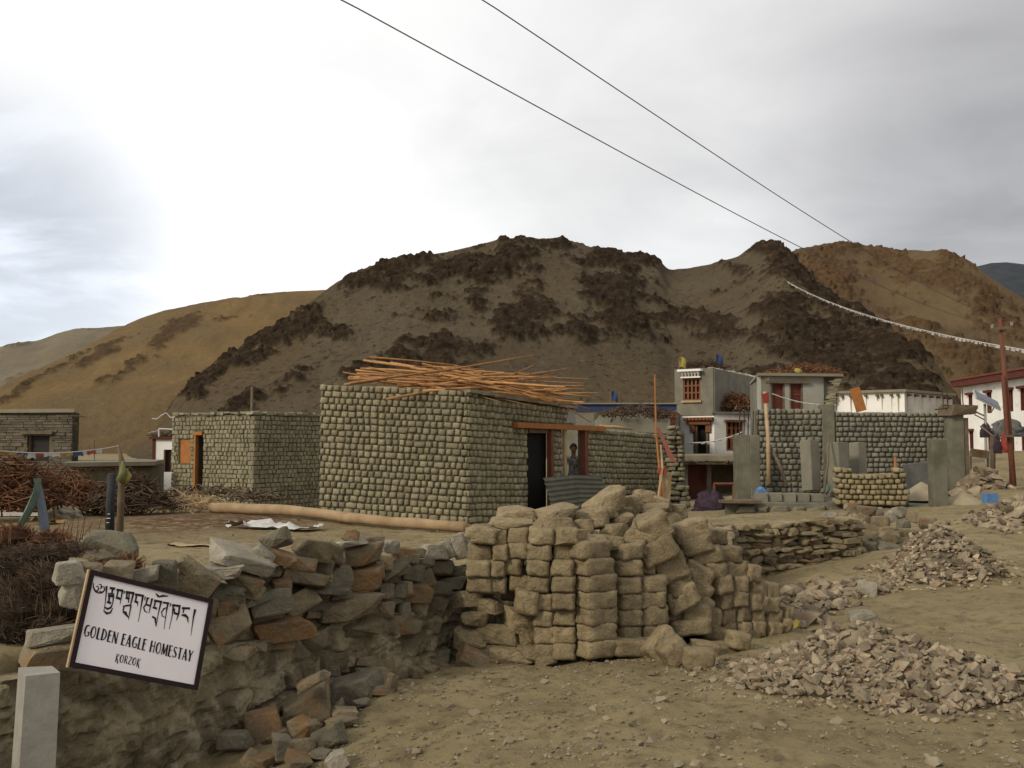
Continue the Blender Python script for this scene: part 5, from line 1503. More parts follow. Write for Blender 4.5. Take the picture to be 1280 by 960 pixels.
# loose stones read off the photograph: x, y, width, height (in the enlarged picture), tilt, kind
S4 = [(300,175,110,70,-20,'g'),(150,250,230,66,22,'l'),(235,262,100,100,45,'l'),(60,305,165,46,-4,'l'),(10,375,60,60,12,'s'),(165,332,140,66,22,'s'),(190,372,120,60,16,'s'),(105,388,130,42,18,'g'),
      (310,245,120,60,22,'o'),(400,275,110,62,10,'s'),(450,215,150,80,14,'s'),(490,287,92,52,0,'s'),(530,228,80,76,30,'s'),(605,186,120,22,-8,'l'),(600,160,64,40,0,'s'),(680,176,92,44,6,'s'),(645,236,145,86,-4,'s'),
      (415,332,180,60,10,'s'),(545,332,100,80,-12,'g'),(560,286,50,26,0,'s'),(645,336,150,112,0,'o'),(322,380,80,96,0,'s'),(495,376,200,30,5,'g'),(580,446,250,92,-1,'s'),(400,422,125,90,-24,'s'),
      (265,442,155,104,-18,'g'),(215,414,125,40,-15,'g'),(85,440,90,54,0,'o'),(105,520,165,128,-34,'s'),(305,530,245,76,-2,'o'),
      (770,300,120,46,-38,'g'),(842,310,84,68,0,'g'),(902,328,72,72,-30,'s'),(732,380,62,54,0,'g'),(792,380,60,58,0,'g'),(856,386,112,72,10,'o'),(735,450,78,62,0,'s'),(806,455,58,62,0,'g'),(872,450,72,58,0,'s'),
      (945,440,74,84,22,'s'),(960,372,86,62,0,'g'),(960,286,95,62,0,'g'),(1030,302,86,42,0,'g'),(1010,347,105,52,0,'g'),(1025,422,116,92,0,'g'),(760,202,54,52,0,'l'),(805,232,64,52,0,'o'),(862,230,74,38,0,'s'),
      (937,225,105,58,5,'l'),(1042,200,60,100,-20,'l'),(990,215,60,70,-20,'l'),(730,272,62,62,0,'s'),(450,578,115,62,-10,'s'),(105,628,185,52,-3,'s'),(320,597,145,42,-4,'s'),(226,602,62,32,0,'s'),
      (20,440,80,70,10,'s'),(640,395,120,20,0,'s'),(700,300,40,80,0,'s'),(560,395,100,30,0,'g'),(480,330,70,40,0,'s'),(840,250,60,50,0,'g'),(900,270,70,40,0,'g'),
      (620,520,180,56,-6,'s'),(780,520,170,60,0,'s'),(900,505,120,56,4,'s')]
for (x, y, w, h, rt, k) in S4:
    px, py = zs4(x, y); face_stone(px, py, w / 3.2, h / 3.2, rt, k, parent=SWALL)
S1 = [(275,180,105,86,0,'l'),(305,245,95,135,20,'l'),(575,190,105,64,-8,'l'),(655,195,100,130,0,'g'),(770,212,150,130,35,'s'),(205,432,175,64,-3,'l'),(190,502,190,92,0,'s'),(350,160,80,40,0,'s'),
      (470,170,100,60,10,'s'),(870,180,180,50,-4,'l'),(740,150,70,50,40,'s'),(900,330,100,60,0,'s'),(890,260,130,60,12,'g'),(560,260,140,90,0,'s'),(480,250,120,120,0,'s'),(380,260,110,110,0,'s'),(700,300,150,90,0,'s'),(800,330,120,90,0,'g'),
      (420,380,170,110,0,'s'),(560,380,170,110,0,'s'),(720,420,170,110,0,'s'),(340,470,160,90,0,'s'),(820,450,120,120,0,'s')]
for (x, y, w, h, rt, k) in S1:
    px, py = zs1(x, y); face_stone(px, py, w / 3.2, h / 3.2, rt, k, dy=.10 if 330 < x < 840 and y > 240 else 0, parent=SWALL)
# second skin of stones behind and between
r = random.Random(91)
for i in range(70):
    px = r.uniform(110, 560)
    top = np.interp(px, [110, 200, 260, 330, 400, 470, 560], [810, 735, 728, 700, 680, 682, 700]); bot = np.interp(px, [110, 256, 400, 556], [835, 800, 780, 765])
    py = r.uniform(top + 6, bot)
    face_stone(px, py, r.uniform(16, 42), r.uniform(10, 22), r.gauss(0, 12), r.choice('sssg'), dy=.10 + r.uniform(0, .1), parent=SWALL)

# stones on the back of the wall that show above its edge
for (px, py, w, h, k, Y) in ((136, 684, 66, 36, 'g', 7.2), (120, 702, 40, 26, 's', 6.9), (95, 715, 30, 24, 's', 6.4)):
    c = P(px, py, Y); o = link('boulder', rock_mesh('boulder', {'g': M_STONE_G, 's': M_STONE}[k], px, 40, 2, .012, .42), None, c, (.1, .05, .3), (SZ(w, Y) * 1.1, .34, SZ(h, Y) * 1.15))
    tag(o, {136: 'large smooth grey boulder lying behind the sign board wall', 120: 'dark brown stone wedged under the smooth grey boulder', 95: 'small brown stone beside the thorn brush heap'}[px], 'boulder')

# whitewashed end post
a = P(38, 842, 4.78); b = P(12, 842, 4.78)
m = MB(); w = .155
m.box((0, 0, -.55), (w, w * 1.3, 1.10), None, .006); o = m.build('end_post', M_POST, None, False, None); o.location = (P(40, 842, 4.75).x, 4.82, P(40, 842, 4.75).z); o.rotation_euler = (.0, .03, .62)
tag(o, 'pale whitewashed concrete post at the end of the stone wall', 'post')

# fallen stones at the foot of the wall (zoomed 280..560, 780..960, scale 4.571)
r = random.Random(17)
S3 = [(735,385,280,130,-14,'g'),(865,300,190,60,8,'s'),(590,350,100,90,10,'g'),(500,330,170,60,-32,'s'),(470,490,300,190,-22,'s'),(560,425,130,60,30,'g'),(215,600,200,170,-12,'o'),(330,470,50,60,0,'g'),(450,600,140,100,10,'s'),
      (600,650,150,130,-18,'g'),(430,705,180,100,0,'s'),(300,640,110,50,-25,'s'),(500,760,100,40,-20,'s'),(560,750,80,50,0,'g'),(640,790,110,90,-30,'l'),(690,510,130,50,10,'s'),(640,500,90,60,-40,'s'),(780,455,90,40,0,'g'),(670,565,130,50,0,'s'),
      (740,250,130,90,0,'g'),(905,240,130,90,15,'s'),(1070,225,80,70,0,'s'),(1180,205,200,60,28,'s'),(1160,255,120,40,0,'s'),(1090,280,60,50,0,'s'),(960,340,40,110,15,'s'),(910,385,100,40,0,'s'),(700,215,60,60,0,'s'),(1245,190,80,80,0,'g'),
      (60,670,150,100,-10,'g'),(230,790,110,70,0,'o'),(330,720,90,150,0,'g'),(150,780,80,60,40,'s'),(420,790,110,70,20,'s'),(520,580,70,70,0,'s'),(800,215,90,50,0,'s'),(620,270,60,60,0,'g'),(270,500,60,60,0,'s'),(1000,290,60,50,0,'s')]
for (x, y, w, h, rt, k) in S3:
    px, py = 280 + x / 4.571, 780 + y / 4.571
    # depth from the ground under the stone's foot
    foot = py + h / 4.571 * .45
    Y = 6.5
    for _ in range(12):
        q = P(px, foot, Y); g = gz(q.x, q.y)
        d = pixdir(px, foot); s_ = (g - EYE) / d.z; Y = max(4.9, min(9.2, .5 * Y + .5 * d.y * s_))
    Y = min(Y, wall_y(px) - .06)
    o = face_stone(px, py, w / 4.571, h / 4.571, rt, k, ry=Y, name='fallen_stone', yaw=r.uniform(-.5, .5))
    z0 = gz(o.location.x, o.location.y)
    big = 'large' if w * h > 14000 else 'small' if w * h < 5500 else 'middling'
    tag(o, f"{big} {dict(s='brown', g='grey', o='rusty orange', l='pale')[k]} stone {'slab ' if w > 2.2 * h else ''}fallen at the foot of the road side wall", 'stone', 'stones fallen below the road side wall')
# cement lumps and rough blocks below the left end of the brick stack (zoom 580..1000 / 600..860, scale 3.048)
S5 = [(45,530,110,60,0,'m'),(90,480,120,60,8,'m'),(215,538,140,84,14,'m'),(130,596,165,88,10,'m'),(240,606,80,66,0,'m'),(180,668,150,64,0,'m'),(55,692,150,90,25,'s'),(305,676,90,40,-8,'m'),(30,600,110,80,0,'m'),(250,660,90,60,0,'m'),(20,455,90,60,0,'m'),(40,640,120,50,6,'s')]
def z5(x, y): return 580 + x / 3.048, 600 + y / 3.048
for (x, y, w, h, rt, k) in S5:
    px, py = z5(x, y)
    o = face_stone(px, py, w / 3.048, h / 3.048, rt, k, ry=8.62 - (.12 if y > 640 else 0), yaw=r.uniform(-.4, .4), thick=.3, name='rough_block')
    tag(o, f"{'large' if w * h > 11000 else 'small' if w * h < 6500 else 'middling'} rough {'brown stone' if k == 's' else 'earthen block'} {'at the foot of' if y > 630 else 'wedged under'} the stack end by the stone wall", 'block', 'rough blocks under the mud brick stack')

# ================================================================== the big stack of mud bricks
def stack_y(px):
    return 8.42 if px < 739 else 8.42 + (px - 739) * .0052
def mud(x, y, w, h, rot=0.0, yaw=0.0, dy=0.0, depth=.30, label=0, roll=0.0, lab=None, ry=None, scale=3.048, cx=580, cy=600):
    px, py = cx + x / scale, cy + y / scale
    Y = stack_y(px) + dy if ry is None else ry
    c = P(px, py, Y)
    rotm = Matrix.Rotation(math.radians(rot), 3, 'Y') @ Matrix.Rotation(yaw, 3, 'Z') @ Matrix.Rotation(roll, 3, 'X')
    back = rotm @ Vector((0, depth / 2 * .8, 0))
    o = link('mud_brick', rng.choice(BR_MUD), None, c + Vector((0, abs(back.y), 0)), rotm.to_euler(), (SZ(w / scale, Y) * 1.04, depth, SZ(h / scale, Y) * 1.06))
    tag(o, lab or LAB[label][0], 'brick', LAB[label][1])
    return o
LAB = [('large tan mud brick in the upright courses of the stack by the road', 'coursed mud bricks of the road side stack'),
       ('tilted tan mud brick slumping in the toppled part of the road side stack', 'slumped mud bricks of the road side stack'),
       ('tan mud brick lying on the dirt in front of the road side stack', 'mud bricks fallen before the stack'),
       ('weathered rounded mud lump thrown on top of the road side brick stack', 'lumps on top of the brick stack')]
ORD = ['bottom', 'second', 'third', 'fourth', 'fifth', 'sixth', 'seventh', 'eighth']
COLN = ['outermost column beside the stone wall', 'second column from the stone wall', 'third column from the stone wall', 'fourth column from the stone wall', 'column beside the turned corner bricks']
def clab(k, where): return f'tan mud brick in the {ORD[k]} course of the {where}'
r = random.Random(7)
ROWS = [655, 591, 527, 464, 401, 338, 276, 215]
for ci, (xc, w, first, last) in enumerate(((62, 92, 4, 7), (140, 58, 4, 7), (207, 76, 4, 7), (290, 84, 3, 7), (384, 86, 0, 7))):
    for k in range(first, last + 1):
        x = xc + r.uniform(-7, 7) + (-14 if k % 2 and ci in (1, 2) else 0) + (10 if k == 7 else 0)
        mud(x, ROWS[k] + r.uniform(-4, 4) + (8 if ci < 2 else 0) - (4 - ci) * 2, w * r.uniform(.93, 1.05), 60, r.gauss(0, 2.5), r.gauss(0, .07), dy=r.uniform(-.03, .06) + (.12 if ci < 3 else .0), lab=clab(k, COLN[ci]))
for k in range(0, 3): mud(302 + r.uniform(-5, 5), ROWS[k] + 2, 70, 60, r.gauss(0, 2), r.gauss(0, .06), dy=.04, lab=clab(k, COLN[3]))
mud(240, 470, 84, 82, 4, .05, dy=-.02, lab='squarish tan mud brick jutting above the rough earthen blocks')
# corner: bricks turned so that two faces show
for k in range(0, 7):
    cw = 1.0 + r.uniform(-.04, .04)
    px, py = 580 + (488 + r.uniform(-4, 4) + (8 if k < 5 else -12 if k == 6 else 0)) / 3.048, 600 + (ROWS[k] + (0 if k < 6 else -3)) / 3.048
    yaw = .66 + r.gauss(0, .03)
    c = P(px, py, 8.30)
    rotm = Matrix.Rotation(yaw, 3, 'Z')
    # near corner of the brick sits on the traced edge
    L_, D_, H_ = .31, .20, .150
    cc = c + Vector((math.cos(yaw) * L_ / 2 - math.sin(yaw) * D_ / 2, math.sin(yaw) * L_ / 2 + math.cos(yaw) * D_ / 2, 0)) - Vector((.03, 0, 0))
    o = link('mud_brick', r.choice(BR_MUD), None, cc, (r.gauss(0, .02), r.gauss(0, .02), yaw), (L_ * cw, D_, H_)); tag(o, clab(k, 'turned corner column showing two faces'), 'brick', LAB[0][1])
for k in range(0, 7):
    mud(612 + r.uniform(-5, 5), ROWS[k] + 1 - (2 if k > 4 else 0), 92 * r.uniform(.94, 1.04), 60, r.gauss(0, 2), .42 + r.gauss(0, .05), dy=.05, lab=clab(k, 'first column past the turned corner'))
for k, y in enumerate((588, 516, 456, 398)):
    mud(706 + r.uniform(-6, 6), y, 104 * r.uniform(.95, 1.05), 62 if k != 1 else 74, r.gauss(0, 2), .35 + r.gauss(0, .05), dy=.0, lab=clab(k, 'second column past the turned corner'))
# slumped middle
for (x, y, w, h, rt, yw, dy) in ((682, 322, 78, 72, 6, .2, .1), (742, 272, 135, 88, -25, .1, -.05), (785, 340, 115, 88, -22, .15, .0), (812, 404, 100, 82, -20, .2, 0), (832, 455, 118, 84, -28, .1, -.05), (892, 352, 110, 62, 28, .1, .0),
                              (897, 412, 100, 64, 34, .1, 0), (905, 468, 90, 64, 36, .1, 0), (884, 508, 108, 62, -4, .1, -.02), (862, 562, 145, 58, -4, .1, -.05), (938, 552, 60, 120, 8, .2, 0), (982, 606, 60, 76, 20, .1, -.05), (740, 400, 60, 60, 10, .2, .15),
                              (880, 252, 118, 66, -14, .2, .05), (918, 292, 118, 62, -10, .2, .03), (862, 198, 128, 74, -18, .3, .12), (945, 222, 90, 56, -6, .3, .2), (940, 345, 100, 60, 12, .2, .05), (730, 180, 92, 112, 62, .2, .05), (800, 290, 90, 60, 10, .2, .2), (640, 260, 90, 60, -4, .2, .1), (770, 470, 80, 60, 0, .2, .2), (820, 520, 90, 60, 0, .2, .15), (760, 540, 80, 80, 0, .2, .2)):
    mud(x, y, w, h, rt, yw + r.gauss(0, .05), dy, label=1, lab=f"{'steeply' if abs(rt) > 24 else 'slightly' if abs(rt) < 9 else 'clearly'} tilted {'large' if w * h > 8200 else 'small' if w * h < 5600 else 'middling'} tan mud brick in the slumped part of the stack")
# right-hand columns
for (x, ys, w) in ((1000, (284,), 112), (948, (345,), 92), (1020, (342,), 96), (972, (402, 462, 518, 574), 68), (1032, (396, 454, 510, 568), 66), (1088, (356, 410, 466, 520, 566), 62), (1108, (420, 470), 58), (1152, (424, 476, 528, 570), 68), (1200, (512, 556), 44), (1060, (600,), 76)):
    for yi, y in enumerate(ys):
        mud(x + r.uniform(-4, 4) + (y - 450) * .06, y, w * r.uniform(.95, 1.06), 60 * r.uniform(.95, 1.08), r.gauss(2, 4), .55 + r.gauss(0, .08), dy=r.uniform(-.02, .05), lab={972: 'tan mud brick in the column just past the slumped bricks', 1032: 'tan mud brick in the second column past the slumped bricks', 1088: 'tan mud brick in the third column past the slumped bricks', 1108: 'tan mud brick wedged near the rubble end of the stack', 1152: 'tan mud brick in the fourth column past the slumped bricks', 1200: 'small tan mud brick in the last low column beside the rubble'}.get(x, 'tan mud brick on top of the columns past the slumped bricks'))
# fill behind the face so that the stack is solid
for i in range(30):
    x = r.uniform(60, 1100); top = np.interp(x, [60, 400, 560, 700, 800, 950, 1100, 1180], [230, 230, 250, 260, 250, 260, 380, 450])
    y = r.uniform(top, 600)
    mud(x, y, 90, 60, r.gauss(0, 8), r.gauss(.1, .3), dy=.30 + r.uniform(0, .15), label=1, lab='tan mud brick in the inner fill behind the face of the stack')
# lumps thrown on top
for (x, y, w, h, rt, dy) in ((205, 140, 165, 70, -6, .5), (180, 165, 160, 34, 3, .3), (352, 130, 150, 56, -8, .45), (345, 182, 150, 76, -4, .15), (400, 216, 140, 62, 0, .1), (455, 180, 70, 56, 0, .3), (540, 92, 165, 80, -26, .8), (480, 152, 120, 70, -5, .6), (520, 125, 120, 50, -10, .7),
                          (575, 200, 120, 60, 0, .4), (600, 158, 90, 50, -8, .6), (668, 228, 130, 76, 14, .2), (640, 95, 80, 66, -20, .9), (690, 70, 90, 50, 10, 1.1), (725, 115, 110, 46, 0, .7), (755, 90, 70, 50, 6, .9), (815, 125, 70, 60, 0, .9), (790, 160, 80, 60, -10, .6), (560, 240, 110, 60, 0, .2), (490, 245, 120, 60, 0, .15), (740, 210, 100, 60, 10, .3), (70, 205, 130, 50, 2, .2), (620, 130, 70, 50, 0, .8), (700, 165, 80, 50, 10, .5)):
    px, py = z5(x, y); Y = stack_y(px) + dy
    o = stone('mud_lump', 'm', P(px, py, Y), (SZ(w / 3.048, Y) * 1.1, SZ(w / 3.048, Y) * .75, SZ(h / 3.048, Y) * 1.15), (r.gauss(0, .1), math.radians(rt), r.gauss(0, .3)))
    tag(o, f"{'broad' if w > 130 else 'small' if w < 90 else 'middling'} {'flat' if h < .42 * w else 'rounded'} mud lump thrown on top of the road side brick stack", 'mud lump', LAB[3][1])
# low mound of stones and earth inside the heap that carries those lumps
heap('earth_heap', (.55, 9.55, .15), 1.35, .75, .95, M_MUD, 'earth and broken brick piled behind the upright brick courses', 12)
# fallen bricks in front
FALL = {757: 'mud brick standing tilted on edge on the dirt before the stack', 806: 'mud brick leaning against its tilted neighbour on the dirt', 900: 'squarish mud brick lying flat on the dirt, last of the fallen row', 926: 'thin mud brick half hidden behind the fallen squarish one', 1050: 'rounded mud brick lying below the far columns', 640: 'flat mud brick half buried before the turned corner column', 700: 'low mud brick half buried beside the tilted fallen brick'}
for (x, y, w, h, rt, yw) in ((757, 636, 125, 92, -46, .3), (806, 664, 95, 88, -36, .2), (900, 690, 104, 74, 2, .15), (926, 646, 95, 42, 8, .1), (1050, 616, 72, 58, 10, .3), (640, 642, 140, 58, 4, .3), (700, 640, 90, 50, 0, .4)):
    px, py = z5(x, y + h * .48); q_ = None
    d = pixdir(px, py); Y_ = 8.0
    for _ in range(10): g_ = P(px, py, Y_); Y_ = max(7.2, min(9.2, .5 * Y_ + .5 * d.y * (gz(g_.x, g_.y) - EYE) / d.z))
    mud(x, y, w, h, rt, yw, depth=.20, label=2, ry=min(Y_, stack_y(px) - .12) - .06, lab=FALL[x])
# ================================================================== shelf wall of thin stones on the right of the stack
def shelf_wall():
    t = empty('dry_stone_wall', (2.75, 13.2, -.1), 'low dry stone retaining wall of thin brown slabs below the dirt terrace', 'wall')
    r = random.Random(33)
    segs = [((1.95, 10.1), (2.75, 13.25), 60), ((2.75, 13.25), (4.98, 14.5), 190)]
    for (A, B, lim) in segs:
        W = WallFrame(A, B, 1)
        row = 0; zb_ = -.28
        lay = []
        z = zb_
        while z < .66:
            h = r.uniform(.04, .085); u = r.uniform(-.1, 0)
            while u < W.len:
                w = r.uniform(.10, .38); a, b = max(u, 0), min(u + w, W.len); u += w
                if b - a < .06: continue
                m_ = W.at((a + b) / 2, .16, 0)
                g = float(ground_z(np.array([m_.x]), np.array([m_.y]), False)[0])
                if z + h < g - .06: continue
                lay.append((a, b, z, h))
            z += h
        for (a, b, z, h) in lay:
            link('stone', rng.choice(RK[:5] + RKM), t, W.at((a + b) / 2, .06 + r.uniform(-.06, .06), z + h / 2), (r.gauss(0, .10), r.gauss(0, .10), W.ang + r.gauss(0, .12)), ((b - a) * 1.12, .24, h * 1.25))
        mb = MB(); panel(mb, W, -.5, .60, .2, [], -.02); mb.build('core', M_MORTAR, t)
shelf_wall()
# stones heaped where the shelf wall meets the platform (zoom 1020..1200 / 620..710, scale 7.11)
SR = [(310,100,120,70,0,'s'),(115,178,120,60,0,'l'),(250,160,180,50,0,'s'),(265,212,190,56,0,'s'),(255,285,160,78,0,'g'),(450,140,150,90,8,'s'),(555,140,90,70,0,'l'),(440,215,130,80,20,'s'),(730,150,150,95,0,'l'),(660,185,90,90,-30,'l'),(850,190,90,90,0,'s'),
      (400,270,160,50,12,'s'),(570,240,160,130,0,'s'),(430,325,90,60,0,'g'),(140,255,90,80,0,'s'),(45,235,110,110,0,'s'),(265,380,90,90,0,'s'),(180,370,100,70,0,'s'),(640,370,170,80,16,'s'),(720,340,130,60,0,'s'),(550,405,120,40,10,'s'),(650,455,210,50,12,'g'),(480,450,130,70,0,'g'),
      (650,515,120,46,-10,'l'),(905,360,150,90,0,'l'),(860,500,100,40,0,'s'),(760,555,150,40,0,'s'),(780,250,120,60,0,'g'),(1000,245,160,90,0,'s'),(300,620,120,50,0,'s'),(620,310,140,70,0,'s'),(520,350,110,60,10,'g')]
for (x, y, w, h, rt, k) in SR:
    px, py = 1020 + x / 7.111, 620 + y / 7.111
    Y = np.interp(py, [630, 650, 680, 700], [16.2, 15.6, 14.7, 14.0])
    c = P(px, py, Y); g = gz(c.x, c.y)
    o = stone('heaped_stone', k, c, (SZ(w / 7.111, Y) * 1.1, SZ(w / 7.111, Y) * .8, SZ(h / 7.111, Y) * 1.15), (rng.gauss(0, .1), math.radians(rt), rng.gauss(0, .4)))
    big = 'large' if w * h > 12000 else 'small' if w * h < 6000 else 'middling'
    tag(o, f"{big} {dict(s='brown', g='grey', o='rusty', l='pale')[k]} stone {'slab ' if w > 2.2 * h else ''}in the tumbled heap beside the concrete plinth", 'stone', 'tumbled stones beside the plinth')
heap('earth_heap', (5.35, 15.7, .15), .95, .75, .58, M_MASON, 'earth bank under the tumbled stones beside the concrete plinth', 6)

# ================================================================== rubble heaps
def ground_under(px, py, y0=7.0, lo=4.5, hi=30.0):
    d = pixdir(px, py); Y = y0
    for _ in range(14):
        q = P(px, py, Y); s_ = (gz(q.x, q.y) - EYE) / d.z; Y = max(lo, min(hi, .5 * Y + .5 * d.y * s_))
    return P(px, py, Y)
def rubble(name, c, rx, ry, h, n_parts, n_rest, size, label, seed, rot=0.0):
    r = random.Random(seed)
    t = empty(name, (c[0], c[1], gz(*c[:2])), label, 'heap')
    def surf(q, a):
        ca, sa = math.cos(a), math.sin(a)
        wob = 1 + .18 * math.sin(2 * a + seed) + .10 * math.sin(5 * a + 1.3 * seed)
        x, y = ca * q * rx * wob, sa * q * ry * wob
        xr, yr = x * math.cos(rot) - y * math.sin(rot), x * math.sin(rot) + y * math.cos(rot)
        X, Y = c[0] + xr, c[1] + yr
        hh = h * max(0, 1 - q) ** .9 * (1 + .25 * math.sin(3 * a + q * 4))
        return X, Y, hh
    # body of the heap
    v, f = [], []; n, k = 40, 12
    pts = []
    for j in range(k + 1):
        for i in range(n):
            X, Y, hh = surf(j / k * .96 + .0001, 2 * math.pi * i / n); pts.append((X, Y, hh))
    gs = ground_z(np.array([p[0] for p in pts]), np.array([p[1] for p in pts]))
    m = MB()
    vs = [Vector((p[0], p[1], g + p[2] - .015 - (.05 if i >= k * n else 0))) for i, (p, g) in enumerate(zip(pts, gs))]
    fs = [(j * n + i, (j + 1) * n + i, (j + 1) * n + (i + 1) % n, j * n + (i + 1) % n) for j in range(k) for i in range(n)]
    m.add(vs, fs); m.build('body', M_RUBBLE, t, True)
    sam = []
    for i in range(n_parts + n_rest):
        edge = r.random() < .16
        q = r.uniform(.9, 1.35) if edge else math.sqrt(r.random()) * .98
        X, Y, hh = surf(q, r.uniform(0, 2 * math.pi))
        s = size * min(2.6, math.exp(r.gauss(0, .38))) * (.75 if edge else 1)
        sam.append((X, Y, max(hh, 0), s))
    gs = ground_z(np.array([s[0] for s in sam]), np.array([s[1] for s in sam]))
    sam = [(X, Y, g + hh, s) for (X, Y, hh, s), g in zip(sam, gs)]
    sam.sort(key=lambda q: -q[3] / q[1])
    for (X, Y, Z, s) in sam[:n_parts]:
        link('stone', r.choice(RKR), t, (X, Y, Z + s * .18), (r.uniform(-.7, .7), r.uniform(-.7, .7), r.uniform(0, 6.28)), (s * r.uniform(.9, 1.5), s, s * r.uniform(.45, .8)))
    m = MB(); cache = [([v.co.copy() for v in me.vertices], [tuple(p.vertices) for p in me.polygons]) for me in RKR]
    for (X, Y, Z, s) in sam[n_parts:]:
        vs, fs = r.choice(cache); m.tint = r.uniform(-.45, .45)
        M3 = Euler((r.uniform(-.7, .7), r.uniform(-.7, .7), r.uniform(0, 6.28))).to_matrix(); sc = Vector((s * r.uniform(.9, 1.5), s, s * r.uniform(.45, .8)))
        m.add([M3 @ Vector((p.x * sc.x, p.y * sc.y, p.z * sc.z)) + Vector((X, Y, Z + s * .15)) for p in vs], fs)
    if n_rest: tag(m.build('stone', M_RUBBLE, t), kind='stuff')
rubble('rubble_heap', (2.60, 7.35), .90, .85, .36, 290, 2100, .045, 'large pale heap of broken road stone on the dirt road', 3, .25)
rubble('rubble_heap', (3.75, 7.0), .42, .42, .06, 60, 160, .035, 'thin scatter of broken stone trailing off the large heap', 8, .1)
q = ground_under(1195, 722, 11); rubble('rubble_heap', (q.x, q.y + .45), .82, .75, .50, 290, 1200, .055, 'smaller grey rubble heap beside the road below the sand', 5)
q = ground_under(1262, 655, 16); rubble('rubble_heap', (q.x + .3, q.y + .3), .9, 1.1, .25, 60, 300, .07, 'low spread of broken stone along the right edge of the road', 6)
q = ground_under(1018, 765, 9.5); rubble('rubble_heap', (q.x, q.y + .5), .55, 1.0, .08, 60, 120, .09, 'scattered stones between the brick stack and the dry stone wall', 11, -.3)
q = ground_under(1075, 735, 11); rubble('rubble_heap', (q.x, q.y), .55, .5, .03, 30, 60, .06, 'sparse stones in front of the dry stone wall end', 13)
q = ground_under(1226, 612, 22); rubble('stone_pile', (q.x, q.y), .75, .5, .42, 60, 50, .20, 'pile of pale rounded stones beside the road pole', 19)
q = ground_under(1190, 745, 10.5)
for (px, py, w, h, k, lab) in ((1086, 735, 30, 24, 'l', 'large pale stone alone between the two rubble heaps'), (1018, 771, 22, 18, 's', 'squarish brown stone by the right end of the brick stack'), (1080, 770, 38, 16, 'l', 'flat pale stone sunk in the dirt behind the large heap'),
                          (1180, 787, 8, 5, 'o', 'small red stone at the back of the large heap')):
    q = ground_under(px, py + h * .4, 10); o = stone('road_stone', k, q + Vector((0, .05, SZ(h, q.y) * .25)), (SZ(w, q.y), SZ(w, q.y) * .8, SZ(h, q.y)), (.1, .1, rng.uniform(0, 3))); tag(o, lab, 'stone')
# crumpled yellow wrapper by the stack
q = ground_under(992, 790, 9); v = [(0, 0, 0), (.04, 0, .02), (.08, .02, .0), (0, .03, .06), (.04, .04, .08), (.08, .03, .06)]
o = link('wrapper', mesh_from('wrapper', v, [(0, 1, 4, 3), (1, 2, 5, 4)], M_FYEL), None, q + Vector((0, 0, .03)), (0.3, 0, .3)); tag(o, 'bright yellow crumpled wrapper beside the brick stack', 'litter')

# pebbles and clods all over the near ground
M_CLOD = M('dirt_clod', (.235, .195, .128), (.185, .152, .098), scale=3, tint=.7, bump=0)
def pebbles():
    r = random.Random(2); m = MB()
    cache = [([v.co.copy() for v in me.vertices], [tuple(p.vertices) for p in me.polygons]) for me in RKR]
    pts = []
    for i in range(5200):
        Y = 4.6 + 17 * r.random() ** 1.9; X = r.uniform(-.34, .60) * Y
        if i % 3 == 0: X = r.gauss(-.05, .16) * Y
        pts.append((X, Y))
    cl = [(r.uniform(-.3, .5), r.uniform(4.8, 9)) for _ in range(90)]
    for i in range(3000):
        cx, cy = r.choice(cl); pts.append((cx * cy + r.gauss(0, .18), cy + r.gauss(0, .18)))
    gs = ground_z(np.array([p[0] for p in pts]), np.array([p[1] for p in pts]))
    for (X, Y), g in zip(pts, gs):
        s = .005 + .010 * r.random() ** 2 + (.03 * r.random() if r.random() < .03 else 0)
        vs, fs = r.choice(cache); m.tint = r.uniform(-.5, .3)
        M3 = Euler((r.uniform(-.4, .4), r.uniform(-.4, .4), r.uniform(0, 6.28))).to_matrix()
        m.add([M3 @ Vector((p.x * s * 2.4, p.y * s * 2, p.z * s * 1.3)) + Vector((X, Y, g + s * .3)) for p in vs], fs)
    tag(m.build('pebbles', M_CLOD, None), 'pebbles and clods strewn over the dirt', None, None, 'stuff')
pebbles()

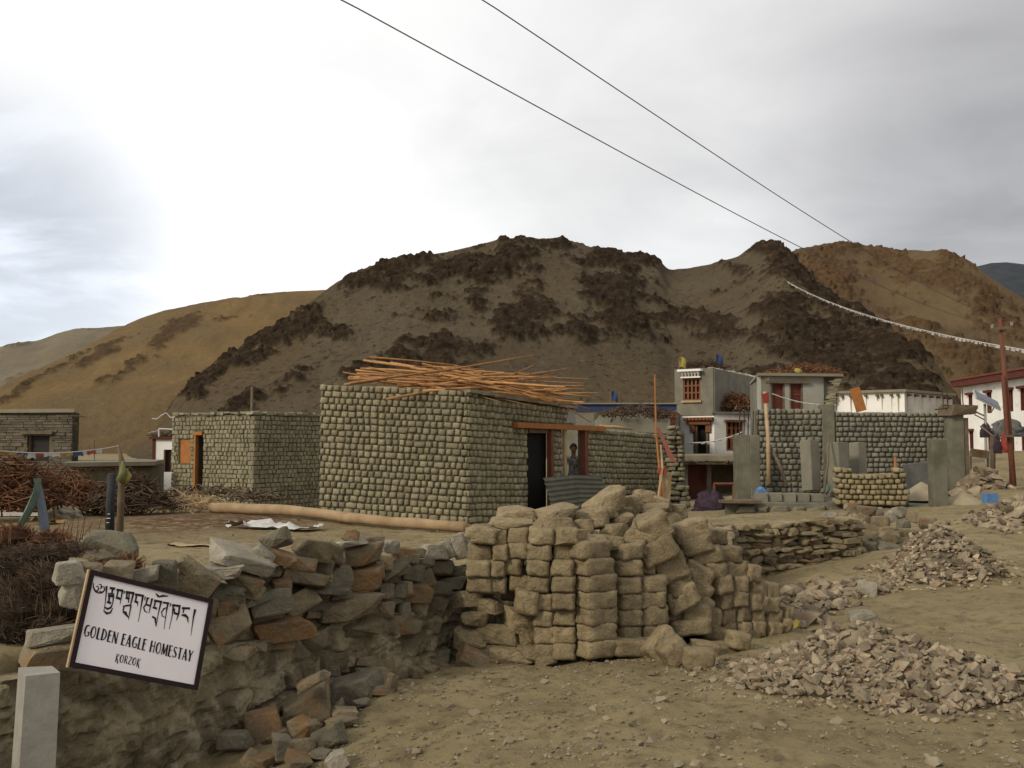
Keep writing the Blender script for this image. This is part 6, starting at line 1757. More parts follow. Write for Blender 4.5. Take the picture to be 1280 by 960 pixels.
# ================================================================== sign board
def sign_board():
    BL, BR, TL = P(86, 833, 5.22), P(246.5, 863, 5.62), P(112.5, 712, 5.36)
    U = (BR - BL); w = U.length; U.normalize()
    V = TL - BL; V = V - U * V.dot(U) * 1.0; h = (TL - BL).length; V.normalize()
    Nn = U.cross(V)              # toward the camera
    if Nn.y > 0: Nn = -Nn
    t = empty('sign_board', BL, 'white painted guest house sign board in a dark frame leaning on the stone wall', 'sign')
    # small shear of the real board: left edge leans a little
    def S(u, v, n): return BL + U * u + V * v + Nn * n
    # shear the local frame so that the board's left edge follows the photograph
    sh = (TL - BL).dot(U) / h
    def S(u, v, n): return BL + U * (u + sh * v) + V * v + Nn * n
    hh = (TL - BL).dot(V)
    fr = .025
    def slab(mb, u0, u1, v0, v1, n0, n1):
        q = [S(u0, v0, n0), S(u1, v0, n0), S(u1, v1, n0), S(u0, v1, n0), S(u0, v0, n1), S(u1, v0, n1), S(u1, v1, n1), S(u0, v1, n1)]
        mb.add(q, [(0, 3, 2, 1), (4, 5, 6, 7), (0, 1, 5, 4), (1, 2, 6, 5), (2, 3, 7, 6), (3, 0, 4, 7)])
    mb = MB(); slab(mb, fr * .5, w - fr * .5, fr * .5, hh - fr * .5, -.012, .0); mb.build('panel', M('sign_white', (.80, .745, .745), (.76, .70, .71), scale=3, rough=.55, bump=.03, spec=.4), t)
    MFB = M('frame_black', (.022, .018, .018), (.035, .018, .022), scale=6, rough=.8, bump=.1, spec=.05)
    for (a, b, c, d) in ((0, w, 0, fr), (0, w, hh - fr, hh), (0, fr, fr, hh - fr), (w - fr, w, fr, hh - fr)):
        mb = MB(); slab(mb, a, b, c, d, -.014, .010); mb.build('frame', MFB, t)
    mb = MB(); slab(mb, -.008, .0, -.006, hh, -.024, .004); mb.build('edge_strip', M_PALEW, t)
    # ---- lettering: brush strokes laid on the panel
    def hit(px, py):
        d = pixdir(px, py); o = Vector((0, 0, EYE)); q0 = S(0, 0, .0015)
        k = (q0 - o).dot(Nn) / d.dot(Nn); return o + d * k
    def strokes(mb, polys, to_world, unit, bold=1.0):
        for (pts, ws) in polys:
            if not isinstance(ws, (list, tuple)): ws = [ws] * len(pts)
            W3 = [to_world(*p) for p in pts]
            # resample smoothly
            L_, R_ = [], []
            for i, p in enumerate(W3):
                tg = (W3[min(i + 1, len(W3) - 1)] - W3[max(i - 1, 0)]).normalized()
                sd = tg.cross(Nn).normalized() * ws[min(i, len(ws) - 1)] * unit * .5 * bold
                L_.append(p + sd); R_.append(p - sd)
            for i in range(len(W3) - 1): mb.add([L_[i], L_[i + 1], R_[i + 1], R_[i]], [(0, 1, 2, 3)])
    un = 5.42 / FPX / 7.757
    MI = M('sign_ink', (.012, .010, .012), (.02, .014, .016), scale=9, rough=.5, bump=0)
    T = [([(132,105),(130,145),(145,180),(170,185),(182,160),(170,135),(155,142)], [5,9,12,12,9,7,5]), ([(182,120),(205,122),(208,145),(195,165)], [5,8,9,6]), ([(188,188),(220,196),(238,175),(235,145),(215,140),(210,160)], [8,12,11,8,6,5]), ([(145,190),(175,202),(215,204)], [6,10,8]),
         ([(258,135),(255,200),(245,300),(232,380)], [16,10,6,5]), ([(240,340),(265,358),(300,345),(318,300)], [8,17,15,6]), ([(228,375),(260,402),(295,393),(318,350)], [6,19,14,5]),
         ([(288,155),(342,162)], 18), ([(318,160),(310,205)], [15,13]), ([(272,207),(332,214)], 10), ([(272,228),(332,236)], 19), ([(285,235),(281,285)], [15,12]), ([(262,290),(302,302)], 17), ([(325,234),(318,300)], [12,8]),
         ([(353,172),(420,181)], 17), ([(370,180),(358,235)], [13,11]), ([(348,244),(392,262)], 18), ([(412,182),(388,315)], [14,4]), ([(432,183),(426,212)], [12,6]),
         ([(443,193),(527,206)], 18), ([(458,205),(452,240)], 13), ([(443,246),(480,263)], 18), ([(478,205),(470,300)], [11,8]), ([(518,208),(490,322)], [16,9]), ([(415,332),(452,326),(494,320)], [8,14,12]), ([(428,335),(417,378)], 11), ([(415,386),(452,396)], 17), ([(495,322),(470,465)], [13,4]), ([(438,398),(470,442)], [22,6]),
         ([(533,216),(620,232)], 17), ([(548,228),(540,272)], 13), ([(528,280),(562,298)], 18), ([(560,300),(558,335)], [8,4]), ([(610,232),(590,350),(565,485)], [17,8,4]), ([(634,238),(627,276)], [11,6]),
         ([(655,252),(640,312)], [15,12]), ([(640,312),(618,342),(628,380),(655,392)], [12,11,9,6]), ([(636,314),(690,330)], 14), ([(700,255),(668,402)], [17,5]), ([(645,252),(672,256)], 12),
         ([(735,208),(765,241)], [7,19]), ([(762,242),(800,231),(856,234)], [10,18,7]), ([(718,276),(797,291)], 17), ([(730,287),(722,330)], 13), ([(706,340),(747,356)], 17), ([(786,291),(760,400),(738,528)], [15,8,4]), ([(700,430),(730,450),(738,530)], [13,17,5]),
         ([(803,296),(867,303)], 15), ([(852,305),(836,400),(815,555)], [15,8,4]), ([(828,345),(792,385),(798,428),(826,440),(836,412)], [8,10,8,7,6]), ([(802,362),(848,342)], [10,7]), ([(882,303),(872,337)], [12,6]),
         ([(893,320),(977,331)], 17), ([(905,326),(895,420),(865,555)], [15,8,4]), ([(965,335),(958,400),(935,470)], [15,15,4]), ([(916,352),(914,394)], 11), ([(910,396),(952,410)], 17),
         ([(988,350),(1067,353)], 17), ([(1008,355),(1000,398)], 11), ([(985,416),(1020,420),(1043,442),(1050,495)], [12,23,16,4]), ([(1117,362),(1100,440),(1075,622)], [22,12,3])]
    mb = MB(); strokes(mb, T, lambda x, y: hit(100 + x / 7.757, 715 + y / 7.757), un, 1.3); mb.build('script_lettering', MI, t)
    # latin capitals: letter shapes in a 1-high box, thick left stems, thin others
    k, n_ = .155, .085
    arc = lambda cx, cy, rx, ry, a0, a1, n=10: [(cx + rx * math.cos(math.radians(a0 + (a1 - a0) * i / n)), cy + ry * math.sin(math.radians(a0 + (a1 - a0) * i / n))) for i in range(n + 1)]
    G = {'G': (.44, [(arc(.24, .5, .18, .47, 55, 310), [n_, n_, .12, k, k, k, .13, n_, n_, n_, n_]), ([(.26, .40), (.42, .40)], n_), ([(.40, .42), (.38, .08)], .10)]),
         'O': (.46, [(arc(.23, .5, .17, .47, 90, 270), [n_, .1, .13, k, k, k, k, .13, .1, n_, n_]), (arc(.23, .5, .17, .47, 270, 450), n_)]),
         'L': (.32, [([(.08, 0), (.08, 1)], k), ([(.02, .045), (.30, .045)], n_)]),
         'D': (.45, [([(.08, 0), (.08, 1)], k), (arc(.08, .5, .30, .46, 90, -90), [n_, n_, n_, .11, .12, .13, .12, .11, n_, n_, n_])]),
         'E': (.34, [([(.08, 0), (.08, 1)], k), ([(.02, .955), (.31, .955)], n_), ([(.08, .58), (.27, .58)], n_), ([(.02, .045), (.31, .045)], n_)]),
         'N': (.45, [([(.06, 0), (.06, 1)], n_), ([(.06, .98), (.37, .02)], k), ([(.38, 0), (.38, 1)], n_)]),
         'A': (.44, [([(.04, 0), (.20, 1)], n_), ([(.20, 1), (.37, 0)], k), ([(.10, .30), (.31, .30)], n_)]),
         'H': (.45, [([(.08, 0), (.08, 1)], k), ([(.37, 0), (.37, 1)], n_), ([(.08, .56), (.37, .56)], n_)]),
         'M': (.52, [([(.05, 0), (.07, 1)], n_), ([(.07, .98), (.25, .10)], k), ([(.25, .10), (.42, .98)], n_), ([(.43, 1), (.46, 0)], k * .9)]),
         'S': (.38, [([(.31, .84), (.24, .95), (.13, .94), (.07, .80), (.10, .64), (.22, .48), (.31, .33), (.29, .14), (.19, .05), (.08, .08), (.04, .20)], [n_, n_, n_, .1, .13, k, k, .12, n_, n_, n_])]),
         'T': (.38, [([(.19, 0), (.19, .95)], k), ([(.02, .955), (.36, .955)], n_)]),
         'Y': (.42, [([(.04, 1), (.19, .48)], k), ([(.38, 1), (.19, .48)], n_), ([(.19, .50), (.17, 0)], k)]),
         'K': (.42, [([(.08, -.08), (.10, 1)], .11), ([(.36, 1.0), (.10, .48)], n_), ([(.12, .52), (.24, .20), (.36, -.22)], .12)]),
         'R': (.42, [([(.08, 0), (.08, 1)], .11), ([(.04, .95), (.22, .98), (.34, .80), (.24, .58), (.08, .52)], n_), ([(.18, .52), (.38, 0)], .11)]),
         'Z': (.42, [([(.04, .95), (.36, .95)], n_), ([(.36, .95), (.05, .05)], .11), ([(.05, .05), (.38, .05)], n_)]), ' ': (.20, [])}
    def text(s, p0, p1, cap, slant, mb):
        tot = sum(G[c][0] + .055 for c in s) - .055
        a, b = hit(*p0), hit(*p1); ax = (b - a); unit = ax.length / tot; ax.normalize()
        up = V + U * sh * .9; up.normalize()
        x = 0
        for c in s:
            wd, ps = G[c]
            strokes(mb, ps, lambda u, v: a + ax * ((x + u) * unit + slant * v * cap) + up * v * cap, unit * .95)
            x += wd + .055
    Zf = lambda x, y: (100 + x / 7.757, 765 + y / 7.757)
    mb = MB(); cap = 108 * un
    text('GOLDEN EAGLE HOMESTAY', Zf(30, 232), Zf(1084, 486), cap, 0, mb); mb.build('capital_lettering', MI, t)
    mb = MB(); text('KORZOK', Zf(338, 478), Zf(578, 530), 72 * un, 0, mb); mb.build('place_lettering', MI, t)
sign_board()

# ================================================================== thorn brush heaped on the left end of the wall
def thorn(px, py, Y, wpx, hpx, n, seed, mat, label, L_=None, group='thorn brush bundles on the wall end', rad=.0032):
    r = random.Random(seed); c = P(px, py, Y); W_, H_ = SZ(wpx, Y), SZ(hpx, Y)
    m = MB(); D_ = W_ * .8
    ax = Vector((r.gauss(0, 1), r.gauss(-.6, .4), r.gauss(.3, .6))).normalized()
    for i in range(n):
        d = Vector((r.gauss(0, 1), r.gauss(0, 1), r.gauss(0, 1))).normalized()
        q = r.uniform(.25, 1.0)
        tip = Vector((d.x * W_ / 2, d.y * D_ / 2, d.z * H_ / 2)) * (q ** .4)
        base = tip * .45 - ax * .04 + Vector((r.gauss(0, .02), r.gauss(0, .02), r.gauss(0, .02)))
        curl = Vector((r.gauss(0, 1), r.gauss(0, 1), r.gauss(0, 1))) * .018
        out = tip + ax * r.uniform(.0, .07) + d * r.uniform(0, .03)
        m.tint = r.uniform(-.5, 1.8) * (1 if q > .5 else .3)
        m.tube([c + base, c + (base + out) / 2 + curl, c + out], [rad, rad * .9, rad * .4], 3, False)
    # dense dark heart so that light does not pass straight through
    v, f = [], []; k, nn = 6, 10
    for j in range(k + 1):
        th = math.pi * j / k
        for i in range(nn):
            ph = 2 * math.pi * i / nn; rr = .42 * (1 + r.uniform(-.15, .15))
            v.append(c + Vector((math.sin(th) * math.cos(ph) * W_ * rr, math.sin(th) * math.sin(ph) * D_ * rr, math.cos(th) * H_ * rr)))
    for j in range(k):
        for i in range(nn): f.append((j * nn + i, (j + 1) * nn + i, (j + 1) * nn + (i + 1) % nn, j * nn + (i + 1) % nn))
    m.tint = -.5; m.add(v, f)
    o = m.build('thorn_bundle', mat, None, False, c); tag(o, label, 'brushwood', group)
for i, (px, py, Y, w, h, n) in enumerate(((30, 760, 6.05, 84, 74, 1500), (62, 735, 6.1, 70, 60, 1300), (8, 730, 6.3, 80, 70, 1200), (70, 772, 6.0, 56, 46, 1000), (20, 795, 5.9, 76, 40, 900), (88, 752, 6.15, 40, 50, 700),
                                   (40, 702, 6.8, 96, 44, 1300), (98, 700, 6.9, 76, 34, 1000), (-14, 700, 6.9, 70, 50, 800), (-30, 760, 6.2, 70, 70, 700), (58, 792, 5.85, 44, 30, 500), (78, 690, 7.2, 70, 26, 700))):
    thorn(px, py, Y, w, h, n, 400 + i, M_TWIG, 'dense dark brown thorn brush bundle heaped beside the sign board')
for i, (px, py, Y, w, h, n) in enumerate(((18, 672, 7.6, 60, 26, 500), (60, 676, 7.6, 60, 22, 400), (132, 716, 6.5, 60, 18, 300), (160, 708, 6.7, 40, 16, 200))):
    thorn(px, py, Y, w, h, n, 430 + i, M_TWIGR, 'loose reddish twigs and dry grass on top of the thorn brush', group='reddish twigs on the thorn brush')
# upright red dry stalks
r = random.Random(5); m = MB()
for i in range(26):
    a = P(r.choice((85, 98, 78, 110, 4)) + r.gauss(0, 6), 682, 7.4); 
    m.tube([a, a + Vector((r.gauss(0, .05), 0, r.uniform(.08, .24)))], [.004, .002], 3)
tag(m.build('dry_stalks', M_TWIGR, None), 'thin red dry stalks standing up from the thorn brush', 'plant')

# far brush piles in the yard
brush_heap('brushwood_pile', P(55, 635, 23.0), 2.0, .9, .85, 900, .8, .02, M_TWIGR, 51, 'long reddish brown brushwood pile in front of the dark stone building', extra=None)
brush_heap('brushwood_pile', P(160, 634, 22.6), .95, .7, .75, 700, .6, .018, M_TWIG, 52, 'black brown brushwood pile in front of the low shed')
brush_heap('brushwood_pile', P(5, 630, 20.5), 1.1, .8, .95, 420, .9, .022, M_TWIGR, 53, 'tangled pale and red sticks at the end of the long brushwood pile')
brush_heap('stick_litter', P(215, 632, 23.5), 1.3, .6, .12, 160, .9, .016, M_PALEW, 54, 'pale sticks strewn on the yard below the orange shuttered house', up=.02)
brush_heap('rubble_bank', P(270, 622, 26.5), 1.9, .5, .28, 200, .5, .03, M_OLDW, 55, 'grey planks and scraps banked against the orange shuttered house', up=.03)

# ================================================================== things lying in the yard
def log():
    a, b = ground_under(266, 641, 24), ground_under(582, 667, 18)
    a.z += .10; b.z += .09
    m = MB(); r = random.Random(3); pts, rs = [], []
    for i in range(13):
        k = i / 12; p = a.lerp(b, k); p.z = gz(p.x, p.y) + .115 + .03 * math.sin(k * 3); pts.append(p); rs.append(.125 - .03 * k + r.uniform(-.005, .005))
    m.tube(pts, rs, 14); tag(m.build('long_log', M_LOG, None, True, a), 'very long peeled pale log lying across the yard', 'log')
log()
def crumpled(px, py, Y0, w, d, h, mat, name, label, seed, cat):
    q = ground_under(px, py, Y0); n = 22; v, f = [], []
    X, Y = np.meshgrid(np.linspace(-w / 2, w / 2, n), np.linspace(-d / 2, d / 2, n // 2))
    Z = ground_z(X + q.x, Y + q.y) - q.z + .01 + h * ridged(X * 3.5 + seed, Y * 4.5, seed, 3) ** 2
    edge = fbm(X * 3, Y * 3, seed, 2) 
    v = np.c_[(X + (edge - .5) * .3).ravel(), (Y + (edge - .5) * .2).ravel(), Z.ravel()].tolist()
    m_ = n // 2
    for j in range(m_ - 1):
        for i in range(n - 1): f.append((j * n + i, j * n + i + 1, (j + 1) * n + i + 1, (j + 1) * n + i))
    o = link(name, mesh_from(name, v, f, mat, True), None, q); return tag(o, label, cat)
crumpled(342, 661, 18, 1.75, .55, .16, M_SHEETW, 'plastic_sheet', 'crumpled white plastic sheet beside the long log', 4, 'sheet')
crumpled(255, 683, 15, .9, .5, .03, M_PALEW, 'flat_scrap', 'pale flat scrap trodden into the yard', 7, 'scrap')
crumpled(60, 655, 14.5, .55, .3, .16, M_FORG, 'orange_cloth', 'orange and dark cloth dropped by the teal cloth poles', 9, 'cloth')
q = ground_under(80, 647, 17.5); bundle(q + Vector((0, 0, -.03)), .72, .42, .24, M_SACK, 6, 'full_sack', 'plump pale sack lying on the yard', 'sack')
q = ground_under(15, 646, 17); m = MB(); m.box(q + Vector((0, 0, .06)), (1.4, .18, .07), .05); tag(m.build('white_plank', M_SHEETW, None, False, q), 'whitish plank lying beside the plump sack', 'plank')
# dark post with a pale band
q = ground_under(137, 668, 13); m = MB(); h = P(137, 592, q.y).z - q.z
t = empty('dark_post', q, 'dark squat post with faint pale marks in the yard', 'post')
m.tube([q - Vector((0, 0, .1)), q + Vector((.0, 0, h * .5)), q + Vector((.02, 0, h))], [.075, .072, .07], 10); m.build('shaft', M('dark_post_paint', (.030, .032, .034), (.022, .022, .022), scale=8, rough=.7, bump=.2), t, True)
for k_, w_ in ((.20, .05), (.27, .07), (.34, .04)):
    m = MB(); m.box(q + Vector((.0 + (k_ - .25) * .1, -.078, h * k_)), (w_, .004, .012), .1); m.build('mark', M_SHEETW, t)
# slender horn-shaped pole with rag
t = empty('rag_pole', P(150, 602, 14.5), 'bent grey pole wrapped with yellow green rag behind the dark post', 'pole')
g0 = P(151, 604, 15); g0.z = gz(g0.x, g0.y)
m = MB(); m.tube([g0, P(152, 600, 15), P(153, 580, 15), P(148, 556, 15)], [.055, .05, .045, .018], 7); m.build('shaft', M_OLDW, t, True)
m = MB(); m.tube([P(150, 602, 14.93), P(154, 590, 14.95), P(153, 576, 14.96)], [.07, .055, .02], 6); m.build('rag', plain('olive_rag', (.14, .15, .06)), t, True)
m = MB(); m.tube([P(157, 604, 15.0), P(160, 594, 15.05), P(158, 586, 15)], [.05, .06, .02], 6); m.build('rag', M_FYEL, t, True)
# teal cloth poles
def cloth_pole(pts, ws, Y, mat, label):
    v = []; 
    for (x, y), w_ in zip(pts, ws): v.append((P(x - w_ / 2, y, Y), P(x + w_ / 2, y, Y)))
    m = MB()
    for (a, b), (c, d) in zip(v[:-1], v[1:]):
        k_ = Vector((0, .07, 0)); mid, mid2 = (a + b) / 2 - k_ * .6, (c + d) / 2 - k_ * .6
        m.add([a, mid, mid2, c], [(0, 3, 2, 1)]); m.add([mid, b, d, mid2], [(0, 3, 2, 1)]); m.add([a + k_, c + k_, d + k_, b + k_], [(0, 3, 2, 1)])
        m.add([a, c, c + k_, a + k_], [(0, 3, 2, 1)]); m.add([b, b + k_, d + k_, d], [(0, 3, 2, 1)])
    o = m.build('cloth_wrapped_pole', mat, None, False, v[-1][0]); tag(o, label, 'pole')
cloth_pole([(46, 598), (44, 615), (36, 635), (22, 660)], [3, 6, 8, 5], 10.0, M_TEAL, 'slanting pole wrapped in pale teal cloth')
cloth_pole([(44, 598), (48, 618), (51, 640), (54, 664)], [3, 6, 8, 9], 10.1, plain('blue_grey_cloth', (.13, .15, .18)), 'upright pole wrapped in blue grey cloth')
# prayer flag string at the left
def flag_string(A, B, sag, n, mats, w, h, name, label, flags=(0, 1), rad=.006, seed=1):
    r = random.Random(seed); t = empty(name, A, label, 'prayer flags')
    pt = lambda k: A.lerp(B, k) + Vector((0, 0, -sag * 4 * k * (1 - k)))
    m = MB(); m.tube([pt(i / 24) for i in range(25)], rad, 4); m.build('string', M_SHEETW, t)
    for i in range(n):
        k = flags[0] + (flags[1] - flags[0]) * (i + .5) / n; c = pt(k); d = (pt(min(1, k + .01)) - pt(max(0, k - .01))).normalized()
        m = MB(); ww, h2 = w * r.uniform(.8, 1.2), h * r.uniform(.5, 1.1); tw = r.gauss(0, .25)
        a, b = c - d * ww / 2, c + d * ww / 2; dn = Vector((r.gauss(.1, .2), tw, -1)).normalized() * h2
        m.add([a, c, b, b + dn, c + dn + Vector((0, .05 * w / .3, .02)), a + dn], [(0, 1, 4, 5), (1, 2, 3, 4)]); m.build('flag', mats[i % len(mats)], t)
flag_string(P(-60, 556, 11), P(149, 557, 15), .10, 14, [M_FWHT, M_FORG, M_FYEL, M_FBLU, M_FWHT, M_FRED, M_FWHT], .22, .075, 'prayer_flags', 'string of small faded prayer flags tied to the bent grey pole', (.18, .86))
flag_string(P(984, 352, 150), P(1310, 442, 60), 1.2, 110, [M_FWHT], .62, .22, 'prayer_flags', 'long line of white prayer flags strung down from the rocky peak', (0, 1), .03, 4)
flag_string(P(858, 553, 42), P(928, 540, 40), .15, 9, [M_FWHT, M_FRED, M_FWHT], .16, .10, 'prayer_flags', 'short string of flags across the carved doorway', (.05, .95), .02, 8)
flag_string(P(965, 492, 34), P(1045, 506, 34), .12, 8, [M_FWHT, M_FWHT, M_FWHT], .22, .05, 'prayer_flags', 'sagging white string in front of the oxblood doors', (.05, .95), .015, 9)

# ================================================================== poles, cables, lamp on the right
def utility_pole():
    Y = 24.0; q = P(1268, 612, Y); q.z = gz(q.x, q.y); top = P(1250, 398, Y)
    t = empty('utility_pole', q, 'tall leaning red brown utility pole with a short crossarm', 'utility pole')
    m = MB(); m.tube([q - Vector((0, 0, .3)), q.lerp(top, .5), top], [.072, .062, .042], 10); m.build('pole', M_REDW, t, True)
    c = P(1250.5, 411, Y); a, b = P(1239, 412.5, Y), P(1263, 409, Y)
    m = MB(); m.box((a + b) / 2 + Vector((0, -.07, 0)), ((b - a).length, .06, .07), Matrix.Rotation(-.12, 3, 'Y')); m.build('crossarm', M_OLDW, t)
    for p in (a, b):
        m = MB(); m.tube([p + Vector((0, -.07, .03)), p + Vector((0, -.07, .13))], [.03, .04], 6); m.build('insulator', M_POST, t)
    s = MB(); s.tube([P(1259, 545, Y - .1), P(1254, 470, Y - .1)], .05, 6); s.build('stay', M_REDW, t)
    s = MB(); s.box(P(1258, 545, Y - .1), (.22, .3, .06), 0.0); s.build('clamp', M_OLDW, t)
    return a + Vector((0, -.07, .12)), b + Vector((0, -.07, .12))
CA, CB = utility_pole()
for (E, px, Y, lab) in ((CA, 428, 8.0, 'dark overhead cable, the lower of the two crossing the sky'), (CB, 604, 8.9, 'dark overhead cable, the upper of the two crossing the sky')):
    S0 = P(px, 0, Y); D_ = (S0 - E); far = S0 + D_ * .75
    m = MB(); pts = []
    for i in range(61):
        k = i / 60; p = far.lerp(E, k)
        ks = max(0, (k - .4286) / .5714)
        p.z -= .42 * 4 * ks * (1 - ks) * (.45 + .55 * ks)
        pts.append(p)
    m.tube(pts, .0062, 5); tag(m.build('overhead_cable', M_CABLE, None, True, E), lab, 'cable')

def solar_lamp():
    Y = 30.0; q = P(1233, 575, Y); q.z = gz(q.x, q.y); top = P(1231, 505, Y)
    t = empty('solar_lamp', q, 'solar street lamp with a tilted panel beside the large white house', 'street lamp')
    m = MB(); m.tube([q - Vector((0, 0, .2)), top], [.05, .04], 8); m.build('pole', M_POST, t, True)
    a, b = P(1218, 492.5, Y), P(1249, 508, Y); c = (a + b) / 2; L_ = (b - a).length; an = math.atan2((b - a).z, (b - a).x)
    rot = Matrix.Rotation(-an, 3, 'Y') @ Matrix.Rotation(R(32), 3, 'X')
    m = MB(); m.box(c, (L_, .55, .05), rot); pn = m.build('solar_panel', M('panel_back', (.34, .34, .31), (.28, .28, .26), bump=0, rough=.5), t)
    m = MB(); m.box(c + rot @ Vector((0, 0, .034)), (L_ - .08, .48, .012), rot); m.build('cells', M('cells', (.02, .025, .05), (.015, .02, .04), bump=0, rough=.2, spec=.6), pn)
    m = MB(); m.tube([P(1234, 512, Y), P(1240, 514, Y), P(1243, 508, Y)], .02, 5); m.build('bracket', M_POST, t)
    m = MB(); m.tube([P(1231, 520, Y), P(1214, 512, Y)], .025, 5); m.tube([P(1231, 525, Y), P(1218, 518, Y - .1)], .02, 5); m.build('lamp_arm', M_OLDW, t)
solar_lamp()
# laundry and bundles by the pole
for (x0, x1, y0, y1, Y, mt, lab, sd) in ((1243, 1251, 546, 567, 26, M_PURPLE, 'dark purple garment hanging beside the road pole', 1), (1251, 1262, 545, 566, 26, M_FRED, 'bright red garment hanging beside the road pole', 2),
                                 (1226, 1239, 532, 547, 27, M_PURPLE, 'dark blanket airing on the rail by the solar lamp', 3), (1238, 1262, 531, 546, 27.2, M_TARP, 'dark grey blanket airing on the rail by the solar lamp', 4)):
    a = P((x0 + x1) / 2, y1, Y); bundle(a, SZ(x1 - x0, Y) * 1.05, .22, P(0, y0, Y).z - a.z, mt, sd, 'hanging_cloth', lab, 'cloth')
bundle(P(1259, 546, 29), .9, .6, .42, M_TARP, 8, 'covered_pile', 'grey tarpaulin covered pile in front of the large white house', 'tarpaulin')
t = empty('drying_rail', P(1245, 590, 26.4), 'rough post and rail that the garments hang on', 'rail')
for (x0, y0, x1, y1, rd) in ((1240, 590, 1241, 545, .07), (1264, 595, 1263, 543, .05)):
    m = MB(); a = P(x0, y0, 26.4); a.z = gz(a.x, a.y) - .05; m.tube([a, P(x1, y1, 26.4)], rd, 6); m.build('post', M_OLDW, t)
m = MB(); m.tube([P(1226, 533, 26.9), P(1241, 545, 26.4), P(1266, 544, 26.4)], .03, 5); m.build('rail', M_OLDW, t)
# board with orange letters
Yb = 25.5; t = empty('lettered_board', P(1224, 572, Yb), 'weathered board with orange capitals on low posts by the road', 'sign')
A, B = P(1212.5, 565.5, Yb), P(1236.5, 568.5, Yb); c = (A + B) / 2; Lb = (B - A).length; an = math.atan2((B - A).z, (B - A).x)
m = MB(); m.box(c, (Lb, .03, .21), Matrix.Rotation(-an, 3, 'Y')); m.build('panel', M('board_grey', (.24, .20, .14), (.19, .16, .11), bump=.2), t)
for k in (.06, .95):
    p = A.lerp(B, k); m = MB(); m.tube([Vector((p.x, Yb + .03, gz(p.x, Yb))), Vector((p.x, Yb + .03, c.z + .02))], .025, 5); m.build('post', M_OLDW, t)
m = MB(); cw = Lb * .82 / 5; h = .14
SEG = {'S': [((.8, 1), (.1, 1)), ((.1, 1), (.1, .55)), ((.1, .5), (.8, .5)), ((.8, .5), (.8, 0)), ((.8, 0), (.1, 0))], 'T': [((0, 1), (.9, 1)), ((.45, 1), (.45, 0))], 'O': [((.1, 0), (.1, 1)), ((.1, 1), (.8, 1)), ((.8, 1), (.8, 0)), ((.8, 0), (.1, 0))],
       'P': [((.1, 0), (.1, 1)), ((.1, 1), (.8, 1)), ((.8, 1), (.8, .5)), ((.8, .5), (.1, .5))], 'I': [((.45, 0), (.45, 1)), ((.2, 1), (.7, 1))]}
for i, ch in enumerate('STOPI'):
    for (u0, v0), (u1, v1) in SEG[ch]:
        f_ = lambda u, v: A + (B - A).normalized() * (Lb * .09 + (i + u * .85) * cw) + Vector((0, -.02, (v - .5) * h))
        p, q2 = f_(u0, v0), f_(u1, v1); m.tube([p, q2], .013, 4)
m.build('lettering', M_ORANGE, t)
# pale ring of sacking on the ground
q = ground_under(1215, 622, 20); m = MB(); m.tube([q + Vector((math.cos(a) * .22, math.sin(a) * .18, .05)) for a in np.linspace(0, 6.283, 17)], .05, 6); tag(m.build('sack_ring', M_SACK, None, True, q), 'pale ring of sacking on the ground near the blue can', 'sack')

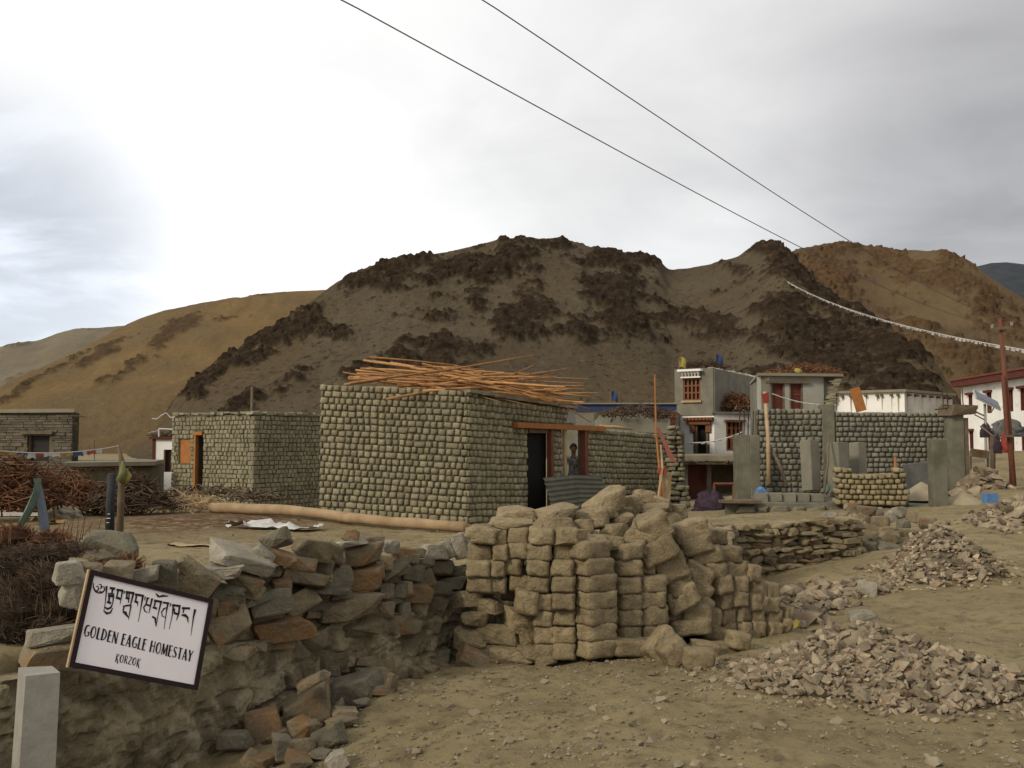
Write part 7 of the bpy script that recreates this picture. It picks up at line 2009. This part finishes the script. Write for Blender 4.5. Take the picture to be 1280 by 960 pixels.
# ================================================================== person in the window opening
def person():
    u = (UW[0] + UW[1]) / 2 + .08
    base = P(717, 600, 26.0); fl = gz(base.x, base.y) + .02
    t = empty('person', (base.x, base.y, fl), 'dark haired person in a patterned grey shirt standing inside the open window', 'person')
    J = {'pel': (0, 0, .92), 'wai': (0, .01, 1.08), 'che': (0, .0, 1.30), 'nec': (0, .0, 1.47), 'hd0': (0, -.01, 1.56), 'hd1': (0, -.02, 1.64), 'hd2': (0, -.01, 1.72),
         'shL': (-.17, 0, 1.40), 'elL': (-.23, -.02, 1.13), 'wrL': (-.20, -.16, .92), 'haL': (-.19, -.21, .86), 'shR': (.17, 0, 1.40), 'elR': (.24, -.04, 1.14), 'wrR': (.16, -.20, 1.02), 'haR': (.12, -.26, 1.00),
         'hiL': (-.09, 0, .88), 'knL': (-.11, -.03, .48), 'anL': (-.11, .02, .08), 'toL': (-.12, -.14, .03), 'hiR': (.09, 0, .88), 'knR': (.11, -.04, .48), 'anR': (.11, .02, .08), 'toR': (.12, -.14, .03)}
    rad = {'pel': .135, 'wai': .125, 'che': .145, 'nec': .055, 'hd0': .072, 'hd1': .085, 'hd2': .062, 'sh': .062, 'el': .045, 'wr': .030, 'ha': .032, 'hi': .095, 'kn': .062, 'an': .042, 'to': .036}
    E = [('pel', 'wai'), ('wai', 'che'), ('che', 'nec'), ('nec', 'hd0'), ('hd0', 'hd1'), ('hd1', 'hd2')]
    for s in 'LR': E += [('che', 'sh' + s), ('sh' + s, 'el' + s), ('el' + s, 'wr' + s), ('wr' + s, 'ha' + s), ('pel', 'hi' + s), ('hi' + s, 'kn' + s), ('kn' + s, 'an' + s), ('an' + s, 'to' + s)]
    ks = list(J); me = bpy.data.meshes.new('body'); me.from_pydata([J[k] for k in ks], [(ks.index(a), ks.index(b)) for a, b in E], [])
    o = bpy.data.objects.new('body', me); COL.objects.link(o)
    md = o.modifiers.new('Skin', 'SKIN')
    if not me.skin_vertices: 
        bm = bmesh.new(); bm.from_mesh(me); bm.verts.layers.skin.verify(); bm.to_mesh(me); bm.free()
    for i, k in enumerate(ks):
        r_ = rad.get(k, rad.get(k[:2])); sv = me.skin_vertices[0].data[i]; sv.radius = (r_, r_ * (.8 if k in ('che', 'wai', 'pel') else 1)); sv.use_root = (k == 'pel')
    sb = o.modifiers.new('Sub', 'SUBSURF'); sb.levels = 1; sb.render_levels = 1
    dg = bpy.context.evaluated_depsgraph_get(); dg.update()
    nm = bpy.data.meshes.new_from_object(o.evaluated_get(dg)); bpy.data.objects.remove(o)
    nm.materials.clear()
    for mt in (plain('skin', (.22, .12, .075)), M('patterned_shirt', (.36, .34, .31), (.05, .05, .05), scale=16, bump=.2), plain('trousers', (.06, .06, .07)), plain('shoes', (.03, .025, .02))): nm.materials.append(mt)
    for p in nm.polygons:
        z = p.center.z; x = abs(p.center.x); p.use_smooth = True
        p.material_index = 0 if z > 1.46 else 3 if z < .10 else 2 if z < .92 and x < .16 else 0 if (p.center.y < -.17 and z > .8) else 1
    # fingers
    fm = MB()
    for s, hk, wk in ((-1, 'haL', 'wrL'), (1, 'haR', 'wrR')):
        h_, w_ = Vector(J[hk]), Vector(J[wk]); d = (h_ - w_).normalized(); sd = d.cross(Vector((0, 0, 1))).normalized()
        for i in range(4):
            b0 = h_ + sd * (i - 1.5) * .019; L2 = (.07, .08, .075, .06)[i]
            fm.tube([b0, b0 + d * L2 * .5 + Vector((0, 0, -.01)), b0 + d * L2 + Vector((0, 0, -.03))], [.009, .008, .006], 5)
        b0 = w_.lerp(h_, .5) - sd * s * .03; fm.tube([b0, b0 + d * .03 - sd * s * .025, b0 + d * .06 - sd * s * .025], [.010, .009, .007], 5)
    bm = bmesh.new(); bm.from_mesh(nm); vs = [bm.verts.new(v) for v in fm.v]
    for f in fm.f: bm.faces.new([vs[i] for i in f]).material_index = 0
    bm.to_mesh(nm); bm.free()
    ob = bpy.data.objects.new('body', nm); COL.objects.link(ob); ob.parent = t
    ob.location = (0, 0, 0)
    # hair cap and face features
    hm = MB(); k, n = 7, 14
    v, f = [], []
    for j in range(k + 1):
        th = math.pi * .62 * j / k
        for i in range(n):
            ph = 2 * math.pi * i / n; front = max(0, -math.sin(ph)); rr = 1.0 + .05 * math.sin(i * 3.1 + j)
            th2 = th * (1 - .42 * front)
            v.append(Vector((math.sin(th2) * math.cos(ph) * .100 * rr, math.sin(th2) * math.sin(ph) * .112 * rr + .005, 1.655 + math.cos(th2) * .118 * rr)))
    for j in range(k):
        for i in range(n): f.append((j * n + i, (j + 1) * n + i, (j + 1) * n + (i + 1) % n, j * n + (i + 1) % n))
    o2 = off(t); hm.add([p + o2 for p in v], f); hm.build('hair', plain('black_hair', (.012, .010, .009)), t, True)
    nm_ = MB(); nm_.add([o2 + Vector(p) for p in ((-.014, -.088, 1.60), (.014, -.088, 1.60), (0, -.118, 1.605), (0, -.088, 1.645))], [(0, 1, 2), (1, 3, 2), (3, 0, 2)]); nm_.build('nose', nm.materials[0], t)
    for s in (-1, 1):
        e = MB(); e.box(o2 + Vector((s * .032, -.083, 1.645)), (.024, .012, .011)); e.build('eye', M_DARK, t)
        e = MB(); e.box(o2 + Vector((s * .088, -.005, 1.63)), (.016, .035, .055), None, .003); e.build('ear', nm.materials[0], t)
    e = MB(); e.box(o2 + Vector((0, -.080, 1.568)), (.045, .012, .010)); e.build('mouth', M_RED, t)
    t.rotation_euler = (0, 0, 0)
person()
q = WR.at((UW[0] + UW[1]) / 2, -.10, .83); m = MB(); m.tube([q + Vector((-.22, -.22, .0)), q + Vector((.0, -.05, .12)), q + Vector((.18, .2, .02))], .03, 6); tag(m.build('coiled_hose', M_PALEW, None, True, q), 'pale bent hose lying in the open window of the brick house', 'hose')
